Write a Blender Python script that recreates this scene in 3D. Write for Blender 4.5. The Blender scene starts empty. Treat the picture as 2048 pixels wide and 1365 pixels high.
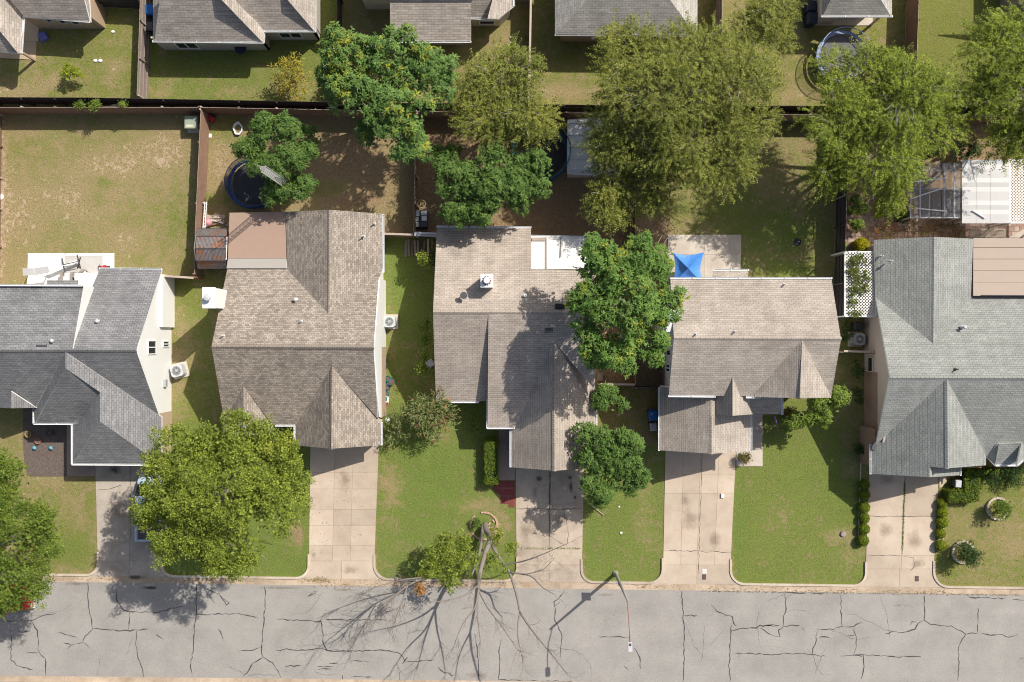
import bpy, math, random
import numpy as np
from mathutils import Vector
random.seed(7); RNG = np.random.default_rng(11)
SC = bpy.context.scene
COL = SC.collection
# ------------------------------------------------------------------ camera, sky, sun, exposure
H = 63.0          # drone height above the ground (m)
S = 28.0          # photo pixels per metre at ground level
CX, CY = 1024.0, 682.5
SUN_EL = math.radians(47.0)
SHADOW = (-0.760, -0.650)          # ground direction shadows fall (x right, y up the picture)
cam_d = bpy.data.cameras.new('camera'); cam = bpy.data.objects.new('camera', cam_d); COL.objects.link(cam)
cam.location = (0, 0, H); cam.rotation_euler = (0, 0, 0)
cam_d.sensor_fit = 'HORIZONTAL'; cam_d.sensor_width = 36.0
cam_d.lens = 18.0 / ((1024.0 / S) / H)
cam_d.clip_start = 0.5; cam_d.clip_end = 6000
SC.camera = cam
W = bpy.data.worlds.new('World'); SC.world = W; W.use_nodes = True
wn = W.node_tree.nodes; wl = W.node_tree.links
sky = wn.new('ShaderNodeTexSky'); sky.sky_type = 'NISHITA'; sky.sun_disc = False
sky.sun_elevation = SUN_EL
sky.sun_rotation = math.atan2(-SHADOW[0], -SHADOW[1])
sky.air_density = 1.0; sky.dust_density = 3.0; sky.ozone_density = 0.6
wn['Background'].inputs[1].default_value = 0.095
wl.new(sky.outputs[0], wn['Background'].inputs[0])
sd = bpy.data.lights.new('sun', 'SUN'); sun = bpy.data.objects.new('sun', sd); COL.objects.link(sun)
sd.energy = 4.55; sd.angle = math.radians(0.53); sd.color = (1.0, 0.942, 0.85)
sdir = Vector((SHADOW[0], SHADOW[1], -math.tan(SUN_EL) * math.hypot(*SHADOW)))
sun.rotation_euler = sdir.to_track_quat('-Z', 'Y').to_euler(); sun.location = (40, 40, 80)
SC.view_settings.view_transform = 'Standard'; SC.view_settings.look = 'None'
SC.view_settings.gamma = 1.0; SC.view_settings.exposure = 0.15
SC.view_settings.use_curve_mapping = False
SC.cycles.pixel_filter_type = 'BLACKMAN_HARRIS'; SC.cycles.filter_width = 1.05
SC.cycles.max_bounces = 6; SC.cycles.transparent_max_bounces = 24

# ------------------------------------------------------------------ helpers
def P(x, y, h=0.0):
    k = (1 - h / H) / S
    return Vector(((x - CX) * k, (CY - y) * k, h))
OFF = {}
def tag(o, label=None, cat=None, group=None, kind=None):
    if label: o['label'] = label
    if cat: o['category'] = cat
    if group: o['group'] = group
    if kind: o['kind'] = kind
    return o
def thing(name, label, cat, loc=(0, 0, 0), group=None, rz=0.0):
    o = bpy.data.objects.new(name, None); o.empty_display_size = 0.3
    o.location = loc; o.rotation_euler = (0, 0, rz); COL.objects.link(o)
    OFF[o.name] = Vector(loc) if rz == 0 else Vector((0, 0, 0))
    return tag(o, label, cat, group)
def link_mesh(name, me, parent=None):
    o = bpy.data.objects.new(name, me); COL.objects.link(o)
    if parent is not None:
        o.parent = parent
        OFF[o.name] = OFF.get(parent.name, Vector((0, 0, 0)))
    return o
def copy_tree(o, loc, label=None, rz=None, parent=None, scale=None):
    c = o.copy(); COL.objects.link(c)
    if parent is None:
        c.location = loc
        if rz is not None: c.rotation_euler = (0, 0, rz)
        if label: c['label'] = label
        if scale: c.scale = scale
    else:
        c.parent = parent; c.matrix_parent_inverse = o.matrix_parent_inverse.copy()
    for ch in o.children: copy_tree(ch, None, parent=c)
    return c

class MB:
    """collects polygons and links them as one mesh object"""
    def __init__(s): s.v = []; s.f = []; s.uv = {}; s.mi = []
    def poly(s, pts, m=0, uv=None):
        n = len(s.v); s.v += [tuple(p) for p in pts]
        if uv: s.uv[len(s.f)] = uv
        s.f.append(tuple(range(n, n + len(pts)))); s.mi.append(m); return s
    def box(s, c, d, rz=0.0, m=0, R=None):
        x, y, z = d[0] / 2, d[1] / 2, d[2] / 2
        ca, sa = math.cos(rz), math.sin(rz); n = len(s.v)
        for p in ((-x,-y,-z),(x,-y,-z),(x,y,-z),(-x,y,-z),(-x,-y,z),(x,-y,z),(x,y,z),(-x,y,z)):
            if R is not None: q = R @ Vector(p); s.v.append((c[0]+q.x, c[1]+q.y, c[2]+q.z))
            else: s.v.append((c[0]+p[0]*ca-p[1]*sa, c[1]+p[0]*sa+p[1]*ca, c[2]+p[2]))
        for f in ((3,2,1,0),(4,5,6,7),(0,1,5,4),(1,2,6,5),(2,3,7,6),(3,0,4,7)):
            s.f.append(tuple(n+i for i in f)); s.mi.append(m)
        return s
    def beam(s, a, b, w, h, m=0):
        a, b = Vector(a), Vector(b); d = b - a; L = d.length
        if L < 1e-6: return s
        R = d.to_track_quat('X', 'Z').to_matrix()
        return s.box((a + b) / 2, (L, w, h), R=R, m=m)
    def prism(s, pts, z0, z1, m=0):
        """pts: xy polygon; z0, z1 numbers"""
        pts = [(p[0], p[1]) for p in pts]
        A = sum(pts[i][0]*pts[(i+1)%len(pts)][1]-pts[(i+1)%len(pts)][0]*pts[i][1] for i in range(len(pts)))
        if A < 0: pts = pts[::-1]
        n = len(s.v); k = len(pts)
        s.v += [(x, y, z0) for x, y in pts] + [(x, y, z1) for x, y in pts]
        s.f.append(tuple(range(n+k-1, n-1, -1))); s.mi.append(m)
        s.f.append(tuple(range(n+k, n+2*k))); s.mi.append(m)
        for i in range(k):
            j = (i+1) % k; s.f.append((n+i, n+j, n+k+j, n+k+i)); s.mi.append(m)
        return s
    def tube(s, pts, rad, k=8, m=0, cap=True):
        pts = [Vector(p) for p in pts]
        if not hasattr(rad, '__len__'): rad = [rad] * len(pts)
        base = len(s.v)
        for i, p in enumerate(pts):
            d = (pts[min(i+1, len(pts)-1)] - pts[max(i-1, 0)])
            d = d.normalized() if d.length > 1e-9 else Vector((0, 0, 1))
            a = d.cross(Vector((0, 0, 1)))
            if a.length < 0.05: a = d.cross(Vector((1, 0, 0)))
            a.normalize(); b = d.cross(a)
            for j in range(k):
                t = 2*math.pi*j/k; s.v.append(tuple(p + a*(rad[i]*math.cos(t)) + b*(rad[i]*math.sin(t))))
        for i in range(len(pts)-1):
            for j in range(k):
                q = (j+1) % k
                s.f.append((base+i*k+j, base+i*k+q, base+(i+1)*k+q, base+(i+1)*k+j)); s.mi.append(m)
        if cap:
            s.f.append(tuple(base+j for j in range(k-1, -1, -1))); s.mi.append(m)
            e = base+(len(pts)-1)*k; s.f.append(tuple(e+j for j in range(k))); s.mi.append(m)
        return s
    def lathe(s, c, prof, k=20, m=0, sx=1.0, sy=1.0):
        base = len(s.v)
        for r, z in prof:
            for j in range(k):
                t = 2*math.pi*j/k; s.v.append((c[0]+r*math.cos(t)*sx, c[1]+r*math.sin(t)*sy, c[2]+z))
        for i in range(len(prof)-1):
            for j in range(k):
                q = (j+1) % k
                s.f.append((base+i*k+j, base+i*k+q, base+(i+1)*k+q, base+(i+1)*k+j)); s.mi.append(m)
        s.f.append(tuple(base+j for j in range(k-1, -1, -1))); s.mi.append(m)
        e = base+(len(prof)-1)*k; s.f.append(tuple(e+j for j in range(k))); s.mi.append(m)
        return s
    def ring(s, c, r, t, z=0.0, k=32, m=0, kk=6, sy=1.0):
        pts = [(c[0]+r*math.cos(2*math.pi*i/k), c[1]+r*sy*math.sin(2*math.pi*i/k), c[2]+z) for i in range(k+1)]
        return s.tube(pts, t, kk, m, cap=False)
    def build(s, name, mats, parent=None, smooth=False, label=None, cat=None, group=None, kind=None):
        off = OFF.get(parent.name, Vector((0, 0, 0))) if parent is not None else Vector((0, 0, 0))
        me = bpy.data.meshes.new(name)
        me.from_pydata([(x-off.x, y-off.y, z-off.z) for x, y, z in s.v], [], s.f)
        mats = mats if isinstance(mats, (list, tuple)) else [mats]
        for mt in mats: me.materials.append(mt)
        if len(mats) > 1: me.polygons.foreach_set('material_index', s.mi)
        if s.uv:
            ul = me.uv_layers.new(name='UVMap')
            for fi, uvs in s.uv.items():
                for li, uv in zip(me.polygons[fi].loop_indices, uvs): ul.data[li].uv = uv
        if smooth: me.polygons.foreach_set('use_smooth', [True]*len(me.polygons))
        me.update()
        o = link_mesh(name, me, parent)
        return tag(o, label, cat, group, kind)

# ------------------------------------------------------------------ materials
MATS = {}
def _nt(name):
    m = bpy.data.materials.new(name); m.use_nodes = True
    return m, m.node_tree.nodes, m.node_tree.links, m.node_tree.nodes['Principled BSDF']
def node(N, t, **kw):
    n = N.new(t)
    for k, v in kw.items():
        if k.startswith('i_'):
            key = k[2:]; key = int(key) if key.isdigit() else key.replace('_', ' ')
            n.inputs[key].default_value = v
        else: setattr(n, k, v)
    return n
def mixc(N, L, fac, a, b, bt='MIX'):
    n = N.new('ShaderNodeMix'); n.data_type = 'RGBA'; n.blend_type = bt
    for sock, val in ((n.inputs[0], fac), (n.inputs[6], a), (n.inputs[7], b)):
        if isinstance(val, (int, float)): sock.default_value = val
        elif isinstance(val, tuple): sock.default_value = val if len(val) == 4 else (*val, 1)
        else: L.new(val, sock)
    return n.outputs[2]
def math_(N, L, op, a, b=0.0, clamp=False):
    n = N.new('ShaderNodeMath'); n.operation = op; n.use_clamp = clamp
    for i, val in enumerate((a, b)):
        if isinstance(val, (int, float)): n.inputs[i].default_value = val
        else: L.new(val, n.inputs[i])
    return n.outputs[0]
def noise(N, L, scale, detail=4.0, rough=0.6, vec=None, dist=0.0):
    n = node(N, 'ShaderNodeTexNoise'); n.inputs['Scale'].default_value = scale
    n.inputs['Detail'].default_value = detail; n.inputs['Roughness'].default_value = rough
    n.inputs['Distortion'].default_value = dist
    if vec is not None: L.new(vec, n.inputs['Vector'])
    return n.outputs[0]
def ramp(N, L, fac, stops):
    n = N.new('ShaderNodeValToRGB'); e = n.color_ramp.elements
    while len(e) < len(stops): e.new(0.5)
    for i, (p, c) in enumerate(stops): e[i].position = p; e[i].color = (*c, 1) if len(c) == 3 else c
    L.new(fac, n.inputs[0]); return n.outputs[0]
def pos(N): return N.new('ShaderNodeNewGeometry').outputs['Position']
def rgb_scale(c, k): return tuple(min(1, x*k) for x in c)
def M(name, col, rough=0.7, var=0.18, scale=3.0, bump=0.0, metal=0.0, fine=0.0):
    if name in MATS: return MATS[name]
    m, N, L, B = _nt(name); p = pos(N)
    n1 = noise(N, L, scale, 5, 0.65, p)
    c = mixc(N, L, n1, rgb_scale(col, 1-var*1.3), rgb_scale(col, 1+var*1.3))
    if fine:
        n2 = noise(N, L, 26, 3, 0.7, p)
        c = mixc(N, L, fine, c, ramp(N, L, n2, [(0.3, (0.0, 0.0, 0.0)), (0.7, (1, 1, 1))]), 'OVERLAY')
    L.new(c, B.inputs['Base Color']); B.inputs['Roughness'].default_value = rough; B.inputs['Metallic'].default_value = metal
    if bump:
        b = node(N, 'ShaderNodeBump', i_Strength=bump, i_Distance=0.02); L.new(noise(N, L, 30, 4, 0.6, p), b.inputs['Height'])
        L.new(b.outputs[0], B.inputs['Normal'])
    MATS[name] = m; return m
def shingle(name, ca, cb, edge, wob=0.12, tab=0.33, row=0.15):
    """asphalt shingles: courses across the slope (uv in metres), per-tab colour, butt edge shadow painted as dark lines"""
    m, N, L, B = _nt(name)
    uv = N.new('ShaderNodeUVMap').outputs[0]; p = pos(N)
    br = N.new('ShaderNodeTexBrick'); L.new(uv, br.inputs['Vector'])
    br.offset = 0.5; br.inputs['Scale'].default_value = 1.0
    br.inputs['Brick Width'].default_value = tab; br.inputs['Row Height'].default_value = row
    br.inputs['Mortar Size'].default_value = 0.014; br.inputs['Mortar Smooth'].default_value = 0.4
    br.inputs['Color1'].default_value = (*ca, 1); br.inputs['Color2'].default_value = (*cb, 1); br.inputs['Mortar'].default_value = (*edge, 1)
    br.inputs['Bias'].default_value = 0.0
    n1 = noise(N, L, 0.55, 4, 0.6, p); n2 = noise(N, L, 9.0, 3, 0.75, p)
    mp = node(N, 'ShaderNodeMapping'); L.new(uv, mp.inputs[0]); mp.inputs['Scale'].default_value = (0.9, 6.6, 1)
    n3 = noise(N, L, 1.0, 2, 0.5, mp.outputs[0])
    c = mixc(N, L, 0.15, br.outputs['Color'], ramp(N, L, n2, [(0.25, (0.1,)*3), (0.75, (0.9,)*3)]), 'OVERLAY')
    c = mixc(N, L, 0.22, c, ramp(N, L, n3, [(0.3, (0.25,)*3), (0.7, (0.75,)*3)]), 'OVERLAY')
    mp2 = node(N, 'ShaderNodeMapping'); L.new(uv, mp2.inputs[0]); mp2.inputs['Scale'].default_value = (1.3, 0.16, 1)
    n5 = noise(N, L, 1.0, 4, 0.6, mp2.outputs[0]); c = mixc(N, L, 0.2, c, ramp(N, L, n5, [(0.35, (0.3,)*3), (0.65, (0.65,)*3)]), 'OVERLAY')      # rain streaks down the slope
    c = mixc(N, L, wob*2, c, ramp(N, L, n1, [(0.3, (0.2,)*3), (0.7, (0.8,)*3)]), 'OVERLAY')
    L.new(c, B.inputs['Base Color']); B.inputs['Roughness'].default_value = 0.92
    B.inputs['Specular IOR Level'].default_value = 0.2
    b = node(N, 'ShaderNodeBump', i_Strength=0.5, i_Distance=0.012)
    hh = math_(N, L, 'SUBTRACT', math_(N, L, 'MULTIPLY', n2, 0.5), br.outputs['Fac']); L.new(hh, b.inputs['Height'])
    L.new(b.outputs[0], B.inputs['Normal']); MATS[name] = m; return m
def leafmat(name, dark, light, third, trans=0.2, rough=0.5):
    """leaves: tint per leaf, third colour (yellowing, pink tips...) per clump"""
    m, N, L, B = _nt(name)
    t = node(N, 'ShaderNodeAttribute', attribute_name='tint').outputs['Fac']
    y = node(N, 'ShaderNodeAttribute', attribute_name='yel').outputs['Fac']
    c = mixc(N, L, t, dark, light); c = mixc(N, L, y, c, third)
    L.new(c, B.inputs['Base Color']); B.inputs['Roughness'].default_value = rough+.1; B.inputs['Specular IOR Level'].default_value = 0.16
    tr = N.new('ShaderNodeBsdfTranslucent'); L.new(mixc(N, L, 0.35, c, (0.42, 0.46, 0.06)), tr.inputs[0])
    mx = N.new('ShaderNodeMixShader'); mx.inputs[0].default_value = trans
    L.new(B.outputs[0], mx.inputs[1]); L.new(tr.outputs[0], mx.inputs[2])
    L.new(mx.outputs[0], N['Material Output'].inputs[0]); MATS[name] = m; return m
def seethrough(name, col, alpha, rough=0.4):
    m, N, L, B = _nt(name); B.inputs['Base Color'].default_value = (*col, 1); B.inputs['Roughness'].default_value = rough
    B.inputs['Alpha'].default_value = alpha; MATS[name] = m; return m

def concrete(name, col, stain, sc=0.8, amount=0.5, joints=0.0):
    m, N, L, B = _nt(name); p = pos(N)
    n1 = noise(N, L, sc, 6, 0.68, p, 0.4); n2 = noise(N, L, 22, 3, 0.7, p); n3 = noise(N, L, 0.18, 3, 0.6, p)
    oi = N.new('ShaderNodeObjectInfo').outputs['Random']
    c = mixc(N, L, math_(N, L, 'MULTIPLY', ramp(N, L, n1, [(0.42, (0,)*3), (0.72, (1,)*3)]), amount), col, stain)
    c = mixc(N, L, 0.25, c, ramp(N, L, n2, [(0.3, (0.25,)*3), (0.7, (0.75,)*3)]), 'OVERLAY')
    c = mixc(N, L, 0.3, c, ramp(N, L, n3, [(0.35, (0.3,)*3), (0.65, (0.7,)*3)]), 'OVERLAY')
    c = mixc(N, L, 0.16, c, ramp(N, L, oi, [(0.0, (0.2,)*3), (1.0, (0.8,)*3)]), 'OVERLAY')
    L.new(c, B.inputs['Base Color']); B.inputs['Roughness'].default_value = 0.9; B.inputs['Specular IOR Level'].default_value = 0.2
    MATS[name] = m; return m

WHITE = M('white_paint', (0.80, 0.80, 0.78), 0.6, 0.03)
WHITEMETAL = M('white_metal', (0.76, 0.77, 0.78), 0.4, 0.04)
BEIGE = M('beige_siding', (0.56, 0.46, 0.37), 0.7, 0.05)
CREAM = M('cream_siding', (0.62, 0.55, 0.42), 0.7, 0.05)
TANWALL = M('tan_stucco', (0.45, 0.33, 0.23), 0.8, 0.06)
GLASS = M('dark_window_glass', (0.03, 0.035, 0.04), 0.08, 0.1)
BLACK = M('black_plastic', (0.02, 0.02, 0.022), 0.5, 0.1)
DARKGREY = M('dark_grey', (0.07, 0.07, 0.075), 0.6, 0.1)
GREY = M('grey_metal', (0.36, 0.37, 0.38), 0.45, 0.08)
LGREY = M('light_grey_metal', (0.52, 0.53, 0.54), 0.45, 0.08)
WOOD = M('brown_fence_wood', (0.205, 0.125, 0.085), 0.9, 0.28, 2.5, 0.3)
WOODDARK = M('dark_fence_wood', (0.055, 0.045, 0.042), 0.9, 0.3, 2.5, 0.3)
WOODGREY = M('weathered_grey_wood', (0.27, 0.22, 0.19), 0.9, 0.25, 3, 0.3)
WOODTOP = M('pale_wood_sunlit_tops', (0.47, 0.38, 0.32), 0.9, 0.2, 3, 0.2)  # pale boards; on picket tops this colour paints in the sunlit edge
BARK = M('grey_bark', (0.25, 0.215, 0.19), 0.95, 0.3, 6, 0.6)
BARKDARK = M('brown_bark', (0.12, 0.09, 0.07), 0.95, 0.3, 6, 0.6)
BARKPALE = M('pale_dead_bark', (0.215, 0.185, 0.165), 0.95, 0.25, 6, 0.5)
def brickmat(name, a, b, mortar, w=0.2, h=0.075):
    m, N, L, B = _nt(name); g = N.new('ShaderNodeTexCoord').outputs['Object']
    sp = N.new('ShaderNodeSeparateXYZ'); L.new(g, sp.inputs[0])
    cb = N.new('ShaderNodeCombineXYZ'); L.new(math_(N, L, 'ADD', sp.outputs[0], sp.outputs[1]), cb.inputs[0]); L.new(sp.outputs[2], cb.inputs[1])
    br = N.new('ShaderNodeTexBrick'); L.new(cb.outputs[0], br.inputs['Vector']); br.inputs['Scale'].default_value = 1
    br.inputs['Brick Width'].default_value = w; br.inputs['Row Height'].default_value = h; br.inputs['Mortar Size'].default_value = 0.008
    for k, v in (('Color1', a), ('Color2', b), ('Mortar', mortar)): br.inputs[k].default_value = (*v, 1)
    L.new(br.outputs[0], B.inputs['Base Color']); B.inputs['Roughness'].default_value = 0.9; MATS[name] = m; return m
BRICK = brickmat('brown_brick', (0.33, 0.19, 0.12), (0.24, 0.13, 0.085), (0.4, 0.34, 0.28))
BRICKTAN = brickmat('tan_brick', (0.48, 0.34, 0.24), (0.40, 0.27, 0.18), (0.5, 0.44, 0.36))
# ------------------------------------------------------------------ ground
def groundmat():
    m, N, L, B = _nt('yard_ground'); p = pos(N)
    at = node(N, 'ShaderNodeAttribute', attribute_name='gcol')
    sp = N.new('ShaderNodeSeparateColor'); L.new(at.outputs['Color'], sp.inputs[0])
    R, G, Bl = sp.outputs[0], sp.outputs[1], sp.outputs[2]
    n0 = noise(N, L, 0.22, 4, 0.6, p, 0.6); n1 = noise(N, L, 1.1, 5, 0.65, p, 0.5); n2 = noise(N, L, 3.6, 5, 0.72, p, 0.4); n3 = noise(N, L, 8.5, 3, 0.75, p); n4 = noise(N, L, 17, 2, 0.8, p)
    def add(*t):
        o = t[0]
        for q in t[1:]: o = math_(N, L, 'ADD', o, q)
        return o
    def cen(n, k): return math_(N, L, 'MULTIPLY', math_(N, L, 'SUBTRACT', n, 0.5), k)
    g = add(R, cen(n0, 0.7), cen(n1, 1.35), cen(n2, 1.5), cen(n3, 0.9))
    gm = ramp(N, L, g, [(0.28, (0,)*3), (0.72, (1,)*3)])
    dry = mixc(N, L, n2, (0.205, 0.162, 0.076), (0.375, 0.297, 0.158))
    grn0 = mixc(N, L, n1, (0.135, 0.145, 0.038), (0.220, 0.225, 0.058))
    grn1 = mixc(N, L, n1, (0.098, 0.143, 0.030), (0.186, 0.236, 0.056))
    grn = mixc(N, L, Bl, grn0, grn1)
    c = mixc(N, L, gm, dry, grn)
    bare = add(math_(N, L, 'SUBTRACT', 1.0, R), cen(n1, 1.5), cen(n2, 1.7), -0.22)     # bare pinkish soil shows where the turf is thinnest
    c = mixc(N, L, ramp(N, L, bare, [(0.60, (0,)*3), (0.85, (0.75,)*3)]), c, (0.49, 0.365, 0.265))
    d = add(G, cen(n1, 0.8), cen(n2, 0.7), cen(n3, 0.35))
    soil = mixc(N, L, n2, (0.17, 0.115, 0.066), (0.40, 0.285, 0.17))
    c = mixc(N, L, ramp(N, L, d, [(0.38, (0,)*3), (0.66, (1,)*3)]), c, soil)
    c = mixc(N, L, 0.45, c, ramp(N, L, n3, [(0.25, (0.12,)*3), (0.75, (0.88,)*3)]), 'OVERLAY')
    c = mixc(N, L, 0.28, c, ramp(N, L, n4, [(0.25, (0.15,)*3), (0.75, (0.85,)*3)]), 'OVERLAY')
    L.new(c, B.inputs['Base Color']); B.inputs['Roughness'].default_value = 0.95; B.inputs['Specular IOR Level'].default_value = 0.1
    b = node(N, 'ShaderNodeBump', i_Strength=0.9, i_Distance=0.05); L.new(math_(N, L, 'ADD', n3, math_(N, L, 'MULTIPLY', n2, 0.7)), b.inputs['Height'])
    L.new(b.outputs[0], B.inputs['Normal']); return m
xs = np.concatenate([[-3000, -1200, -500, -200, -90, -55], np.arange(-42, 42.01, 0.3), [55, 90, 200, 500, 1200, 3000]])
ys = np.concatenate([[-3000, -1200, -500, -200, -90, -45], np.arange(-28, 32.01, 0.3), [45, 90, 200, 500, 1200, 3000]])
gx, gy = np.meshgrid(xs, ys); px, py = CX + gx*S, CY - gy*S
R_ = np.full(px.shape, 0.5); G_ = np.zeros(px.shape); B_ = np.full(px.shape, 0.3)
def soft(x0, x1, y0, y1, e=8.0):
    s = lambda t: 1/(1+np.exp(-np.clip(t/e*3, -40, 40)))
    return s(px-x0)*s(x1-px)*s(py-y0)*s(y1-py)
def region(x0, x1, y0, y1, green, dirt, lush, e=8.0):
    global R_, G_, B_
    w = soft(x0, x1, y0, y1, e); R_ = R_*(1-w)+green*w; G_ = G_*(1-w)+dirt*w; B_ = B_*(1-w)+lush*w
def blob(x, y, rx, ry, dg=0.0, dd=0.0, dl=0.0):
    global R_, G_, B_
    w = np.exp(-(((px-x)/rx)**2+((py-y)/ry)**2)); R_ = R_+w*dg; G_ = G_+w*dd; B_ = B_+w*dl
for r in [(-400,290,-300,212,.60,0,.3),(290,684,-300,212,.74,0,.6),(684,1060,-300,216,.46,.05,.1),(1060,1432,-300,218,.56,0,.35),(1432,1812,-300,222,.52,.05,.2),(1812,2500,-300,222,.78,-.1,.15),
          (-400,412,214,600,.40,0,.25),(412,836,216,480,.36,.42,.3),(836,1262,216,480,.25,.95,.2),(1262,1672,216,580,.5,.12,.4),(1672,2500,216,480,.25,.75,.4),
          (340,430,556,1000,.62,.0,.5),(-400,200,800,1160,.42,.05,.2),(200,345,820,1000,.35,.2,.3),(320,622,850,1165,.92,-.2,.9),(756,880,470,900,.72,.05,.8),(752,1034,800,1165,.80,-.05,.95),
          (1160,1335,760,900,.5,.25,.5),(1160,1335,890,1170,.72,-.05,.8),(1190,1335,440,770,.3,.7,.2),(1466,1740,800,1175,.78,-.1,.7),(1664,1742,480,860,.5,.25,.6),(1680,1742,860,960,.5,.3,.5),(1866,2500,930,1185,.60,.0,.35)]: region(*r)
for b in [(150,400,60,40,-.25,0,0),(230,330,70,30,-.3,0,0),(40,430,40,60,-.25,0,0),(330,300,50,35,-.28),(250,480,40,25,-.22),(70,540,40,20,-.2),(350,430,50,60,.2,0,.2),(330,530,50,20,.1),(205,365,25,12,.3,0,.4),(190,400,25,20,.25,0,.3),(60,300,80,30,.08),(0,400,14,200,-.4,.3),
          (600,180,60,25,-.35,.15),(480,185,60,12,-.3),(330,175,25,25,-.35),(40,180,50,18,-.35),(105,165,30,15,-.3),(230,130,25,20,-.35),(60,120,20,10,-.3),(225,160,20,20,-.2),
          (700,330,80,60,-.05,.3),(700,400,60,15,-.1,.4),(450,260,30,25,.25,-.4),(440,330,20,60,-.3,.0),(450,395,45,20,.25,-.4,.4),(660,380,50,20,.2,-.3,.5),(790,470,40,20,-.1,.3),
          (1000,430,100,18,-.1,.1),(1330,460,60,25,-.1,.25),(1560,470,80,50,.25,-.3,.5),(1440,430,80,40,.2,-.2),(1620,290,50,40,-.2,.3),(1580,540,70,14,.3,-.2,.2),(1600,190,60,20,-.25,.05),(1130,175,60,25,-.12),(1100,185,90,10,-.3),(1010,70,30,20,-.1,.05),
          (380,600,30,30,.1,0),(365,655,20,40,-.35,.15),(360,720,25,20,-.4,.35),(355,800,20,60,-.2,.2),
          (60,960,90,12,-.1,.25),(120,1000,50,40,.05),(140,1100,45,35,.5,-.1,.5),(90,930,60,15,-.2,.2),(180,1030,10,60,.2),
          (590,1060,26,30,-.5,.75),(600,1090,10,25,-.3,.5),(782,960,28,45,-.42,.02,-.3),(780,1040,18,60,-.22),(800,900,20,30,.2),(880,880,30,20,-.3,.0),(960,1010,40,16,-.4,.05),(1005,1050,20,40,-.45,.05),(900,1050,60,50,-.1),(850,930,60,60,.12,0,.2),(890,1010,30,12,-.15),(1010,1110,30,20,-.15),
          (785,650,18,70,-.2,.35),(800,560,20,60,.1,0,.2),(780,800,20,60,.0,.25),(790,900,30,40,-.05,.1),
          (1230,1080,20,60,.15),(1290,1040,20,60,-.22,.05),(1300,900,22,120,-.1,.25),(1185,1080,12,80,.15,0,.3),
          (1685,1070,30,18,-.5,.1),(1700,1120,30,40,-.3,.12),(1520,1110,40,20,-.15),(1600,960,60,60,.1,0,.1),(1480,1050,14,90,.1,0,.5),(1680,1000,25,80,.1),(1560,1040,60,60,-.1),
          (1920,1050,40,30,-.25,.05),(2020,1080,60,50,-.25,.1),(1990,970,60,16,.25,0,.2),(1980,1150,80,25,.0),(1900,1130,20,30,.1),
          (1718,620,16,60,0,.4),(1700,800,14,80,0,.2)]: blob(*(list(b)+[0]*(7-len(b))))
nv = px.size
gv = np.stack([gx, gy, np.zeros_like(gx)], -1).reshape(-1, 3)
ny, nx = px.shape
ii = (np.arange(ny-1)[:, None]*nx+np.arange(nx-1)[None, :]).ravel()
gq = np.stack([ii, ii+1, ii+1+nx, ii+nx], -1)
def np_mesh(name, v, q, mats, parent=None, attrs=None, fattrs=None, smooth=False):
    me = bpy.data.meshes.new(name); off = OFF.get(parent.name, Vector((0, 0, 0))) if parent is not None else Vector((0, 0, 0))
    v = np.asarray(v, np.float32)-np.array(off, np.float32); k = q.shape[1]
    me.vertices.add(len(v)); me.vertices.foreach_set('co', v.ravel())
    me.loops.add(q.size); me.loops.foreach_set('vertex_index', q.astype(np.int32).ravel())
    me.polygons.add(len(q)); me.polygons.foreach_set('loop_start', np.arange(len(q), dtype=np.int32)*k)
    for mt in (mats if isinstance(mats, (list, tuple)) else [mats]): me.materials.append(mt)
    for an, (tp, data) in (attrs or {}).items():
        a = me.attributes.new(an, tp, 'POINT'); a.data.foreach_set('color' if 'COLOR' in tp else 'value', np.asarray(data, np.float32).ravel())
    for an, data in (fattrs or {}).items():
        a = me.attributes.new(an, 'FLOAT', 'FACE'); a.data.foreach_set('value', np.asarray(data, np.float32).ravel())
    if smooth: me.polygons.foreach_set('use_smooth', [True]*len(q))
    me.update(calc_edges=True); me.validate()
    return link_mesh(name, me, parent)
gc = np.stack([R_.ravel(), np.clip(G_.ravel(), 0, 1.5), np.clip(B_.ravel(), 0, 1), np.ones(nv)], -1)
ground = np_mesh('ground', gv, gq, groundmat(), attrs={'gcol': ('FLOAT_COLOR', gc)}, smooth=True)
tag(ground, 'patchy lawns and bare soil of the yards', kind='structure')

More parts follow.
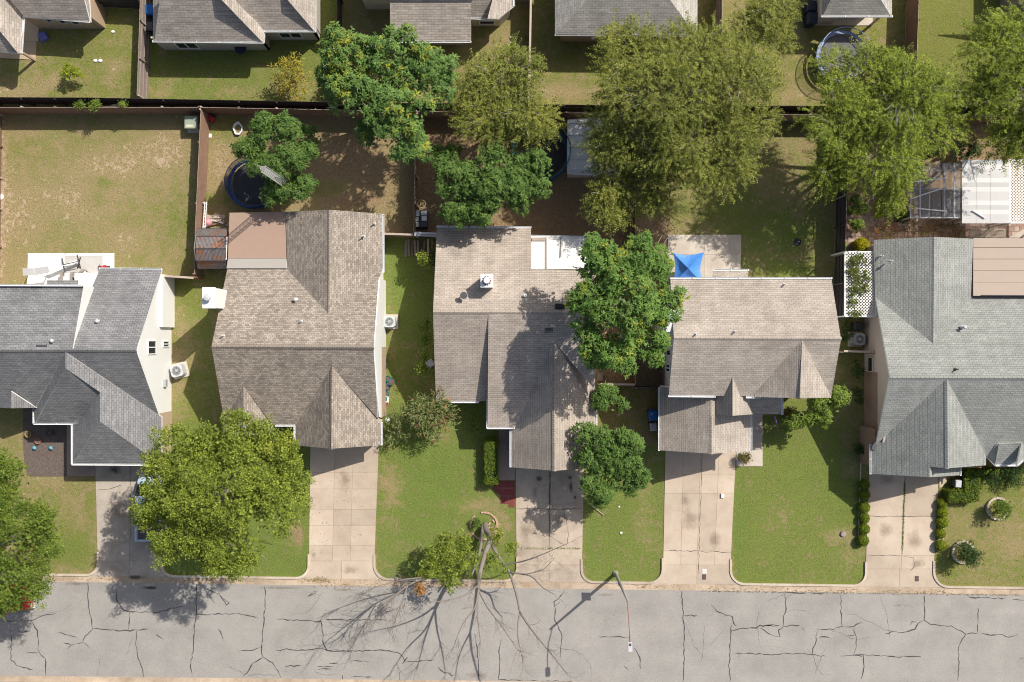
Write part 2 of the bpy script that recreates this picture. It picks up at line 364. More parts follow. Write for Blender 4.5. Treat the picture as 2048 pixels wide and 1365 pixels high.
# ------------------------------------------------------------------ road, gutter, kerbs
def ytop(x): return 1163.5+(x-80)*0.0137         # road edge on the house side
def ybot(x): return 1352.5+(x-80)*0.0105
def roadmat():
    m, N, L, B = _nt('worn_asphalt'); p = pos(N)
    mp = node(N, 'ShaderNodeMapping'); L.new(p, mp.inputs[0]); mp.inputs['Scale'].default_value = (0.12, 1.1, 1); mp.inputs['Rotation'].default_value = (0, 0, 0.013)
    n1 = noise(N, L, 1.0, 5, 0.6, mp.outputs[0]); n2 = noise(N, L, 28, 3, 0.8, p); n3 = noise(N, L, 0.5, 5, 0.6, p); n4 = noise(N, L, 3.2, 4, 0.7, p)
    c = mixc(N, L, n1, (0.295, 0.279, 0.257), (0.345, 0.326, 0.300))
    n7 = noise(N, L, 11, 3, 0.8, p); c = mixc(N, L, 0.34, c, ramp(N, L, n7, [(0.25, (0.2,)*3), (0.75, (0.8,)*3)]), 'OVERLAY')
    c = mixc(N, L, 0.3, c, ramp(N, L, n3, [(0.3, (0.3,)*3), (0.7, (0.7,)*3)]), 'OVERLAY')
    c = mixc(N, L, ramp(N, L, n4, [(0.66, (0,)*3), (0.82, (0.35,)*3)]), c, (0.30, 0.29, 0.275))
    vo = node(N, 'ShaderNodeTexVoronoi', i_Scale=1.7); L.new(p, vo.inputs['Vector'])
    sp_ = ramp(N, L, math_(N, L, 'ADD', vo.outputs['Distance'], math_(N, L, 'MULTIPLY', n3, 0.25)), [(0.13, (0.6,)*3), (0.19, (0,)*3)])      # oil drips
    c = mixc(N, L, sp_, c, (0.13, 0.125, 0.12))
    n6 = noise(N, L, 0.16, 4, 0.7, p, 1.2); c = mixc(N, L, ramp(N, L, n6, [(0.52, (0,)*3), (0.66, (0.28,)*3)]), c, (0.37, 0.35, 0.325))
    L.new(c, B.inputs['Base Color']); B.inputs['Roughness'].default_value = 0.88; B.inputs['Specular IOR Level'].default_value = 0.25
    b = node(N, 'ShaderNodeBump', i_Strength=0.35, i_Distance=0.01); L.new(n2, b.inputs['Height']); L.new(b.outputs[0], B.inputs['Normal']); return m
XL, XR = -500, 2560
road = MB().prism([P(XL, ytop(XL)), P(XR, ytop(XR)), P(XR, ybot(XR)), P(XL, ybot(XL))], -0.2, 0.012).build('road', roadmat(), kind='structure')
tag(road, 'pale worn asphalt street with tar sealed cracks')
KERB = concrete('kerb_concrete', (0.56, 0.48, 0.385), (0.33, 0.235, 0.16), 1.2, 0.6)
GUTTER = concrete('gutter_concrete', (0.50, 0.40, 0.30), (0.30, 0.205, 0.135), 1.0, 0.75)
def strip(a0, b0, n, z0, z1, name, mat, parent, gap=0.012):
    """row of cast concrete pieces between two pixel edge functions"""
    for i in range(n):
        x0 = XL+(XR-XL)*i/n; x1 = XL+(XR-XL)*(i+1)/n; g = gap*S/2
        MB().prism([P(x0+g, a0(x0)), P(x1-g, a0(x1)), P(x1-g, b0(x1)), P(x0+g, b0(x0))], z0, z1).build(name, mat, parent)
gut = MB().prism([P(XL, ytop(XL)-12.5), P(XR, ytop(XR)-12.5), P(XR, ytop(XR)+.4), P(XL, ytop(XL)+.4)], -0.2, 0.006).build('gutter', DARKGREY, kind='structure')
strip(lambda x: ytop(x)-13, lambda x: ytop(x), 34, -0.1, 0.018, 'gutter_pan', GUTTER, gut)
gut2 = MB().prism([P(XL, ybot(XL)-.4), P(XR, ybot(XR)-.4), P(XR, ybot(XR)+24), P(XL, ybot(XL)+24)], -0.2, 0.006).build('far_gutter', DARKGREY, kind='structure')
strip(lambda x: ybot(x), lambda x: ybot(x)+11, 34, -0.1, 0.018, 'gutter_pan', GUTTER, gut2)
strip(lambda x: ybot(x)+11.3, lambda x: ybot(x)+16, 34, -0.1, 0.13, 'kerb_piece', KERB, gut2)
def kerb(path, label):
    """kerb swept along pixel points"""
    pts = [P(x, y) for x, y in path]; w = 0.15
    for i in range(len(pts)-1):      # subdivide long runs into cast lengths
        pass
    mb = MB(); L_, R2 = [], []
    for i, p in enumerate(pts):
        d = (pts[min(i+1, len(pts)-1)]-pts[max(i-1, 0)]).normalized(); n = Vector((-d.y, d.x, 0))
        L_.append(p+n*w/2); R2.append(p-n*w/2)
    for i in range(len(pts)-1):
        mb.poly([(*L_[i].xy, .13), (*R2[i].xy, .115), (*R2[i+1].xy, .115), (*L_[i+1].xy, .13)])
        mb.poly([(*R2[i].xy, .115), (R2[i].x, R2[i].y, -.1), (R2[i+1].x, R2[i+1].y, -.1), (*R2[i+1].xy, .115)])
        mb.poly([(L_[i].x, L_[i].y, -.1), (*L_[i].xy, .13), (*L_[i+1].xy, .13), (L_[i+1].x, L_[i+1].y, -.1)])
    mb.build('kerb', KERB, kind='structure', label=label)
def arc(cx, cy, r, a0, a1, n=9):
    return [(cx+r*math.cos(math.radians(a0+(a1-a0)*i/(n-1))), cy+r*math.sin(math.radians(a0+(a1-a0)*i/(n-1)))) for i in range(n)]
def kerbrun(xl, xr, label, rl=26, rr=26):
    """lawn edge between two driveways: flare, straight, flare (pixel x of the two driveway edges)"""
    yk = lambda x: ytop(x)-14.5
    a = [(xl, yk(xl+rl)-rl-22)] if rl else []
    if rl: a += arc(xl+rl, yk(xl+rl)-rl, rl, 180, 90)
    else: a = [(xl, yk(xl))]
    n = max(2, int((xr-xl)/60)); s0 = xl+rl; s1 = xr-rr
    a += [(s0+(s1-s0)*i/n, yk(s0+(s1-s0)*i/n)) for i in range(1, n)]
    if rr: a += arc(xr-rr, yk(xr-rr)-rr, rr, 90, 0) + [(xr, yk(xr-rr)-rr-22)]
    else: a += [(xr, yk(xr))]
    kerb(a, label)
kerbrun(XL, 197, 'kerb along the dry lawn before the dark grey house', rl=0, rr=24)
kerbrun(322, 618, 'kerb along the lawn under the large street tree', 26, 26)
kerbrun(749, 1034, 'kerb along the lawn with the leaning bare tree', 28, 26)
kerbrun(1163, 1325, 'kerb along the narrow lawn with the street lamp', 24, 28)
kerbrun(1461, 1731, 'kerb along the wide green lawn of the two storey house', 28, 26)
kerbrun(1867, XR, 'kerb along the lawn with the two stone rings', 30, 0)

TAR = M('crack_sealant', (0.06, 0.06, 0.062), 0.75, 0.2)
def crack(pts, w=0.07, parent=None, z=0.017):
    q = []
    for i in range(len(pts)-1):
        (x0, y0), (x1, y1) = pts[i], pts[i+1]; n = max(1, int(math.hypot(x1-x0, y1-y0)/6))
        for j in range(n): q.append((x0+(x1-x0)*j/n+random.uniform(-1.3, 1.3), y0+(y1-y0)*j/n+random.uniform(-1.3, 1.3)))
    q.append(pts[-1]); p = [P(x, y) for x, y in q]; mb = MB(); prev = None
    for i in range(len(p)):
        d = (p[min(i+1, len(p)-1)]-p[max(i-1, 0)]).normalized(); nn = Vector((-d.y, d.x, 0)); ww = w/2*random.choice((.45, .7, .9, 1.0, 1.1, 1.5))
        if i in (0, len(p)-1): ww *= .4
        e = ((p[i]+nn*ww), (p[i]-nn*ww))
        if prev: mb.poly([(*prev[0].xy, z), (*prev[1].xy, z), (*e[1].xy, z), (*e[0].xy, z)])
        prev = e
    mb.build('crack_seal', TAR, parent or road)
def zc(pts, ox, sc=2.926, oy=1140): return [(ox+x/sc, oy+y/sc) for x, y in pts]
for k, pts in enumerate([
  [(515,80),(518,160),(525,260),(545,345),(500,390),(485,425)],[(485,425),(525,458)],[(485,425),(415,440),(392,465)],[(415,440),(372,427)],[(548,345),(610,352),(700,356),(800,354),(868,348)],
  [(686,115),(686,180),(720,230),(760,247),(930,250),(1000,225),(1080,213)],[(760,250),(752,350)],[(797,356),(795,440),(808,520),(840,600),(842,628)],
  [(1150,82),(1150,260),(1138,330),(1130,460),(1116,565),(1124,628)],[(1150,262),(1280,258),(1400,256),(1470,268),(1505,282)],[(1200,110),(1280,140),(1340,195),(1325,205),(1285,150)],
  [(1548,90),(1555,180),(1542,320),(1530,450),(1538,512),(1480,545),(1445,600),(1420,628)],[(1538,512),(1590,545),(1630,590),(1645,633)],[(1392,474),(1480,468),(1530,455)],[(1280,348),(1298,380),(1307,415)],
  [(910,378),(958,408)],[(338,370),(400,378),(450,396)],[(108,360),(130,367),(178,358)],[(0,298),(180,298),(240,272),(330,254)],[(180,298),(220,355),(225,480),(265,520),(270,620)],[(155,486),(225,485)],
  [(68,350),(65,525),(100,560),(195,583)],[(1610,290),(1700,292),(1880,302),(1895,440),(1920,475)],[(1618,474),(1680,462),(1750,470),(1830,468),(1890,460),(1930,478),(2048,478)],
  [(1800,158),(1830,132),(1862,126),(1840,140),(1805,156)],[(1670,572),(1700,562),(1765,563)],[(1860,568),(1950,568)],[(1865,582),(1935,580)],[(1930,550),(1980,545)],[(2005,620),(2005,645)]]): crack(zc(pts, 0), .062)
for pts in [[(0,290),(150,293),(370,293)],[(0,470),(180,475),(350,472),(400,482),(440,490),(470,530),(455,545),(480,507),(470,540),(560,535),(640,525)],[(175,528),(265,540)],[(155,628),(275,626)],[(660,572),(700,600),(752,620)],[(435,602),(435,645)],
  [(875,376),(890,450),(898,560),(895,645)],[(1032,408),(1018,460),(1022,560),(1015,645)],[(1015,645),(1200,650),(1450,652)],[(1405,108),(1395,140),(1340,185),(1345,210),(1375,190)],[(1345,210),(1345,300),(1385,380),(1378,510)],[(1600,390),(1780,394)],[(1810,452),(1840,510),(1847,580)],[(1745,562),(1776,586)],[(105,620),(105,642)]]: crack(zc(pts, 650), .058)
for pts in [[(42,120),(55,266),(60,420),(52,655)],[(55,266),(135,268)],[(220,205),(250,245),(340,275),(345,310),(365,333)],[(335,325),(330,420),(322,560),(328,655)],[(335,355),(400,342),(480,340),(500,328),(620,327)],[(500,340),(570,382),(620,395),(612,352),(640,330)],[(530,322),(615,325)],
  [(650,130),(655,230),(638,280),(638,330),(735,325)],[(650,133),(775,138)],[(795,141),(878,140)],[(978,140),(976,240),(982,330),(930,348),(838,352),(830,390),(835,415),(812,460),(806,495)],[(982,330),(1050,333),(1098,308)],[(1050,333),(1065,400),(1062,470),(1052,497),(1100,508)],[(845,393),(910,397)],[(1015,383),(1055,385)],
  [(360,490),(420,490),(600,497),(640,490),(800,495),(890,507)],[(378,478),(380,512)],[(975,507),(1050,498),(1230,503),(1320,510),(1340,503),(1445,508)],[(1085,487),(1110,505),(1110,590),(1095,640)],[(745,342),(765,358)],
  [(1462,148),(1465,297),(1500,320),(1620,330),(1680,355),(1705,375),(1665,460),(1665,560),(1660,650)],[(1462,300),(1430,310),(1410,345),(1320,370),(1290,360),(1235,373)],[(1385,322),(1388,306),(1420,306)],[(1780,220),(1775,365)],[(1705,375),(1780,370)],
  [(1795,370),(1870,385),(1920,378),(1960,397),(2012,375)],[(1720,160),(1800,163),(1935,168)],[(1980,175),(2048,178)],[(2020,525),(2048,515)]]: crack(zc(pts, 1348), .062)

# ------------------------------------------------------------------ driveways and walks: every cast panel its own slab
DRIVE = concrete('driveway_concrete', (0.503, 0.416, 0.328), (0.37, 0.28, 0.21), 0.9, 0.5)
DRIVEGREY = concrete('old_driveway_concrete', (0.475, 0.395, 0.315), (0.28, 0.225, 0.175), 0.9, 0.75)
PATIOC = concrete('patio_concrete', (0.55, 0.49, 0.42), (0.36, 0.29, 0.23), 0.8, 0.6)
PATIOW = M('white_painted_slab', (0.78, 0.77, 0.74), 0.7, 0.04, 1.0)
JOINT = M('joint_filler', (0.27, 0.21, 0.155), 0.95, 0.3)
def inset(pts, d):
    c = [sum(p[0] for p in pts)/len(pts), sum(p[1] for p in pts)/len(pts)]
    out = []
    for x, y in pts:
        vx, vy = x-c[0], y-c[1]; out.append((c[0]+vx-(d if vx > 0 else -d), c[1]+vy-(d if vy > 0 else -d)))
    return out
def paving(name, label, cells, mat, z=0.04, base=None, gap=0.2, joint=None):
    """cells: pixel polygons, each becomes a slab with its own edges"""
    allp = [p for c in cells for p in c]
    if base is None:
        x0, x1 = min(p[0] for p in allp)+2, max(p[0] for p in allp)-2; y0, y1 = min(p[1] for p in allp)+2, max(p[1] for p in allp)-2
        base = [(x0, y0), (x1, y0), (x1, y1), (x0, y1)]
    g = MB().prism([P(x, y) for x, y in base], -0.15, z-0.016).build(name, joint or JOINT, kind='structure', label=label)
    for c in cells:
        dz = random.uniform(-.003, .003)
        q = inset(c, gap); mb = MB(); mb.prism([P(x, y) for x, y in q], -0.1, z+dz)
        mb.build('slab', mat, g)
    return g
def lerp(a, b, t): return a+(b-a)*t
def drive(name, label, L0, L1, ya, yb, xcuts, ycuts, mat, flarel, flarer, ye):
    """L0: (x at ya, x at yb) left edge, L1 right edge; rows cut at ycuts, columns at fractions xcuts; last row flares to the gutter"""
    cells = []; yy = [ya]+ycuts+[yb]; fx = [0]+xcuts+[1]
    X = lambda f, y: lerp(lerp(L0[0], L0[1], (y-ya)/(yb-ya)), lerp(L1[0], L1[1], (y-ya)/(yb-ya)), f)
    for i in range(len(yy)-1):
        for j in range(len(fx)-1):
            cells.append([(X(fx[j], yy[i]), yy[i]), (X(fx[j+1], yy[i]), yy[i]), (X(fx[j+1], yy[i+1]), yy[i+1]), (X(fx[j], yy[i+1]), yy[i+1])])
    xl, xr, xm = X(0, yb), X(1, yb), X(.5, yb)
    yl, yr = ytop(xl)-13, ytop(xr)-13; ym = ytop(xm)-13
    al = [(xl-flarel+flarel*math.cos(t), yl-(yl-yb)*(1-math.sin(t))) for t in [math.pi/2*k/7 for k in range(8)]]   # quarter sweep
    al = [(xl-flarel*(1-math.cos(t)), yb+(yl-yb)*math.sin(t)) for t in [math.pi/2*k/7 for k in range(8)]]
    ar = [(xr+flarer*(1-math.cos(t)), yb+(yr-yb)*math.sin(t)) for t in [math.pi/2*k/7 for k in range(8)]]
    base = [(X(0, ya)+1, ya+1), (X(1, ya)-1, ya+1), (xr-1, yb)]+[(x-1, y-1) for x, y in ar]+[(x+1, y-1) for x, y in al[::-1]]+[(xl+1, yb)]
    g = paving(name, label, cells, mat, base=base)
    for pts in (al+[(xm-.3, ym), (xm-.3, yb+.4)], [(xm+.3, yb+.4), (xm+.3, ym)]+ar[::-1]):
        q = pts[:]; q = [(x, y+.4 if abs(y-yb) < .01 else y) for x, y in q]
        MB().prism([P(x, y) for x, y in q], -0.1, 0.04).build('apron_slab', mat, g)
    return g
DRIVE1 = concrete('grey_driveway_concrete', (0.46, 0.405, 0.345), (0.31, 0.26, 0.21), 0.9, 0.7)
drive('driveway', 'grey concrete driveway with a pale blue truck under a tree', (190, 196), (327, 322), 905, 1122, [.5], [962, 1010, 1086], DRIVE1, 20, 24, 1160)
drive('driveway', 'clean tan driveway of the mottled brown house', (621, 618), (758, 749), 880, 1122, [.36, .63], [945, 978, 1019, 1051, 1091], DRIVE, 26, 28, 1160)
drive('driveway', 'stained driveway beside the red painted path', (1031, 1033), (1168, 1164), 930, 1130, [.5], [1017, 1096], DRIVEGREY, 26, 22, 1160)
drive('driveway', 'tan driveway of the two storey house with a small white block', (1331, 1326), (1473, 1461), 880, 1130, [.26, .5, .76], [950, 987, 1102], DRIVE, 28, 28, 1170)
drive('driveway', 'tan driveway with weeds in its joint between two rows of round shrubs', (1738, 1731), (1878, 1867), 930, 1138, [.52], [1033, 1111], DRIVE, 26, 30, 1175)
def stainmat(name, col, strength):
    m, N, L, B = _nt(name); B.inputs['Base Color'].default_value = (*col, 1); B.inputs['Roughness'].default_value = .7
    g = N.new('ShaderNodeTexCoord').outputs['Generated']; sp = N.new('ShaderNodeSeparateXYZ'); L.new(g, sp.inputs[0])
    dx = math_(N, L, 'SUBTRACT', sp.outputs[0], .5); dy = math_(N, L, 'SUBTRACT', sp.outputs[1], .5)
    r = math_(N, L, 'SQRT', math_(N, L, 'ADD', math_(N, L, 'MULTIPLY', dx, dx), math_(N, L, 'MULTIPLY', dy, dy)))
    n = noise(N, L, 2.2, 6, .75, pos(N)); v = math_(N, L, 'SUBTRACT', math_(N, L, 'MULTIPLY', n, 1.15), math_(N, L, 'MULTIPLY', r, 1.5))
    L.new(math_(N, L, 'MULTIPLY', ramp(N, L, v, [(.05, (0,)*3), (.5, (1,)*3)]), strength), B.inputs['Alpha']); return m
OILS, RUSTS = stainmat('oil_stain', (.055, .042, .035), .7), stainmat('dirt_stain', (.20, .14, .095), .3)
def stain(parent, x, y, w, h, mat, z=.046): 
    a, b = P(x-w/2, y+h/2), P(x+w/2, y-h/2); MB().poly([(a.x, a.y, z), (b.x, a.y, z), (b.x, b.y, z), (a.x, b.y, z)]).build('stain', mat, parent)
def hair(n_):
    for _ in range(n_):
        x, y = random.uniform(40, 2010), random.uniform(1190, 1345); a = random.choice((0, 1.57))+random.uniform(-.4, .4); pts = [(x, y)]
        for k in range(random.randint(2, 5)): a += random.uniform(-.5, .5); x += 22*math.cos(a); y = min(1350, max(ytop(x)+3, y+22*math.sin(a))); pts.append((x, y))
        crack(pts, .018, road, .0165)
hair(26)
D_ = [o for o in bpy.data.objects if o.name.startswith('driveway')]
for a in ((1078,958,22,18,OILS),(1140,955,16,14,OILS),(1142,975,14,36,OILS),(1070,985,20,40,RUSTS),(1150,995,8,10,OILS),(1120,1040,60,40,RUSTS),(1050,1060,40,50,RUSTS)): stain(D_[2], *a)
for a in ((640,1158,44,14,RUSTS),(700,1140,60,30,RUSTS),(628,1110,16,20,RUSTS),(690,960,40,60,RUSTS)): stain(D_[1], *a)
for a in ((240,1020,70,60,RUSTS),(230,940,40,30,OILS),(270,1155,60,16,OILS)): stain(D_[0], *a)
for a in ((1380,1040,60,70,RUSTS),(1430,1080,40,60,RUSTS),(1370,1000,30,40,RUSTS)): stain(D_[3], *a)
for a in ((1775,960,60,40,RUSTS),(1770,1060,50,50,RUSTS),(1830,1080,50,60,RUSTS),(1835,1128,50,30,RUSTS)): stain(D_[4], *a)
for a in ((150,1168,90,12,RUSTS),(560,1176,140,10,RUSTS),(300,1176,60,12,OILS),(690,1180,90,10,RUSTS),(1210,1190,60,10,RUSTS),(955,1350,70,24,RUSTS)): stain(road, *a, z=.0195)
for k_, pts in ((2, [(1126,1018),(1133,1045),(1137,1070),(1131,1095)]),(2, [(1099,940),(1099.5,980),(1098,1017),(1099,1070),(1098,1096)]),(2, [(1033,1017),(1070,1018),(1110,1020),(1164,1017)]),(2, [(1105,1075),(1130,1092)]),(3, [(1405,900),(1403,950),(1401,1010),(1398,1100),(1397,1150)]),(3, [(1330,1101),(1400,1103),(1462,1105)]),(4, [(1809,950),(1806,1040),(1804,1110)]),(4, [(1732,1033),(1800,1033),(1870,1033)]),(4, [(1740,1111),(1770,1111),(1800,1111)]),(4, [(1806,1113),(1826,1116),(1830,1130),(1820,1142)]),(0, [(194,980),(222,978),(245,970)]),(0, [(262,930),(262,1010),(262,1085)])): crack(pts, .03, D_[k_], .0475)
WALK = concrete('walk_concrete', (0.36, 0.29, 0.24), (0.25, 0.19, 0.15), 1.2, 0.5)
REDP = M('red_path_paint', (0.20, 0.035, 0.035), 0.7, 0.22, 2.0)
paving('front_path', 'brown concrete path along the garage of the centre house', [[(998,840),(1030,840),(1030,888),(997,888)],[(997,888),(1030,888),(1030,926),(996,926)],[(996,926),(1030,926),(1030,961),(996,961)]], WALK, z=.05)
paving('painted_path', 'dark red painted path beside the stained driveway', [[(994,962),(1029.5,962),(1029.5,976),(987,976)],[(985,977),(1029.5,977),(1029.5,992),(1002,992),(993,985)],[(1002,992.5),(1017,992.5),(1017,1008),(1001,1008)],[(1017.5,992.5),(1029.5,992.5),(1029.5,1015),(1017.5,1015)]], REDP, z=.035, base=[(996,964),(1028,964),(1028,1008),(1004,1000)])
paving('front_path', 'pale path beside the garage of the two storey house', [[(1496,826),(1525,826),(1525,862),(1496,862)],[(1496,862),(1525,862),(1525,900),(1496,900)],[(1472.5,900),(1498,900),(1498,933),(1472.5,933)],[(1498,900),(1525,900),(1525,933),(1498,933)]], PATIOC, z=.05, base=[(1498,828),(1523,828),(1523,931),(1474,931),(1474,905),(1498,903)])
paving('front_path', 'narrow curved path by the hedge of the green grey roofed house', [[(1878,955),(1893,950),(1893,962),(1884,974),(1878,976)]], DRIVE, z=.05, base=[(1879,957),(1891,953),(1891,961),(1880,973)])
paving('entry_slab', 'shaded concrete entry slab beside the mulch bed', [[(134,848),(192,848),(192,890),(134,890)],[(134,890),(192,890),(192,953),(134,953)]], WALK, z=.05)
paving('patio', 'white painted patio behind the dark grey house', [[(57,507),(130,507),(130,540),(56,540)],[(56,540),(130,540),(130,580),(55,580)],[(132,507),(229,507),(229,513),(132,513)],[(206,513),(229,513),(229,545),(206,545)]], PATIOW, z=.08, base=[(58,508),(228,508),(226,570),(56,580)], joint=M('bare_patio_concrete', (0.50, 0.485, 0.46), 0.85, 0.12, 1.5))
paving('patio', 'concrete patio with the blue canopy', [[(1335,470),(1408,470),(1408,510),(1335,510)],[(1408,470),(1458,470),(1458,510),(1408,510)],[(1458,470),(1482,470),(1482,510),(1458,510)],[(1335,510),(1408,510),(1408,560),(1335,560)],[(1408,510),(1481,510),(1481,560),(1408,560)]], PATIOC, z=.08)
paving('porch_slab', 'brown porch slab of the house in the top left corner', [[(-60,36),(78,36),(78,84),(-60,84)],[(-60,84),(74,84),(72,121),(-60,114)]], concrete('porch_concrete', (0.52, 0.40, 0.28), (0.42, 0.31, 0.21), 0.9, 0.4), z=.06, base=[(-58,38),(76,38),(70,110),(-58,110)])
paving('porch_slab', 'pale porch slab of the small roofed house behind the grey trampoline', [[(1626,20),(1692,20),(1692,52),(1626,52)],[(1692,20),(1745,20),(1745,52),(1692,52)]], PATIOC, z=.06)
# brick terrace behind the green-grey roofed house
PAVER = M('red_paver', (0.33, 0.215, 0.165), 0.9, 0.3, 6)
PAVER2 = M('pink_paver', (0.45, 0.34, 0.275), 0.9, 0.25, 6)
tb = MB().prism([P(1697, 430), P(2110, 430), P(2110, 482), P(1697, 500)], -.1, .008).build('brick_terrace', M('terrace_sand', (0.30, 0.2, 0.14), 0.95, 0.3), kind='structure', label='worn red brick terrace behind the green grey roofed house')
bw = MB().box((0, 0, 0), (.36, .36, .04)); pmesh = None
for j in range(9):
    for i in range(42):
        x, y = 1690+i*10.4+(5.2 if j % 2 else 0), 396+j*10.4
        if y < 430 and not (1700 < x < 1722 or 1736 < x < 1752): continue
        if random.random() < .07: continue
        if pmesh is None:
            o = MB().box((0, 0, 0), (.35, .35, .04)).build('paver', PAVER, tb); pmesh = [o.data]; o2 = o.data.copy(); o2.materials[0] = PAVER2; pmesh.append(o2)
        else: o = link_mesh('paver', random.choice(pmesh), tb)
        p = P(x, y); o.location = (p.x, p.y, .012+random.uniform(-.008, .008)); o.rotation_euler = (0, 0, random.uniform(-.05, .05))
# mulch bed by the dark grey house
MULCH = M('dark_mulch', (0.135, 0.105, 0.09), 0.95, 0.5, 7, 0.8, fine=0.5)
MB().prism([P(*q) for q in [(47,800),(134,800),(134,953),(60,953),(50,935),(46,880)]], -.1, .03).build('mulch_bed', MULCH, kind='structure', label='dark mulch bed before the dark grey house')
# ------------------------------------------------------------------ roofs and walls
def plane(ax, p1, h1, p2, h2):
    """roof plane through two pixel lines of given heights; ax 'y': lines y=p, 'x': lines x=p"""
    w = (lambda p: (CY-p)/S) if ax == 'y' else (lambda p: (p-CX)/S)
    c1, c2 = w(p1)*(1-h1/H), w(p2)*(1-h2/H); sl = (h2-h1)/(c2-c1)
    def ev(x, y):
        cp = w(y if ax == 'y' else x); z = (h1+sl*(cp-c1))/(1+sl*cp/H)
        return P(x, y, z)
    return ev
def roof_part(parent, faces, mat, name='roof', th=0.16, fascia=None):
    """faces: (plane, [pixel points]); slopes with thickness and shingle uv in metres"""
    mb = MB()
    for pl, pts in faces:
        v = [pl(x, y) for x, y in pts]
        n = Vector((0, 0, 0))
        for i in range(len(v)):
            a, b = v[i]-v[0], v[(i+1) % len(v)]-v[0]; n += a.cross(b)
        if n.z < 0: v = v[::-1]; n = -n
        n.normalize(); e = Vector((0, 0, 1)).cross(n)
        e = e.normalized() if e.length > 1e-4 else Vector((1, 0, 0)); u = n.cross(e)
        uv = [(p.dot(e), p.dot(u)) for p in v]
        mb.poly(v, 0, uv); dn = Vector((0, 0, -th))
        mb.poly([p+dn for p in v[::-1]], 1)
        for i in range(len(v)):
            j = (i+1) % len(v); mb.poly([v[i], v[i]+dn, v[j]+dn, v[j]], 1)
    return mb.build(name, [mat, fascia or WHITE], parent)
def walls(parent, pts, h, mat, name='wall', z0=-.1):
    return MB().prism([P(x, y, hh) for x, y, hh in pts], z0, h).build(name, mat, parent)
def wallrect(parent, x0, y0, x1, y1, he, mat, ins=.35, h=None, name='wall'):
    """wall box under an eave rectangle given in pixels at eave height he"""
    a, b = P(x0, y0, he), P(x1, y1, he)
    xa, xb = a.x+ins, b.x-ins; ya, yb = b.y+ins, a.y-ins
    return MB().prism([(xa, ya), (xb, ya), (xb, yb), (xa, yb)], -.1, (h or he)-.02).build(name, mat, parent)
def vpoly(parent, pts, mat, nrm, th=.12, name='gable_wall'):
    """upright wall panel; pts world points, nrm outward axis vector, thickness goes inward"""
    n = Vector(nrm); mb = MB(); v = [Vector(p) for p in pts]; b = [p-n*th for p in v]
    mb.poly(v); mb.poly(b[::-1])
    for i in range(len(v)):
        j = (i+1) % len(v); mb.poly([v[i], b[i], b[j], v[j]])
    return mb.build(name, mat, parent)
def win(parent, axis, c, px0, py0, px1, py1, face, cols=2, frame=WHITE, rows=1):
    """window seen through pixels on the wall plane axis=c (metres); face +1/-1 outward direction"""
    def hit(x, y):
        a, b = (x-CX)/S, (CY-y)/S
        if axis == 'x': t = c/a; return (b*t, H*(1-t))
        t = c/b; return (a*t, H*(1-t))
    q = [hit(px0, py0), hit(px1, py1)] if axis == 'x' else [hit(px0, py0), hit(px1, py1)]
    u0, u1 = sorted((q[0][0], q[1][0])); z0, z1 = sorted((q[0][1], q[1][1]))
    z0 = max(z0, .5); z1 = max(z1, z0+.5)
    def bx(mb, u, z, du, dz, o, d):
        return mb.box((c+face*o, u, z), (d, du, dz)) if axis == 'x' else mb.box((u, c+face*o, z), (du, d, dz))
    f = MB(); t = .07; uc, zc_ = (u0+u1)/2, (z0+z1)/2
    for zz in (z0, z1): bx(f, uc, zz, u1-u0+t, t, .03, .08)
    for uu in [u0, u1]+[u0+(u1-u0)*i/cols for i in range(1, cols)]: bx(f, uu, zc_, t*.999, z1-z0-t, .03, .081)
    w = f.build('window', frame, parent)
    for i in range(cols):
        a0, a1 = u0+(u1-u0)*i/cols+t/2, u0+(u1-u0)*(i+1)/cols-t/2
        for r in range(rows):
            b0, b1 = z0+(z1-z0)*r/rows+t/2, z0+(z1-z0)*(r+1)/rows-t/2
            m2 = MB(); bx(m2, (a0+a1)/2, (b0+b1)/2, a1-a0, b1-b0, .012, .02); m2.build('pane', GLASS, w)
    return w
def gutter(parent, a, b, h, mat=None, hb=None):
    p, q = P(a[0], a[1], h), P(b[0], b[1], h if hb is None else hb); mb = MB(); d = (q-p).normalized(); n = Vector((-d.y, d.x, 0))*.055
    mb.beam(p, q, .10, .02); mb.beam(p+n+Vector((0, 0, .05)), q+n+Vector((0, 0, .05)), .014, .10); mb.beam(p-n+Vector((0, 0, .05)), q-n+Vector((0, 0, .05)), .014, .10)
    k = max(2, int((q-p).length/1.4))
    for i in range(k+1): c = p.lerp(q, i/k); mb.beam(c+n+Vector((0, 0, .085)), c-n+Vector((0, 0, .085)), .05, .014)
    return mb.build('gutter', mat or WHITEMETAL, parent)
def vent(parent, x, y, h, kind='pipe', mat=None):
    p = P(x, y, h); mb = MB()
    if kind == 'pipe': mb.tube([p-Vector((0, 0, .3)), p+Vector((0, 0, .38))], .042, 10); mb.lathe((p.x, p.y, p.z-.02), [(.11, 0), (.07, .05), (.045, .08)], 12)
    elif kind == 'hood':
        mb.tube([p-Vector((0, 0, .3)), p+Vector((0, 0, .30))], .07, 12); mb.lathe((p.x, p.y, p.z+.28), [(.12, 0), (.13, .04), (.08, .10), (.02, .12)], 14); mb.lathe((p.x, p.y, p.z-.03), [(.15, 0), (.10, .05), (.07, .08)], 12)
    elif kind == 'box': mb.box((p.x, p.y, p.z+.05), (.5, .22, .14)); mb.box((p.x, p.y, p.z-.02), (.62, .36, .03))
    elif kind == 'patch': mb.box((p.x, p.y, p.z), (.7, .14, .05))
    return mb.build('roof_vent', mat or LGREY, parent)
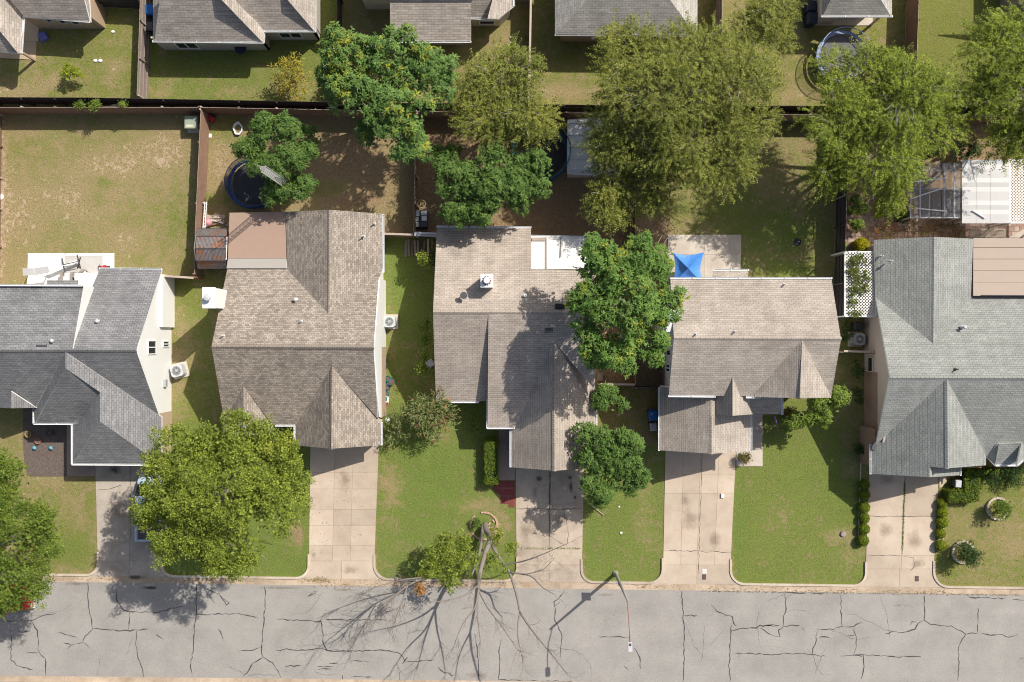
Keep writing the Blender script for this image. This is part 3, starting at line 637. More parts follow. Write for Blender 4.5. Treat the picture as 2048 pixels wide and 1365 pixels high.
def ridgecap(parent, pts, mat, w=.28):
    mb = MB()
    for i in range(len(pts)-1):
        a, b = Vector(pts[i]), Vector(pts[i+1]); d = b-a; k = max(1, int(d.length/.3)); n = Vector((-d.y, d.x, 0)).normalized()*(w/2)
        for j in range(k):
            p, q = a+d*(j/k), a+d*((j+1.15)/k); up = Vector((0, 0, .03+.012)); dn = Vector((0, 0, -.07))
            mb.poly([p+n+dn, p+up*.6, q+up, q+n+dn], 0, [(0, 0), (.14, 0), (.14, .3), (0, .3)]); mb.poly([p+up*.6, p-n+dn, q-n+dn, q+up], 0, [(.14, 0), (.28, 0), (.28, .3), (.14, .3)])
    return mb.build('ridge_cap', mat, parent)

SH_DARK = shingle('charcoal_shingles', (0.200, 0.200, 0.205), (0.260, 0.260, 0.266), (0.103, 0.103, 0.109))
SH_MOT = shingle('mottled_brown_shingles', (0.238, 0.204, 0.172), (0.408, 0.352, 0.294), (0.168, 0.143, 0.122), 0.08, 0.24, 0.14)
SH_TAN = shingle('tan_shingles', (0.385, 0.329, 0.280), (0.455, 0.393, 0.336), (0.237, 0.203, 0.171))
SH_TAN2 = shingle('taupe_shingles', (0.377, 0.330, 0.284), (0.443, 0.390, 0.337), (0.238, 0.205, 0.179))
SH_GRN = shingle('green_grey_shingles', (0.271, 0.280, 0.262), (0.323, 0.331, 0.314), (0.151, 0.159, 0.151), 0.08, 0.3, 0.16)
SH_TOP = shingle('weathered_taupe_shingles', (0.337, 0.298, 0.258), (0.449, 0.396, 0.350), (0.218, 0.192, 0.166), 0.12, 0.5, 0.16)
SH_GRY = shingle('grey_taupe_shingles', (0.356, 0.337, 0.310), (0.443, 0.423, 0.390), (0.225, 0.212, 0.192), 0.1, 0.4, 0.16)
FLATTAN = M('tan_roll_roofing', (0.36, 0.25, 0.19), 0.9, 0.05, 1.5, fine=0.1)
FLATGREY = M('grey_roll_roofing', (0.37, 0.345, 0.31), 0.9, 0.05, 1.5)
FLATTAN2 = M('beige_flat_roofing', (0.42, 0.345, 0.285), 0.9, 0.05, 1.0)
WHITEROOF = M('white_roof_membrane', (0.73, 0.72, 0.69), 0.6, 0.06, 0.8)

# ---- dark grey house, far left
h1 = thing('house', 'dark grey shingled house with white gable wall at the left edge', 'house', P(170, 720))
hr, he = 5.85, 2.4
Np = plane('y', 538, he, 701, hr); NL = plane('y', 571, 4.8, 694, 5.82); Sm = plane('y', 831, 2.48, 701, hr)
E1 = plane('x', 131, 5.8, 323, 2.4); W1 = plane('x', 131, 5.8, 68, 2.5); S1 = plane('y', 737, 5.8, 847, 2.5); h200 = E1(200, 800).z; W2 = plane('x', 200, h200, 146, 2.5); S2 = plane('y', 843, h200, 928, 2.45)
r1 = roof_part(h1, [(Np, [(200,538),(324,539),(272,701),(140,701),(181,582)]), (NL, [(-120,571),(167,572),(146,694),(146,701),(-120,701)]),
    (Sm, [(-120,701),(272,701),(318,831),(131,705),(70,816),(-120,816)]),
    (E1, [(131,705),(318,831),(323,834),(323,929),(200,843),(200,785),(131,737)]), (W1, [(131,705),(131,737),(70,847),(66,816)]),
    (S1, [(131,737),(200,785),(158,847),(70,847)]), (W2, [(200,785),(200,843),(146,928),(146,847),(158,847)]), (S2, [(200,843),(323,929),(146,928)]),
    (plane('x', 22, 4.2, 72, 2.95), [(22,783),(72,816),(22,817)]), (plane('x', 22, 4.2, -6, 3.0), [(22,783),(22,817),(2,816)])], SH_DARK, fascia=WHITE)
ridgecap(r1, [NL(-100, 701), Np(272, 701)], SH_DARK)
xw = -(1024-343)/S
wallrect(h1, -120, 571, 140, 816, 2.5, WHITE, .3); wallrect(h1, 140, 538, 318, 830, 2.4, WHITE, .3); wallrect(h1, 70, 780, 200, 847, 2.5, WHITE, .3); wallrect(h1, 146, 800, 323, 928, 2.45, BRICKTAN, .3)
zr = lambda y: 0
yA, yR, yB = Np(324, 539).y-.3, Np(272, 701).y, Sm(318, 831).y+.1
vpoly(h1, [(xw, yA, -.1), (xw, yA, 2.45), (xw, yR, hr-.15), (xw, yB, Sm(318, 831).z-.25), (xw, yB, -.1)], WHITE, (1, 0, 0), name='gable_wall')
vpoly(h1, [(xw+.004, yB, -.1), (xw+.004, yB, 2.3), (xw+.004, yB-1.7, 2.3), (xw+.004, yB-1.7, -.1)], BRICKTAN, (1, 0, 0), name='brick_wall')
a_, b_ = NL(167, 572), NL(146, 694)
vpoly(h1, [(a_.x-.05, a_.y, 2.3), (a_.x-.05, a_.y, a_.z-.05), (b_.x-.05, b_.y, b_.z-.05), (b_.x-.05, b_.y, 5.6)], WHITE, (1, 0, 0), name='dormer_wall')
vpoly(h1, [(a_.x-6, a_.y-.25, 2.2), (a_.x-.1, a_.y-.25, 2.2), (a_.x-.1, a_.y-.25, a_.z-.1), (a_.x-6, a_.y-.25, a_.z-.1)], WHITE, (0, 1, 0), name='dormer_wall')
bo = MB(); yy0, yy1 = P(0, 551, 1).y, P(0, 655, 1).y; bo.box((xw+.11, (yy0+yy1)/2, 1.1), (.22, yy0-yy1, 2.2)); bo.build('wall_bump_out', WHITE, h1)
win(h1, 'x', xw, 295, 682, 311, 708, 1, 2); win(h1, 'x', xw, 325, 683, 337, 694, 1, 2)
gutter(h1, (200, 537.5), (324, 538.5), 2.38); gutter(h1, (-100, 570.5), (167, 571.5), 4.97); gutter(h1, (69, 848), (158, 848), 2.42); gutter(h1, (145, 929), (322, 930), 2.38); gutter(h1, (145, 850), (145, 928), 2.4); gutter(h1, (68.5, 818), (68.5, 847), 2.42)
for a in ((108, 682, 5.62), (198, 643, 4.6)): vent(r1, *a, kind='hood')
vent(r1, 83, 692.5, 5.82, 'patch', DARKGREY); vent(r1, 73, 574.5, 4.86, 'patch', DARKGREY)
roof_part(h1, [(plane('y', 560, 2.6, 571, 2.75), [(94,561),(157,561),(156,585),(92,585)])], SH_DARK, 'awning_roof')
mb = MB(); mb.box((xw+.1, P(0,765).y, 1.4), (.2, .5, .35)); mb.build('utility_meter', GREY, h1)

# ---- mottled brown house
h2 = thing('house', 'mottled brown shingled house with tan flat patio roof and white chimney', 'house', P(600, 700))
hr = 5.45
N2 = plane('y', 536, 2.7, 694, hr); S2m = plane('y', 850, 2.55, 694, hr)
rw = N2(657, 629).z
Wn = plane('x', 572, 2.7, 658, rw); En = plane('x', 766, 2.6, 658, rw)
ag = S2m(664, 733).z; Wg = plane('x', 590, 2.45, 664, ag); Eg = plane('x', 763, 2.45, 664, ag)
ad = S2m(487, 773).z; Wd = plane('x', 450, 2.7, 487, ad); Ed = plane('x', 542, 2.5, 487, ad)
r2 = roof_part(h2, [(N2, [(455,536),(574,537),(657,629),(765,538),(757,560),(747,696),(423,694)]), (Wn, [(572,424),(658,420),(657,629),(574,540)]), (En, [(658,420),(764,428),(766,537),(657,629)]),
    (S2m, [(423,694),(747,696),(756,838),(664,733),(591,850),(545,850),(487,773),(452,835),(450,850)]), (Wg, [(664,733),(662,898),(590,891),(590,850)]), (Eg, [(664,733),(757,838),(763,840),(763,891),(662,898)]),
    (Wd, [(487,773),(487,872),(447,866),(447,845)]), (Ed, [(487,773),(545,850),(545,866),(487,872)])], SH_MOT)
ridgecap(r2, [N2(423, 694), N2(747, 695.5)], SH_MOT); ridgecap(r2, [Wn(658, 420), Wn(657, 629)], SH_MOT); ridgecap(r2, [Wg(664, 733), Wg(662, 898)], SH_MOT)
wallrect(h2, 452, 536, 760, 850, 2.6, WHITE, .3); wallrect(h2, 572, 424, 766, 600, 2.6, WHITE, .35); wallrect(h2, 590, 800, 763, 893, 2.45, BRICKTAN, .3)
xw = -252/S
e1, e2, e3 = N2(758, 556), N2(747, 695), S2m(756, 838)
vpoly(h2, [(xw, e1.y, -.1), (xw, e1.y, e1.z-.15), (xw, e2.y, e2.z-.15), (xw, e3.y+.1, 2.6), (xw, e3.y+.1, -.1)], WHITE, (1, 0, 0))
vpoly(h2, [(xw+.02, e2.y, -.1), (xw+.02, e2.y, 2.2), (xw+.02, e3.y, 2.2), (xw+.02, e3.y, -.1)], BRICKTAN, (1, 0, 0), name='brick_wall')
xl = P(423, 694, hr).x+.3; e1, e2, e3 = N2(455, 536), N2(423, 694), S2m(450, 850)
vpoly(h2, [(xl, e1.y-.3, 2), (xl, e1.y-.3, 2.6), (xl, e2.y, e2.z-.15), (xl, e3.y+.3, 2.6), (xl, e3.y+.3, 2)], WHITE, (-1, 0, 0))
for (xx, q, ap) in ((658, (572, 766), rw),):
    a, b, c = Wn(573, 424), En(764, 428), Wn(658, 420)
    vpoly(h2, [(a.x+.3, a.y-.3, 2.2), (b.x-.3, a.y-.3, 2.2), (b.x-.3, a.y-.3, b.z), (c.x, a.y-.3, c.z-.2), (a.x+.3, a.y-.3, a.z)], WHITE, (0, 1, 0))
a, b, c = Wg(590, 891), Eg(763, 891), Wg(662, 898)
vpoly(h2, [(a.x+.3, a.y+.3, 2.2), (b.x-.3, a.y+.3, 2.2), (b.x-.3, a.y+.3, b.z), (c.x, a.y+.3, c.z-.2), (a.x+.3, a.y+.3, a.z)], WHITE, (0, -1, 0))
gutter(h2, (552, 851.5), (590, 851.5), 2.5); gutter(h2, (589.5, 852), (589.5, 890), 2.42); gutter(h2, (764, 845), (764, 890), 2.42); gutter(h2, (767, 430), (767.5, 545), 2.58)
for a in ((749, 448, 3.0), (727, 473, 3.5)): vent(r2, *a, kind='pipe')
for a in ((592, 600, 3.85),): vent(r2, *a, kind='hood')
for a in ((603, 643, 4.6), (447, 672, 5.12)): vent(r2, *a, kind='pipe')
roof_part(h2, [(plane('y', 424, 2.55, 517, 2.7), [(459,426),(572,424),(572.5,517),(456,517)])], FLATTAN, 'patio_roof', th=.2, fascia=M('brown_trim', (.16, .10, .07)))
roof_part(h2, [(plane('y', 517, 2.72, 536, 2.85), [(456,517.5),(572.5,517.5),(573,537),(453,537)])], FLATGREY, 'patio_roof_flashing', th=.15)
for x in (466, 566): p = P(x, 432, 2.4); MB().box((p.x, p.y, 1.15), (.12, .12, 2.5)).build('patio_post', WHITE, h2)
pc = P(418, 596, 6.0); cb = P(442, 596, 3)
ch = MB().box((pc.x, pc.y, 2.9), (.76, 1.28, 6.1)).build('chimney', WHITE, h2)
MB().box((pc.x, pc.y, 5.99), (.84, 1.36, .10)).build('chimney_cap', WHITEMETAL, ch); MB().lathe((pc.x, pc.y, 6.03), [(.16, 0), (.16, .28), (.24, .3), (.2, .42), (.05, .45)], 16).build('flue', LGREY, ch)

# ---- centre house
h3 = thing('house', 'tan shingled house in the centre with a white flat patio roof', 'house', P(1030, 700))
hr = 5.6
N3 = plane('y', 455, 2.5, 625, hr); S3 = plane('y', 803, 2.5, 625, hr); S3r = plane('y', 855, 2.85, 625, hr)
ag = S3r(1108, 683).z; Wg = plane('x', 1022, 2.55, 1109, ag); Eg = plane('x', 1193, 2.55, 1109, ag)
r3 = roof_part(h3, [(N3, [(874,455),(1062,457),(1062,539),(1192,541),(1192,626),(866,625)]), (S3, [(866,625),(985,625),(985,800),(960,803),(872,803)]),
    (S3r, [(977,625),(1192,626),(1190,780),(1108,683),(1032,855),(975,855)]), (Wg, [(1108,683),(1109,942),(1022,935),(1022,856),(1032,855)]), (Eg, [(1108,683),(1190,780),(1193,785),(1192,936),(1109,942)])], SH_TAN)
ridgecap(r3, [N3(866, 625), N3(1192, 625.6)], SH_TAN); ridgecap(r3, [Wg(1108, 700), Wg(1109, 942)], SH_TAN)
wallrect(h3, 874, 455, 1062, 620, 2.5, BEIGE, .35); wallrect(h3, 872, 540, 1192, 803, 2.5, BEIGE, .35); wallrect(h3, 976, 620, 1192, 855, 2.8, BEIGE, .3); wallrect(h3, 1022, 780, 1192, 936, 2.5, BRICK, .3)
for sx, xx in ((-1, 870), (1, 1192)):
    a, b, c = N3(xx, 456), N3(xx, 625), S3(xx, 803); X = b.x-sx*.3
    ya = a.y-.3 if sx < 0 else N3(xx, 541).y-.3
    vpoly(h3, [(X, ya, 2), (X, ya, 2.5 if sx < 0 else 3.5), (X, b.y, b.z-.15), (X, c.y+.3, 2.5), (X, c.y+.3, 2)], BEIGE, (sx, 0, 0))
a, b, c = Wg(1022, 935), Eg(1192, 936), Wg(1109, 942)
vpoly(h3, [(a.x+.3, a.y+.25, 2.2), (b.x-.3, a.y+.25, 2.2), (b.x-.3, a.y+.25, b.z), (c.x, a.y+.25, c.z-.2), (a.x+.3, a.y+.25, a.z)], BEIGE, (0, -1, 0))
a, b = S3r(977, 640), S3r(976, 853)
vpoly(h3, [(a.x+.12, a.y, a.z-.6), (a.x+.12, a.y, a.z-.1), (a.x+.12, b.y+.2, b.z-.1), (a.x+.12, b.y+.2, 1.8)], BEIGE, (-1, 0, 0), name='step_wall')
gutter(h3, (899, 804.5), (957, 804.5), 2.42); gutter(h3, (955, 798), (976, 798), 2.45); gutter(h3, (974.5, 800), (974.5, 855), 2.8); gutter(h3, (974, 856.5), (1029, 856.5), 2.78); gutter(h3, (1021, 860), (1021, 934), 2.5); gutter(h3, (874, 453.8), (1062, 455.5), 2.45); gutter(h3, (1193.5, 800), (1193.5, 935), 2.5)
roof_part(h3, [(plane('y', 472, 2.5, 539, 2.75), [(1062.5,474),(1192,476),(1192,539),(1062.5,538.5)])], WHITEROOF, 'patio_roof', th=.15)
gutter(h3, (1062, 472.5), (1192, 475), 2.45); mb = MB()
for x, y0, y1, w in ((1092, 476, 538, .10), (1122, 476, 514, .06)): a, b = P(x, y0, 2.55), P(x, y1, 2.78); mb.beam(a, b, w, .04)
mb.build('roof_seam', M('grimy_seam', (.30, .27, .24)), h3); MB().box(P(1077, 479, 2.6), (.9, .2, .05)).build('roof_patch', FLATTAN2, h3)
for x in (1068, 1180): p = P(x, 478, 2.4); MB().box((p.x, p.y, 1.15), (.12, .12, 2.5)).build('patio_post', WHITE, h3)
p = P(973.5, 562, 6.2); c3 = MB().box((p.x, p.y, 5.0), (.74, .80, 2.4)).build('chimney', WHITE, h3)
MB().box((p.x, p.y, 6.21), (.80, .86, .06)).build('chimney_cap', WHITEMETAL, c3); MB().lathe((p.x, p.y, 6.25), [(.15, 0), (.15, .22), (.22, .25), (.18, .36), (.03, .38)], 16).build('flue', WHITEMETAL, c3)
mb = MB()
for i in range(10): t = i*.63; mb.box((p.x+.25*math.cos(t), p.y+.25*math.sin(t), 6.27), (.10, .07, .06), t)
mb.build('rust_stain_collar', M('rusty_metal', (.25, .09, .05), .8, .4, 9), c3)
vent(r3, 1050, 592, 4.95, 'hood', WHITEMETAL); vent(r3, 1120, 613, 5.5, 'box', BLACK); vent(r3, 1098, 660, 5.15, 'box', DARKGREY); vent(r3, 1012, 588, 4.9, 'patch', FLATGREY)
mb = MB(); p = P(925, 591, 5.0); mb.tube([p-Vector((0, 0, .2)), p+Vector((0, 0, .7))], .035, 8); mb.lathe((p.x+.12, p.y-.05, p.z+.6), [(.05, 0), (.2, .05), (.24, .12)], 14); mb.build('satellite_dish', DARKGREY, r3)

# ---- two-storey house
h4 = thing('house', 'taupe shingled two storey house with a low front garage roof', 'house', P(1500, 700))
he, hr = 5.0, 6.75
N4 = plane('y', 558, he, 677, hr); S4 = plane('y', 793, he, 677, hr)
ab = S4(1604, 680).z; Wb = plane('x', 1501, he-.05, 1604, ab); Eb = plane('x', 1662, he+.6, 1604, ab)
am = 5.6; Wm = plane('x', 1423, 4.0, 1465, am); Em = plane('x', 1507, 4.0, 1465, am)
Wgl = plane('x', 1319, 2.6, 1423, 4.5); Egl = plane('x', 1501, 2.75, 1423, 4.5)
r4 = roof_part(h4, [(N4, [(1341,558),(1663,558),(1682,679),(1348,676)]), (S4, [(1348,676),(1682,679),(1662,795),(1338,791)]),
    (Wb, [(1604,680),(1600,797),(1500,794)]), (Eb, [(1604,680),(1663,796),(1600,797)])], SH_TAN2)
roof_part(h4, [(Wm, [(1465,752),(1465,832),(1424,829),(1424,800)]), (Em, [(1465,752),(1490,790),(1507,829),(1465,832)])], SH_TAN2, 'entry_gable_roof')
rg = roof_part(h4, [(Wgl, [(1321,772),(1423,772),(1423,908),(1319,901)]), (Egl, [(1423,772),(1500,772),(1501,903),(1423,908)])], SH_TAN2, 'garage_roof')
roof_part(h4, [(plane('y', 829, 2.8, 780, 3.6), [(1492,780),(1563,780),(1563,829),(1492,829)])], SH_TAN2, 'porch_roof'); roof_part(h4, [(plane('y', 541, 2.7, 556, 2.95), [(1427,541.5),(1497,541.5),(1495,572),(1425,572)])], SH_TAN2, 'rear_awning_roof')
ridgecap(r4, [N4(1348, 677), N4(1682, 678)], SH_TAN2); ridgecap(rg, [Wgl(1423, 832), Wgl(1423, 908)], SH_TAN2); ridgecap(r4, [Wb(1604, 690), Wb(1600, 797)], SH_TAN2)
WG4 = M('pale_grey_siding', (0.60, 0.62, 0.64), 0.7, 0.04)
wallrect(h4, 1339, 558, 1662, 793, he, WG4, .3); wallrect(h4, 1319, 772, 1500, 902, 2.6, BRICK, .3)
for sx, xa, xb in ((-1, 1339, 1348), (1, 1663, 1682)):
    a, b, c = N4(xa, 558), N4(xb, 677), S4(xa, 793); X = b.x-sx*.3
    vpoly(h4, [(X, a.y-.3, 4), (X, a.y-.3, 4.95), (X, b.y, b.z-.15), (X, c.y+.3, 4.95), (X, c.y+.3, 4)], WG4, (sx, 0, 0))
X4 = P(1348, 677, hr).x+.3
vpoly(h4, [(X4-.02, N4(1339, 558).y-.4, -.1), (X4-.02, N4(1339, 558).y-.4, 1.4), (X4-.02, S4(1338, 791).y+.4, 1.4), (X4-.02, S4(1338, 791).y+.4, -.1)], BRICK, (-1, 0, 0), name='brick_skirt')
a, b, c = Wb(1502, 796), Eb(1662, 796), Wb(1601, 796)
vpoly(h4, [(a.x+.2, c.y+.3, 4.4), (b.x-.2, c.y+.3, 4.4), (b.x-.2, c.y+.3, b.z-.1), (c.x, c.y+.3, c.z-.2), (a.x+.2, c.y+.3, a.z-.1)], WG4, (0, -1, 0))
a, b, c = Wm(1424, 829), Em(1507, 829), Wm(1465, 832)
vpoly(h4, [(a.x+.15, a.y+.2, 2.9), (b.x-.15, a.y+.2, 2.9), (b.x-.15, a.y+.2, b.z-.1), (c.x, a.y+.2, c.z-.2), (a.x+.15, a.y+.2, a.z-.1)], WG4, (0, -1, 0))
wallrect(h4, 1424, 770, 1507, 829, 3.9, WG4, .25)
a, b, c = Wgl(1319, 901), Egl(1501, 903), Wgl(1423, 908)
vpoly(h4, [(a.x+.3, a.y+.3, 2.2), (b.x-.3, a.y+.3, 2.2), (b.x-.3, a.y+.3, b.z), (c.x, a.y+.3, c.z-.2), (a.x+.3, a.y+.3, a.z)], BRICK, (0, -1, 0))
gutter(h4, (1341, 557), (1663, 557), 4.97); gutter(h4, (1337, 792.5), (1430, 793.5), 4.95); gutter(h4, (1492, 795), (1520, 795), 4.95); gutter(h4, (1318, 775), (1318, 901), 2.55); gutter(h4, (1502, 832), (1502, 904), 2.7); gutter(h4, (1427, 540.5), (1497, 540.5), 2.66); gutter(h4, (1564, 797), (1564, 829), 2.9)
win(h4, 'x', X4, 1333, 728, 1341, 745, -1, 2); win(h4, 'x', X4, 1334, 700, 1342, 712, -1, 1)
for a in ((1391, 669, 6.65), (1469, 664, 6.6), (1568, 570, 5.2)): vent(r4, *a, kind='pipe')
pc = P(1351, 640, 5.8); MB().box((X4-.35, pc.y, 3.1), (.7, 1.6, 6.3)).build('chimney', WG4, h4)
for y in (775,): p = P(1341, y, 4.9); MB().beam(p, P(1321, 772, 2.7), .07, .07).build('downspout', WHITEMETAL, h4)

# ---- green-grey roofed house at the right
h5 = thing('house', 'green grey shingled house with beige side wall at the right edge', 'house', P(1930, 740))
he, hr = 2.8, 5.4
N5 = plane('y', 592, 2.8, 756, hr); S5 = plane('y', 913, 2.7, 756, hr)
rz_ = N5(1866, 688).z; Wn = plane('x', 1748, 2.75, 1867, rz_); En = plane('x', 1946, 3.0, 1867, rz_)
Wf = plane('x', 1741, 2.6, 1894, hr-.05); Ef = plane('x', 1972, 2.9, 1894, hr-.05); hw = Wf(1859, 940).z
Ef2 = plane('x', 1919, 2.75, 1859, hw)
r5 = roof_part(h5, [(N5, [(1752,596),(1866,688),(1945,592),(2200,594),(2200,758),(1780,755)]), (S5, [(1780,755),(2200,758),(2200,913),(1972,913),(1894,757),(1752,890)]),
    (Wn, [(1748,480),(1868,474),(1866,688),(1752,596)]), (En, [(1868,474),(1946,478),(1945,593),(1866,688)]),
    (Wf, [(1894,757),(1752,890),(1741,893),(1741,948),(1859,955),(1859,934),(1895,937)]), (Ef, [(1894,757),(1972,912),(1972,931),(1895,937)]), (Ef2, [(1859,932),(1919,932),(1919,951),(1859,955)]),
    (plane('y', 930, 2.6, 888, 3.35), [(1998,888),(2043,886),(2034,930),(1990,930)]), (plane('x', 1974, 2.62, 1998, 3.35), [(1998,888),(1990,930),(1972,913)]), (plane('x', 2066, 2.62, 2043, 3.35), [(2043,886),(2060,908),(2034,930)])], SH_GRN)
ridgecap(r5, [N5(1780, 756), N5(2195, 757)], SH_GRN); ridgecap(r5, [Wn(1868, 474), Wn(1866, 688)], SH_GRN); ridgecap(r5, [Wf(1894, 757), Wf(1895, 937)], SH_GRN)
wallrect(h5, 1752, 596, 2200, 890, 2.7, BEIGE, .3); wallrect(h5, 1748, 480, 1946, 640, 2.7, BEIGE, .3); wallrect(h5, 1741, 850, 1972, 945, 2.6, BRICK, .3)
X5 = (1729-1024)/S
a, b, c = N5(1752, 596), N5(1780, 755), S5(1752, 890)
vpoly(h5, [(X5, a.y, -.1), (X5, a.y, 2.75), (X5, b.y, b.z-.15), (X5, c.y, c.z-.1), (X5, c.y, -.1)], M('pinkish_beige_siding', (0.60, 0.50, 0.43), 0.7, 0.03), (-1, 0, 0))
vpoly(h5, [(X5-.03, b.y+.2, -.1), (X5-.03, b.y+.2, 2.25), (X5-.03, c.y-1.2, 2.25), (X5-.03, c.y-1.2, -.1)], BRICK, (-1, 0, 0), name='brick_wall')
win(h5, 'x', X5-.03, 1737, 715, 1746, 744, -1, 1, CREAM, 2)
a, b, c = Wn(1748, 480), En(1946, 478), Wn(1868, 474)
vpoly(h5, [(a.x+.3, a.y-.3, 2), (b.x-.3, a.y-.3, 2), (b.x-.3, a.y-.3, b.z-.1), (c.x, a.y-.3, c.z-.2), (a.x+.3, a.y-.3, a.z-.1)], BEIGE, (0, 1, 0))
a, b, c = Wf(1741, 945), Ef(1972, 931), Wf(1895, 937)
vpoly(h5, [(a.x+.3, b.y+.3, 2), (b.x-.3, b.y+.3, 2), (b.x-.3, b.y+.3, b.z-.1), (c.x, b.y+.3, c.z-.2), (a.x+.3, b.y+.3, a.z-.1)], BEIGE, (0, -1, 0))
gutter(h5, (1740, 889), (1740, 948), 2.55); gutter(h5, (1973, 914), (1990, 931), 2.55); gutter(h5, (1990, 931), (2034, 931), 2.55); gutter(h5, (1920, 934), (1920, 951), 2.7); gutter(h5, (2034, 931), (2062, 906), 2.55)
vent(r5, 1925, 655, 4.0, 'hood'); vent(r5, 1911, 739, 5.2, 'pipe', DARKGREY); vent(r5, 1762, 513, 3.2, 'pipe', LGREY); vent(r5, 1781, 523, 3.6, 'pipe', LGREY)
MB().box(P(1749, 893, 2.75), (.35, .5, .1)).build('roof_flashing', DARKGREY, h5)
pf = roof_part(h5, [(plane('y', 477, 3.0, 592, 3.2), [(1946.5,476.5),(2200,478),(2200,593),(1946.5,592)])], FLATTAN2, 'patio_roof', th=.2, fascia=M('brown_trim2', (.2, .13, .09)))
for k, y in enumerate((495, 518, 541, 565)): MB().beam(P(1948, y, 3.06+.03*k), P(2190, y, 3.06+.03*k), .03, .02).build('roof_seam', FLATTAN, pf)
MB().beam(P(1962, 591, 3.22), P(2190, 592, 3.22), .05, .05).build('roof_seam', BLACK, pf)
for x in (1955, 2100): p = P(x, 482, 2.9); MB().box((p.x, p.y, 1.4), (.14, .14, 2.9)).build('patio_post', BEIGE, h5)

# ---- houses along the top of the picture
t1 = thing('house', 'taupe shingled house with brown porch in the top left corner', 'house', P(60, 0))
he = 2.6; S_ = plane('y', 44, he, -70, 5.2); Ep = plane('x', 44, he, -60, 5.4); Sp = plane('y', 106, he, 0, 5.2)
rt = roof_part(t1, [(S_, [(-60,-70),(150,-70),(180,44),(48,33),(20,0)]), (plane('x', 180, he, 130, 4.6), [(150,-70),(174,-70),(181,44),(178,42)]), (Ep, [(0,63),(36,107),(43,107),(48,33),(20,0),(-40,-60),(-40,20)]), (Sp, [(0,63),(36,107),(-80,98),(-80,20),(-40,20)])], SH_TOP)
wallrect(t1, 40, -120, 182, 36, he, TANWALL, .2); X1 = P(181, 20, he).x
X1 = P(203, 50).x; vpoly(t1, [(X1, P(0, 58).y, -.1), (X1, P(0, -90).y, -.1), (X1, P(0, -90).y, 2.5), (X1, P(0, 58).y, 2.5)], TANWALL, (1, 0, 0), name='wall')
yw = P(0, 58).y
vpoly(t1, [(P(80, 50).x, yw, -.1), (P(201, 60).x, yw, -.1), (P(201, 60).x, yw, 2.5), (P(80, 50).x, yw, 2.5)], TANWALL, (0, -1, 0))
for a in ((86, 36, 108, 43), (112, 38, 136, 46), (139, 41, 163, 48)): win(t1, 'y', yw, *a, -1, 1, LGREY)
b = P(70, 121); MB().box((b.x, b.y, 1.25), (.14, .14, 2.6)).build('porch_post', TANWALL, t1)
gutter(t1, (49, 36), (43, 107), 2.55); gutter(t1, (48, 34), (180, 45), 2.55)

t2 = thing('house', 'taupe shingled house with two rear wings behind the big green tree', 'house', P(470, 0))
Sa = plane('y', 85, 2.6, -60, 5.6); Sb = plane('y', 63, 2.6, -60, 5.0)
rt = roof_part(t2, [(Sa, [(361,0),(443,0),(525,85),(309,83),(330,-90),(400,-90)]), (plane('x', 306, 2.6, 400, 5.4), [(306,-80),(400,-90),(361,0),(308,83),(306,83)]), (plane('x', 528, 2.6, 430, 5.2), [(400,-90),(470,-60),(470,0),(530,63),(528,86),(524,84),(443,0)]),
    (Sb, [(470,0),(470,-80),(540,-90),(575,0),(629,62),(530,63)]), (plane('x', 632, 2.6, 555, 4.8), [(540,-90),(632,-90),(632,63),(628,62),(575,0)])], SH_TOP)
WT2 = M('warm_grey_siding', (0.50, 0.45, 0.40), 0.7, 0.05)
yw = P(0, 101).y; yw2 = P(0, 81).y
vpoly(t2, [(P(330, 101).x, yw, -.1), (P(540, 101).x, yw, -.1), (P(540, 101).x, yw, 2.5), (P(330, 101).x, yw, 2.5)], WT2, (0, -1, 0), name='wall')
vpoly(t2, [(P(540, 81).x, yw2, -.1), (P(640, 81).x, yw2, -.1), (P(640, 81).x, yw2, 2.5), (P(540, 81).x, yw2, 2.5)], WT2, (0, -1, 0), name='wall')
wallrect(t2, 312, -110, 525, 70, 2.6, WT2, .25); wallrect(t2, 470, -110, 632, 50, 2.6, WT2, .25)
vpoly(t2, [(P(540, 81).x, yw, -.1), (P(540, 81).x, yw2, -.1), (P(540, 81).x, yw2, 2.5), (P(540, 81).x, yw, 2.5)], WT2, (1, 0, 0), name='wall')
vpoly(t2, [(P(640, 81).x, yw2, -.1), (P(640, 81).x, yw2+6, -.1), (P(640, 81).x, yw2+6, 2.5), (P(640, 81).x, yw2, 2.5)], WT2, (1, 0, 0), name='wall')
win(t2, 'y', yw, 347, 85, 401, 97, -1, 2, WHITE); win(t2, 'y', yw2, 556, 65, 606, 75, -1, 2, WHITE)
gutter(t2, (306, 84), (527, 86.5), 2.55); gutter(t2, (530, 64), (632, 64), 2.55)

t3 = thing('house', 'taupe shingled house with gabled wing and angled bay behind the fence', 'house', P(860, 0))
rt = roof_part(t3, [(plane('y', 84, 2.6, 10, 3.6), [(780,84),(942,84),(942,0),(942,-60),(780,-60)]), (plane('y', 37, 2.6, -60, 4.6), [(942,37),(975,37.5),(990,-20),(985,-70),(942,-70)]), (plane('x', 1010, 3.0, 985, 3.6), [(975,37.5),(997,39),(1027,13),(1027,-70),(985,-70),(990,-20)])], SH_TOP)
roof_part(t3, [(plane('y', -25, 4.7, -90, 6.2), [(700,-25),(975,-25),(975,-90),(700,-90)])], SH_TOP, 'upper_roof')
wallrect(t3, 700, -150, 975, -25, 4.7, CREAM, .3)
yw = P(0, 53).y; vpoly(t3, [(P(945, 53).x, yw, -.1), (P(1000, 53).x, yw, -.1), (P(1000, 53).x, yw, 2.5), (P(945, 53).x, yw, 2.5)], CREAM, (0, -1, 0), name='wall')
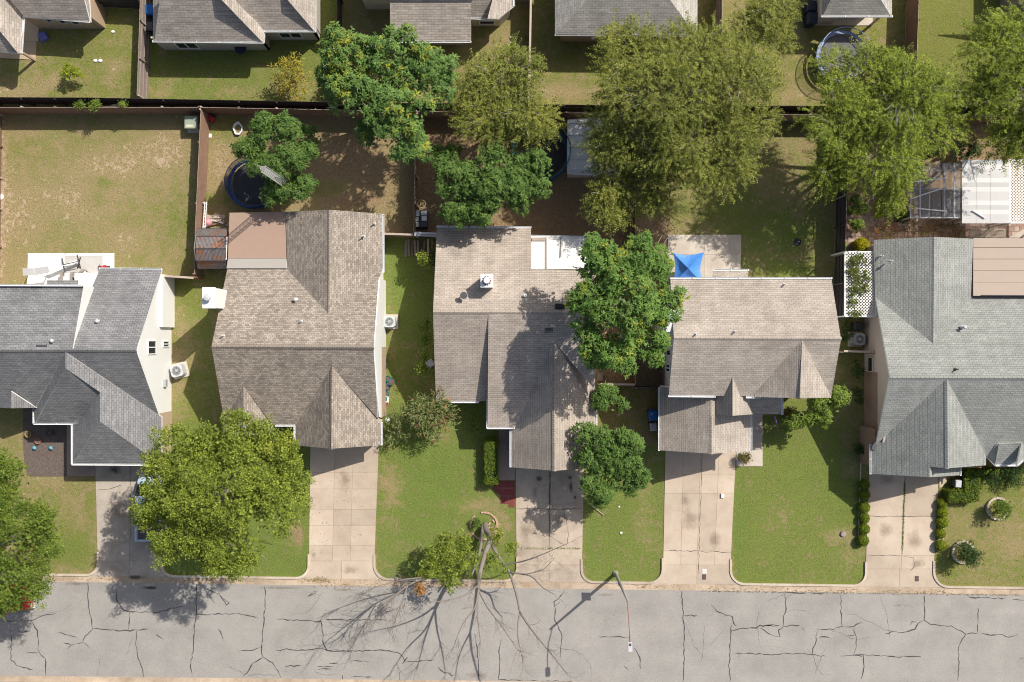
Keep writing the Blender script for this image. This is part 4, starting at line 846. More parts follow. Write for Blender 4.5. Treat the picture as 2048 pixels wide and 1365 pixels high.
q0, q1 = P(1000, 53), P(1020, 34); mb = MB(); mb.prism([q0.xy, q1.xy, (q1.x-.1, q1.y+.6), (q0.x-.6, q0.y+.3)], -.1, 2.5); mb.build('bay_wall', CREAM, t3); MB().prism([q1.xy, P(1021, -60).xy, P(980, -60).xy, (q0.x-.6, q0.y+.3)], -.1, 2.5).build('bay_wall', CREAM, t3)
win(t3, 'y', yw, 959, 41, 989, 48.5, -1, 1, WHITE); wallrect(t3, 785, -90, 936, 80, 2.6, CREAM, .5)
gutter(t3, (780, 85), (942, 85), 2.55); gutter(t3, (942, 38), (997, 40), 2.55); gutter(t3, (997, 40), (1027, 13), 2.6); gutter(t3, (1028, 13), (1028, -60), 2.6)

t4 = thing('house', 'grey taupe hip roofed house behind the large olive tree', 'house', P(1250, 0))
Sx = plane('y', 70, 2.7, -60, 5.4)
rt = roof_part(t4, [(Sx, [(1175,0),(1340,0),(1392,71),(1111,70)]), (Sx, [(1175,0),(1340,0),(1300,-70),(1225,-70)]), (plane('x', 1110, 2.7, 1230, 5.2), [(1110,-80),(1225,-80),(1175,0),(1111,70),(1110,70)]), (plane('x', 1395, 2.7, 1290, 5.2), [(1300,-80),(1395,-80),(1395,72),(1391,71),(1340,0)])], SH_GRY)
wallrect(t4, 1112, -130, 1392, 70, 2.7, TANWALL, .45); mb = MB(); p = P(1186, 76, 2); mb.lathe((p.x, p.y, 1.9), [(.05, 0), (.12, .06), (.05, .2)], 12); mb.build('wall_lamp', WHITE, t4)
gutter(t4, (1110, 71), (1395, 73), 2.65, GREY)

t5 = thing('house', 'small taupe hip roofed house corner with pale wall beside a trampoline', 'house', P(1700, 0))
Sx = plane('y', 33, 2.7, -60, 4.8); WT5 = M('pale_stucco', (0.62, 0.52, 0.45), 0.75, 0.04)
rt = roof_part(t5, [(Sx, [(1662,0),(1762,0),(1782,33),(1645,33)]), (Sx, [(1662,0),(1762,0),(1730,-50),(1690,-50)]), (plane('x', 1643, 2.7, 1690, 4.0), [(1643,-70),(1690,-50),(1662,0),(1644,33),(1643,33)]), (plane('x', 1783, 2.7, 1730, 4.2), [(1730,-50),(1784,-70),(1784,33),(1781,32),(1762,0)])], SH_GRY)
wallrect(t5, 1642, -120, 1700, 30, 2.7, WT5, .3); p = P(1742, 50); MB().box((p.x, p.y, 1.3), (.13, .13, 2.7)).build('porch_post', WT5, t5); wallrect(t5, 1690, -120, 1780, 8, 2.7, WT5, .3)
gutter(t5, (1643, 34), (1784, 34), 2.65)
t6 = thing('house', 'grey house corner at the top right edge', 'house', P(2060, 0))
roof_part(t6, [(plane('y', 8, 2.7, -60, 4.6), [(2040,8),(2240,8),(2240,-60),(2040,-60)])], SH_GRY); wallrect(t6, 2038, -140, 2240, 8, 2.7, M('grey_stone', (.3, .25, .22)), .2)
mb = MB(); mb.prism([P(2014, 24), P(2060, 26), P(2060, -30), P(2014, -30)], -.1, .05); mb.build('step_slab', M('step_stone', (.36, .3, .26)), t6)
# garage doors on the street fronts
def garage_door(parent, x0, x1, yp, he):
    a, b = P(x0, yp, he), P(x1, yp, he); y = a.y; w = (b.x-a.x)-1.2; g = None
    for k in range(4):
        m_ = MB().box(((a.x+b.x)/2, y-.02, .28+k*.53), (w, .06, .515))
        g = m_.build('garage_door', WHITE, parent) if g is None else (m_.build('door_panel', WHITE, g) and g)
for h_, x0, x1, yb, e_ in ((h2, 590, 763, 893, 2.45), (h3, 1022, 1192, 936, 2.5), (h4, 1319, 1500, 902, 2.6), (h5, 1741, 1860, 945, 2.6), (h1, 180, 323, 928, 2.45)):
    q_ = P(x0, yb, e_); garage_door(h_, x0, x1, CY-((CY-yb)*(1-e_/H)+.30*S)/(1-e_/H), e_)
# ------------------------------------------------------------------ fences
def fence(pts, label, mat=WOOD, top=WOODTOP, h=1.83, rail=1, pick=0.14, rails=(.35, .95, 1.5), name='wood_fence', cap=False, wob=.03):
    """pts: base line in pixels; rail=+1/-1 which side (left/right of travel) carries rails and posts"""
    w = [P(x, y) for x, y in pts]; t = thing(name, label, 'fence', w[0])
    mb = MB(); tops = MB()
    for i in range(len(w)-1):
        a, b = w[i], w[i+1]; d = b-a; Ln = d.length; u = d/Ln; n = Vector((-u.y, u.x, 0)); rz = math.atan2(u.y, u.x); k = int(Ln/pick)
        for j in range(k):
            c = a+u*((j+.5)*Ln/k)+n*random.uniform(-.006, .006); hh = h+random.uniform(-wob, wob)*.7
            mb.box((c.x, c.y, hh/2+.02), (Ln/k-.008, .018, hh), rz+random.uniform(-.02, .02), m=0)
            tops.box((c.x, c.y, hh+.024), (Ln/k-.008, .019, .008), rz)  # separate top strip, so sunlight on the edge can be painted paler
        np_ = max(1, int(round(Ln/2.4)))
        for j in range(np_+1):
            c = a+u*(Ln*j/np_)+n*(rail*.075); MB().box((c.x, c.y, h/2-.02), (.09, .09, h+.02), rz).build('post', top if j % 2 == 0 else mat, t)
        for z in rails:
            p, q = a+n*rail*.035, b+n*rail*.035; MB().beam((p.x, p.y, z*h/1.83), (q.x, q.y, z*h/1.83), .05, .09).build('rail', mat, t)
        if cap: MB().beam((a.x, a.y, h+.06), (b.x, b.y, h+.06), .14, .04).build('cap_rail', top, t)
    mb.build('pickets', mat, t, kind='stuff'); tops.build('picket_tops', top, t, kind='stuff')
    return t
fence([(-60,209),(200,210),(420,214),(640,218)], 'long dark fence with rails at the back of the top left yards', WOODDARK, WOODDARK, rail=-1)
fence([(640,218),(836,221),(1058,223)], 'dark fence behind the large tree with yellow tips', WOODDARK, WOODDARK, rail=-1)
fence([(1058,223),(1260,225),(1600,226),(1812,227),(2110,230)], 'dark fence behind the olive trees', WOODDARK, WOODDARK, rail=-1)
fence([(-60,229),(200,229),(415,229)], 'brown plank fence at the back of the wide dry yard', WOOD, WOODTOP, rail=1)
fence([(419,229),(640,233),(834,237)], 'brown plank fence behind the blue trampoline yard', WOOD, WOODTOP, rail=1)
fence([(838,237),(1000,238),(1260,241)], 'brown plank fence behind the white roofed shed', WOOD, WOODTOP, rail=1)
fence([(1266,241),(1470,242),(1672,244)], 'brown plank fence behind the yard with the blue canopy', WOOD, WOODTOP, rail=1)
fence([(1678,244),(2110,247)], 'brown plank fence behind the clear roofed arbour', WOOD, WOODTOP, rail=1)
fence([(304,-60),(301,60),(296,205)], 'leaning fence with rails between the two top left yards', WOODGREY, WOODTOP, rail=1)
fence([(200,15),(300,19)], 'short dark fence beside the top left house', WOODDARK, WOODGREY, rail=-1)
fence([(683,-60),(686,208)], 'dark side fence left of the house with the angled bay', WOODDARK, WOODGREY, rail=1)
fence([(1062,-60),(1060,60),(1057,216)], 'fence seen edge on as a pale line behind the small olive tree', WOODDARK, WOODTOP, rail=1, cap=True)
fence([(1028,8),(1060,10)], 'short slatted fence between the bay and the pale fence line', WOODGREY, CREAM, rail=1)
fence([(1433,-60),(1431,120),(1430,218)], 'grey fence beside the grey taupe hip roof', WOODGREY, WOODTOP, rail=-1)
fence([(1816,-60),(1811,60),(1806,218)], 'tall dark plank fence beside the grey trampoline yard', WOOD, WOODTOP, rail=1, h=1.95)
fence([(420,232),(414,360),(409,470),(407,552)], 'brown plank fence with sunlight in its face colour left of the blue trampoline', M('sun_painted_fence_wood', (0.30, 0.185, 0.13), .9, .3, 2.5, .3), WOODTOP, rail=-1)  # brown fence wood lightened, sunlight on this face put into the colour
fence([(4,232),(2,420),(0,570)], 'fence along the left edge of the wide dry yard', WOOD, WOODTOP, rail=1)
fence([(346,556),(406,560)], 'short rust brown fence between the dark grey house and the rusty shed', M('rust_brown_wood', (.30, .14, .08), .9, .25), WOODTOP, rail=1, cap=True)
fence([(762,474),(832,476)], 'short fence right of the mottled brown house', WOOD, WOODTOP, rail=1, cap=True)
fence([(838,240),(835,360),(833,474)], 'fence dividing the blue trampoline yard from the centre yard', WOOD, WOODTOP, rail=1)
fence([(1264,244),(1264,480),(1264,700),(1264,768)], 'fence along the right side of the centre house under the trees', WOOD, WOODTOP, rail=-1)
fence([(1196,766),(1262,767)], 'short fence with pale cap between two trees beside the centre house', WOOD, WOODTOP, rail=-1, cap=True)
fence([(1266,772),(1318,774)], 'short dark gate fence beside the two storey house', WOODDARK, WOODGREY, rail=-1)
fence([(1675,247),(1672,400),(1668,570),(1666,640)], 'dark fence with rails right of the two storey house yard', WOODDARK, WOODGREY, rail=-1, h=2.0)
fence([(1668,702),(1728,704)], 'short fence with pale cap left of the beige side wall', WOOD, WOODTOP, rail=-1, cap=True)
# gate roof and stacked boards left of the centre house
t = thing('side_gate', 'grey beam topped side gate at the left corner of the centre house', 'gate', P(852, 476))
for dy in (0, 4.5): MB().beam(P(829, 466+dy, 2.1), P(874, 468+dy, 2.1), .13, .12).build('beam', LGREY if dy == 0 else GREY, t)
for x in (833, 871): p = P(x, 472, 1); MB().box((p.x, p.y, 1.03), (.12, .12, 2.1)).build('post', GREY, t)
for i in range(9): p = P(836+i*3.9, 472.5, .9); MB().box((p.x, p.y, .92), (.125, .025, 1.75)).build('board', DARKGREY, t)
t = thing('plank_stack', 'weathered planks lying on the grass left of the centre house', 'planks', P(835, 500))
for i, (x, y0, y1, c) in enumerate([(812,481,514,WOODGREY),(817,478,512,WOODGREY),(823,480,516,WOOD),(829,480,510,WOODGREY),(836,481,512,WOODGREY),(843,480,505,WOODDARK),(849,480,508,WOOD),(856,479,516,WOODTOP),(863,480,515,WOOD)]):
    MB().beam(P(x, y0, .14+.02*i), P(x+random.uniform(-2, 2), y1, .06), .15, .035).build('plank', c, t)
# ------------------------------------------------------------------ foliage
def unit(v): return v/np.maximum(np.linalg.norm(v, axis=-1, keepdims=True), 1e-9)
def leaves_quads(base, dirv, nrm, L, Wd, droop):
    """kite shaped leaf folded along its rib: base, direction, normal, length, width -> verts (n*4,3), quads"""
    side = unit(np.cross(dirv, nrm)); n = len(base); L = L[:, None]; Wd = Wd[:, None]
    mid = base+dirv*L*.45-nrm*0.02*L; tip = base+dirv*L-np.array([0, 0, 1.0])*(droop[:, None]*L)
    a = mid+side*Wd*.5+nrm*.08*Wd; b = mid-side*Wd*.5+nrm*.08*Wd
    return np.stack([base, a, tip, b], 1).reshape(-1, 3), np.arange(n*4).reshape(n, 4)
def blobs_points(blobs, dens, rl=(.4, .85), low=-.25, fill=.2, rng=RNG):
    """clump positions and outward directions over lumpy crowns made of lobes"""
    Ps, Os = [], []
    for bl in blobs:
        x, y, rx, ry, ht = bl[:5]; vr = bl[5] if len(bl) > 5 else .62*(rx+ry)/2/S
        hc = ht-vr; c = np.array(P(x, y, hc)); k = (1-hc/H)/S; R = np.array([rx*k, ry*k, vr]); R = np.maximum(R-.30, .25*R+.1)
        nl = max(4, int(3.0*R[0]*R[1]+4))
        d = unit(rng.normal(size=(nl, 3))); d[:, 2] = np.abs(d[:, 2])*1.1-.25; d = unit(d)
        lc = c+d*R*rng.uniform(.62, .93, (nl, 1)); lr = rng.uniform(*rl, nl)*min(1.0, .35+R[0]/2.2)
        for q, r in zip(lc, lr):
            m = max(3, int(dens*r*r*9)); dd = unit(rng.normal(size=(m, 3))); dd[:, 2] = np.where(dd[:, 2] < low, -dd[:, 2], dd[:, 2])
            pp = q+dd*r*rng.uniform(.5, 1.08, (m, 1)); Ps.append(pp); Os.append(unit(dd+.6*unit(pp-c)))
        m = int(dens*fill*R[0]*R[1]*9); dd = unit(rng.normal(size=(m, 3))); pp = c+dd*R*rng.uniform(.25, .8, (m, 1)); Ps.append(pp); Os.append(dd)
    p, o = np.concatenate(Ps), np.concatenate(Os); ok = p[:, 2] > .15
    return p[ok], o[ok]
def crown(parent, blobs, mat, style, dens=5.0, name='crown', yel=.1, yscale=.5, size=1.0, seed=1, ythr=.28, inner=1.0, rl=(.4, .85), low=-.25, fill=.2):
    rng = np.random.default_rng(seed); p, o = blobs_points(blobs, dens/{'whorl': .82, 'small': 2.2, 'feather': .78}.get(style, 1.0), rl, low, fill, rng); n = len(p)
    # yellowing comes in patches through the crown
    ph = rng.uniform(0, 6.28, 6); f = sum(np.sin(p @ unit(rng.normal(size=(1, 3)))[0]*(yscale*(1+.6*i))*2.2+ph[i]) for i in range(6))/6
    yc = np.clip((f-ythr)*3+rng.normal(0, .25, n), 0, 1)*(rng.random(n) < .8)*yel*4; yc = np.clip(yc, 0, .95)
    cl = np.clip(.5+rng.normal(0, .22, n), 0, 1)                     # clump tint
    B, D, Nn, Ls, Ws, Dr, T, Y = [], [], [], [], [], [], [], []; size = size*rng.uniform(.72, 1.22, n)
    up = np.array([0, 0, 1.0])
    if style == 'whorl':           # rosettes of long drooping compound leaves
        for k in range(12):
            tier = k >= 7; a = rng.uniform(0, 6.283, n) if k == 0 else a0+6.283*k/(5 if tier else 7)+rng.normal(0, .25, n)
            if k == 0: a0 = a
            h = np.stack([np.cos(a), np.sin(a), np.zeros(n)], 1); ax = unit(o*.7+up)
            d = unit(h-ax*np.sum(h*ax, 1, keepdims=True)+ax*(rng.uniform(.35, 1.0, (n, 1)) if tier else rng.uniform(-.25, .3, (n, 1))))
            B.append(p+rng.normal(0, .02, (n, 3))); D.append(d); Nn.append(unit(ax+.2*rng.normal(size=(n, 3)))); Ls.append(rng.uniform(.17, .35, n)*size*(.7 if tier else 1)); Ws.append(rng.uniform(.06, .10, n)*size); Dr.append(rng.uniform(.15, .6, n))
            T.append(np.clip(cl+rng.normal(0, .2, n), 0, 1)); Y.append(yc*rng.uniform(.5, 1, n)*(rng.random(n) < .62))
    elif style == 'small':
        for k in range(32):
            d = unit(rng.normal(size=(n, 3))+o*.5+up*.1); B.append(p+rng.normal(0, .12, (n, 3))*size[:, None]); D.append(d); Nn.append(unit(up*.9+o*.6+.55*rng.normal(size=(n, 3))))
            Ls.append(rng.uniform(.08, .14, n)*size); Ws.append(rng.uniform(.06, .10, n)*size); Dr.append(rng.uniform(0, .3, n)); T.append(np.clip(cl+rng.normal(0, .25, n), 0, 1)); Y.append(yc*rng.uniform(.4, 1, n))
    elif style == 'feather':       # arching sprays with small leaves both sides
        hd = unit(o*np.array([1, 1, .35])+.45*rng.normal(size=(n, 3))*np.array([1, 1, .4])); Lt = rng.uniform(.4, 1.15, n)*size
        for k in range(14):
            t = (k+.5)/14; q = p+hd*(Lt*t)[:, None]-up*(.35*Lt*t*t)[:, None]; s = 1 if k % 2 else -1
            side = unit(np.cross(hd, up)); d = unit(side*s+hd*.7+.25*rng.normal(size=(n, 3)))
            B.append(q); D.append(d); Nn.append(unit(up+.5*rng.normal(size=(n, 3)))); Ls.append(rng.uniform(.09, .15, n)*size); Ws.append(rng.uniform(.055, .09, n)*size); Dr.append(rng.uniform(0, .4, n)); T.append(np.clip(cl+rng.normal(0, .2, n), 0, 1)); Y.append(yc*rng.uniform(.5, 1, n))
    elif style == 'strap':         # long narrow arching leaves on shoots
        hd = unit(o*np.array([1, 1, .6])+.3*rng.normal(size=(n, 3))+up*.25)
        for k in range(8):
            t = (k+.3)/8; q = p+hd*(.45*size*t)[:, None]; d = unit(hd*.8+.75*rng.normal(size=(n, 3))); B.append(q); D.append(d); Nn.append(unit(up+.4*rng.normal(size=(n, 3)))); Ls.append(rng.uniform(.16, .30, n)*size); Ws.append(rng.uniform(.035, .06, n)*size); Dr.append(rng.uniform(.1, .5, n)); T.append(np.clip(cl+rng.normal(0, .25, n), 0, 1)); Y.append(np.clip(yc+(k >= 6)*(rng.random(n) < yel)*.9, 0, 1))
    elif style == 'clip':          # dense clipped shrub
        for k in range(4):
            d = unit(rng.normal(size=(n, 3))+o*.3); B.append(p+rng.normal(0, .02, (n, 3))); D.append(d); Nn.append(unit(o+.5*rng.normal(size=(n, 3)))); Ls.append(rng.uniform(.05, .09, n)*size); Ws.append(rng.uniform(.035, .06, n)*size); Dr.append(rng.uniform(0, .1, n)); T.append(np.clip(cl+rng.normal(0, .25, n), 0, 1)); Y.append(yc)
    kf = {'whorl': 24, 'small': 26, 'feather': 15}.get(style, 0)
    for bl in blobs if kf and inner else ():    # inner leaves under the outer tufts, shade put into a darker tint
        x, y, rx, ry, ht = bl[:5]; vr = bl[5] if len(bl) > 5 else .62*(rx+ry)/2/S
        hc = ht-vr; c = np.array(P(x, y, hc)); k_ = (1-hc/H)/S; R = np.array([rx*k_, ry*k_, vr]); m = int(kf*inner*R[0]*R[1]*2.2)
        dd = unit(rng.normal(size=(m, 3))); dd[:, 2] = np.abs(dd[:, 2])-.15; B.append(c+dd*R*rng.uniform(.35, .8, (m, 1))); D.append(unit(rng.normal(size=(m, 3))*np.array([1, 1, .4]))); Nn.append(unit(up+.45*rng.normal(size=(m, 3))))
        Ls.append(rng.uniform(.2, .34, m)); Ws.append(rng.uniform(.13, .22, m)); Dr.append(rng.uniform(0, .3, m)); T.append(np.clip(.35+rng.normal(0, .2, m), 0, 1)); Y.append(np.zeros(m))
    v, q = leaves_quads(*[np.concatenate(z) for z in (B, D, Nn, Ls, Ws, Dr)])
    return np_mesh(name, v, q, mat, parent, fattrs={'tint': np.concatenate(T), 'yel': np.concatenate(Y)}), p
def curve_pts(a, b, sag, n=6, rng=RNG):
    a, b = np.array(a), np.array(b); L = np.linalg.norm(b-a); j = rng.normal(0, .05*L, 3); out = []
    for i in range(n+1):
        t = i/n; out.append(a+(b-a)*t+np.array([0, 0, sag*L])*math.sin(math.pi*t)+j*math.sin(math.pi*t))
    return out
def wood(parent, base, blobs, mat, r0=.18, twigs=0, pts=None, seed=1, limbs=None, fork=.35):
    """tapered trunk, a limb to every lobe group, and twigs reaching the leaf clumps"""
    rng = np.random.default_rng(seed); b = np.array(P(*base)); mb = MB(); tw = MB()
    cen = np.mean([np.array(P(x, y, ht*.55)) for x, y, rx, ry, ht, *_ in blobs], 0); top = max(z[4] for z in blobs)
    fk = b*.75+cen*.25; fk[2] = top*fork
    tr = [b+(fk-b)*t+np.array([rng.normal(0, .03), rng.normal(0, .03), 0]) for t in (0, .05, .35, .7, 1)]
    mb.tube(tr, [r0*1.5, r0*1.15, r0, r0*.9, r0*.82], 9)
    ends = []
    for x, y, rx, ry, ht, *rest in blobs:
        vr = rest[0] if rest else .62*(rx+ry)/2/S; c = np.array(P(x, y, ht-vr*1.25)); q = curve_pts(fk, c, .03, 6, rng)
        mb.tube(q, [r0*.6*(1-.75*i/6)+.012 for i in range(7)], 6); ends.append((q, rx*.95/S, ry*.95/S, vr))
        for _ in range(limbs or 4):
            s = q[rng.integers(2, 7)]; a = rng.uniform(0, 6.28); e = c+np.array([math.cos(a)*rx*.8/S, math.sin(a)*ry*.8/S, rng.uniform(-.3, .25)*vr]); w = curve_pts(s, e, .02, 5, rng)
            mb.tube(w, [r0*.25*(1-.85*i/5)+.007 for i in range(6)], 5)
    if twigs and pts is not None:
        idx = rng.choice(len(pts), min(twigs, len(pts)), replace=False); allq = np.array([z for q, *_ in ends for z in q[2:]])
        for i in idx:
            e = pts[i]; s = allq[np.argmin(np.sum((allq-e)**2, 1))]; s = s+(e-s)*rng.uniform(.2, .6); tw.tube(curve_pts(s, e+.18*(e-s)+np.array([0, 0, .12]), .05, 3, rng), [.030, .024, .018, .010], 4, cap=False)
    tr_ = mb.build('trunk', mat, parent, smooth=True)
    if len(tw.f): tw.build('twigs', TWIG, parent, kind='stuff')
    return tr_
def tree(name, label, cat, base, blobs, mat, style, lift=0.0, bark=BARK, r0=.18, dens=5.0, yel=.08, size=1.0, seed=1, twigs=0, group=None, fork=.35, limbs=None, **kw):
    blobs = [(b[0], b[1], b[2], b[3], b[4]+lift, *b[5:]) for b in blobs]
    t = thing(name, label, cat, P(*base), group); _, p = crown(t, blobs, mat, style, dens, yel=yel, size=size, seed=seed, **kw)
    wood(t, base, blobs, bark, r0, twigs, p, seed, limbs, fork); return t
TWIG = M('pale_twigs', (0.40, 0.36, 0.32), .9, .2, 5)
PIST = leafmat('compound_leaves', (0.075, 0.155, 0.032), (0.185, 0.310, 0.068), (0.52, 0.46, 0.04))
PISTB = leafmat('bluish_compound_leaves', (0.075, 0.150, 0.035), (0.190, 0.310, 0.080), (0.54, 0.48, 0.04))
PISTD = leafmat('deep_green_leaves', (0.055, 0.112, 0.024), (0.155, 0.250, 0.056), (0.25, 0.31, 0.05))
ELM = leafmat('olive_leaves', (0.085, 0.112, 0.020), (0.315, 0.335, 0.070), (0.44, 0.42, 0.08))
ELMB = leafmat('bright_olive_leaves', (0.082, 0.124, 0.014), (0.320, 0.385, 0.052), (0.40, 0.42, 0.05))
OAK = leafmat('yellow_green_leaves', (0.095, 0.140, 0.018), (0.350, 0.420, 0.068), (0.48, 0.48, 0.07), .25, .4)
OAKG = leafmat('fresh_green_leaves', (0.085, 0.140, 0.022), (0.230, 0.310, 0.050), (0.34, 0.38, 0.06), .25, .4)
YEL = leafmat('yellow_leaves', (0.26, 0.23, 0.035), (0.42, 0.36, 0.06), (0.48, 0.27, 0.07))
LIME = leafmat('lime_leaves', (0.17, 0.24, 0.02), (0.33, 0.38, 0.03), (0.45, 0.36, 0.04))
MYRT = leafmat('myrtle_leaves', (0.105, 0.150, 0.048), (0.28, 0.31, 0.115), (0.50, 0.17, 0.13))
BOXW = leafmat('clipped_shrub_leaves', (0.110, 0.165, 0.016), (0.240, 0.300, 0.030), (0.34, 0.34, 0.03))
BOXY = leafmat('golden_shrub_leaves', (0.36, 0.32, 0.01), (0.55, 0.50, 0.02), (0.55, 0.42, 0.02))
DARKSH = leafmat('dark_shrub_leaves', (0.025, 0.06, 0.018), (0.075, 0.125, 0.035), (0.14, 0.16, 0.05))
NAND = leafmat('nandina_leaves', (0.10, 0.10, 0.03), (0.22, 0.17, 0.06), (0.42, 0.10, 0.05))

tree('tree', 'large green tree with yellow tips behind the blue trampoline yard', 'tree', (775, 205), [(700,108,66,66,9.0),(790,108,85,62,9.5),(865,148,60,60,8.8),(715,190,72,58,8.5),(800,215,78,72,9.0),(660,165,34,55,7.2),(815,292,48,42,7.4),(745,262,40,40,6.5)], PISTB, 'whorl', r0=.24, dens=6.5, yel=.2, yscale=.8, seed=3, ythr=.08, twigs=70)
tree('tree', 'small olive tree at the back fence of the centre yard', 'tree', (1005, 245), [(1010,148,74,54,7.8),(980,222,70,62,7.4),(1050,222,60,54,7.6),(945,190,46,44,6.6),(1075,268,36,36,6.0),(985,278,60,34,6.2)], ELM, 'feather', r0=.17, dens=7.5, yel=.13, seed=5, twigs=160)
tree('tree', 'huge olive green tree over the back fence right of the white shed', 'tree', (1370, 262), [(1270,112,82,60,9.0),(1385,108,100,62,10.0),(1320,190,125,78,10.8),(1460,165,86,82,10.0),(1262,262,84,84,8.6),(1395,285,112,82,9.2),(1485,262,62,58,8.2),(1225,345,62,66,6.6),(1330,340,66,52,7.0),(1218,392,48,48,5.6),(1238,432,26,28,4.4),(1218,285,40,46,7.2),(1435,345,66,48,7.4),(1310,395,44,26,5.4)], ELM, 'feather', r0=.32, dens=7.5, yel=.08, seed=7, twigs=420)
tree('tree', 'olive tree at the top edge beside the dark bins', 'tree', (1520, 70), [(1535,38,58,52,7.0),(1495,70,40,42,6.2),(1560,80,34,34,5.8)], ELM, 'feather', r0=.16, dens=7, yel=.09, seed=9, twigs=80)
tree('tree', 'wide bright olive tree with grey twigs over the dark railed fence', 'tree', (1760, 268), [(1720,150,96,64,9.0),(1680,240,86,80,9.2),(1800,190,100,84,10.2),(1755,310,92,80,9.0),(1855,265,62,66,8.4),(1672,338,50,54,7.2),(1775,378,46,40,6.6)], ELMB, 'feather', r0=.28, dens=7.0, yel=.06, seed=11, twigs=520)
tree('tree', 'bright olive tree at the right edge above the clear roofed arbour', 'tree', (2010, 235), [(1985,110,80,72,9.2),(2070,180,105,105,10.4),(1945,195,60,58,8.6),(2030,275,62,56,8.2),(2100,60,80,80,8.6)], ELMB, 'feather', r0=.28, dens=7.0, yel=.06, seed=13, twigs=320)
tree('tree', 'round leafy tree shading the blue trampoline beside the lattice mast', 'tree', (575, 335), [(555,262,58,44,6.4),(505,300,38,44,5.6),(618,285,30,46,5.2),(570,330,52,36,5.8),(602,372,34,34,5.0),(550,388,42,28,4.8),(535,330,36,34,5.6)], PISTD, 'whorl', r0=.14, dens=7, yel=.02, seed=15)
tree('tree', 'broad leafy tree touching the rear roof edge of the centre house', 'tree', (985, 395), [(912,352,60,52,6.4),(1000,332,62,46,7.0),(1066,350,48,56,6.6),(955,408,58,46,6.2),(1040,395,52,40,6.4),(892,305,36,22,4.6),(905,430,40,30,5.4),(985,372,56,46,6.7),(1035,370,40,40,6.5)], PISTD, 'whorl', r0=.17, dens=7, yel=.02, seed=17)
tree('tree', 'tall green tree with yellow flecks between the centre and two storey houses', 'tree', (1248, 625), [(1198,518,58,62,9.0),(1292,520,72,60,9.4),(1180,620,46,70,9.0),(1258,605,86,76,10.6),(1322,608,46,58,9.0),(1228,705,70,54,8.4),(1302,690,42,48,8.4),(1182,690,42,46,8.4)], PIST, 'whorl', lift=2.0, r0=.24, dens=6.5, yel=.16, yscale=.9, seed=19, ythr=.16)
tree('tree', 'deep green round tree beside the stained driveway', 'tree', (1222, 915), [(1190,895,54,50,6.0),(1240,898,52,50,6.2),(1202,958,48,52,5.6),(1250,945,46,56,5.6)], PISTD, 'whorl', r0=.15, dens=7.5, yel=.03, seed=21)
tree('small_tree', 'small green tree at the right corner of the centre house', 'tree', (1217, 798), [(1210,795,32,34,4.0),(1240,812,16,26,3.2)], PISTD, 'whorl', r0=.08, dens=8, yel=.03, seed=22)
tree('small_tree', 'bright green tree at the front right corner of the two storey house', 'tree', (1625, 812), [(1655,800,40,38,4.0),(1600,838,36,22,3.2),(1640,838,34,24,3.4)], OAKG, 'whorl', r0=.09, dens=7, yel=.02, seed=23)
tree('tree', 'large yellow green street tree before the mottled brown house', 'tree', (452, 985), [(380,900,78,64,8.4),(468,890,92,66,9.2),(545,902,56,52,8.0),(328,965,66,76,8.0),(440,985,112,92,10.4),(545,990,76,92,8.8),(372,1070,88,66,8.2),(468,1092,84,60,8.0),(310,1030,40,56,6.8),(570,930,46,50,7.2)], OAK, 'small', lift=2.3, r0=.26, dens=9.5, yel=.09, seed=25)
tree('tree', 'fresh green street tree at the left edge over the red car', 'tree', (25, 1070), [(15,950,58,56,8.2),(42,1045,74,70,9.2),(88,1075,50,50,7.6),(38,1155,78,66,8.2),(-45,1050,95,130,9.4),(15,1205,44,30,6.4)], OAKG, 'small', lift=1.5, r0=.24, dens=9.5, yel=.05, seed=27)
tree('crape_myrtle', 'crape myrtle with pink tips at the left front corner of the centre house', 'tree', (862, 822), [(862,815,42,36,3.1),(848,842,38,36,2.7),(885,830,26,24,2.4)], MYRT, 'strap', r0=.05, dens=12, yel=.09, seed=29, size=1.15, fork=.2)
tree('crape_myrtle', 'low myrtle shoots on the grass right of the mottled brown house', 'tree', (795, 860), [(800,835,24,26,2.0),(790,868,24,26,1.6)], MYRT, 'strap', r0=.03, dens=8, yel=.05, seed=30, size=1.1, fork=.2)
tree('sapling', 'pale sapling beside the planks left of the centre house', 'sapling', (853, 522), [(851,520,17,22,2.6)], OAK, 'small', r0=.03, dens=9, seed=31, size=1.1, fork=.4)
tree('sapling', 'thin sapling under the left eave of the centre house', 'sapling', (850, 665), [(848,650,13,20,2.0),(850,680,12,16,1.8)], OAKG, 'small', r0=.02, dens=5, seed=32, fork=.4)
tree('sapling', 'leafy sapling above the crape myrtle left of the centre house', 'sapling', (850, 738), [(845,735,15,18,2.4),(852,710,12,12,2.2)], OAK, 'small', r0=.025, dens=7, seed=33, size=1.1, fork=.4)
tree('shrub', 'yellow and orange shrub in the yard of the house with two rear wings', 'shrub', (592, 168), [(582,140,32,30,2.6),(598,165,34,30,2.2),(572,175,24,18,1.6)], YEL, 'strap', bark=BARKDARK, r0=.04, dens=9, yel=.14, seed=35, fork=.2)
tree('shrub', 'small lime green shrub in the top left yard', 'shrub', (140, 152), [(138,146,22,19,1.5),(155,146,12,12,1.2)], LIME, 'small', r0=.03, dens=14, yel=.05, seed=36, size=.7, fork=.2)
tree('shrub', 'green vine sprouting over the back fence of the wide dry yard', 'vine', (190, 214), [(160,212,12,5,2.0,.25),(190,212,14,6,2.1,.3),(245,212,10,5,2.0,.25)], OAKG, 'small', r0=.015, dens=10, seed=37, size=.8, fork=.5)
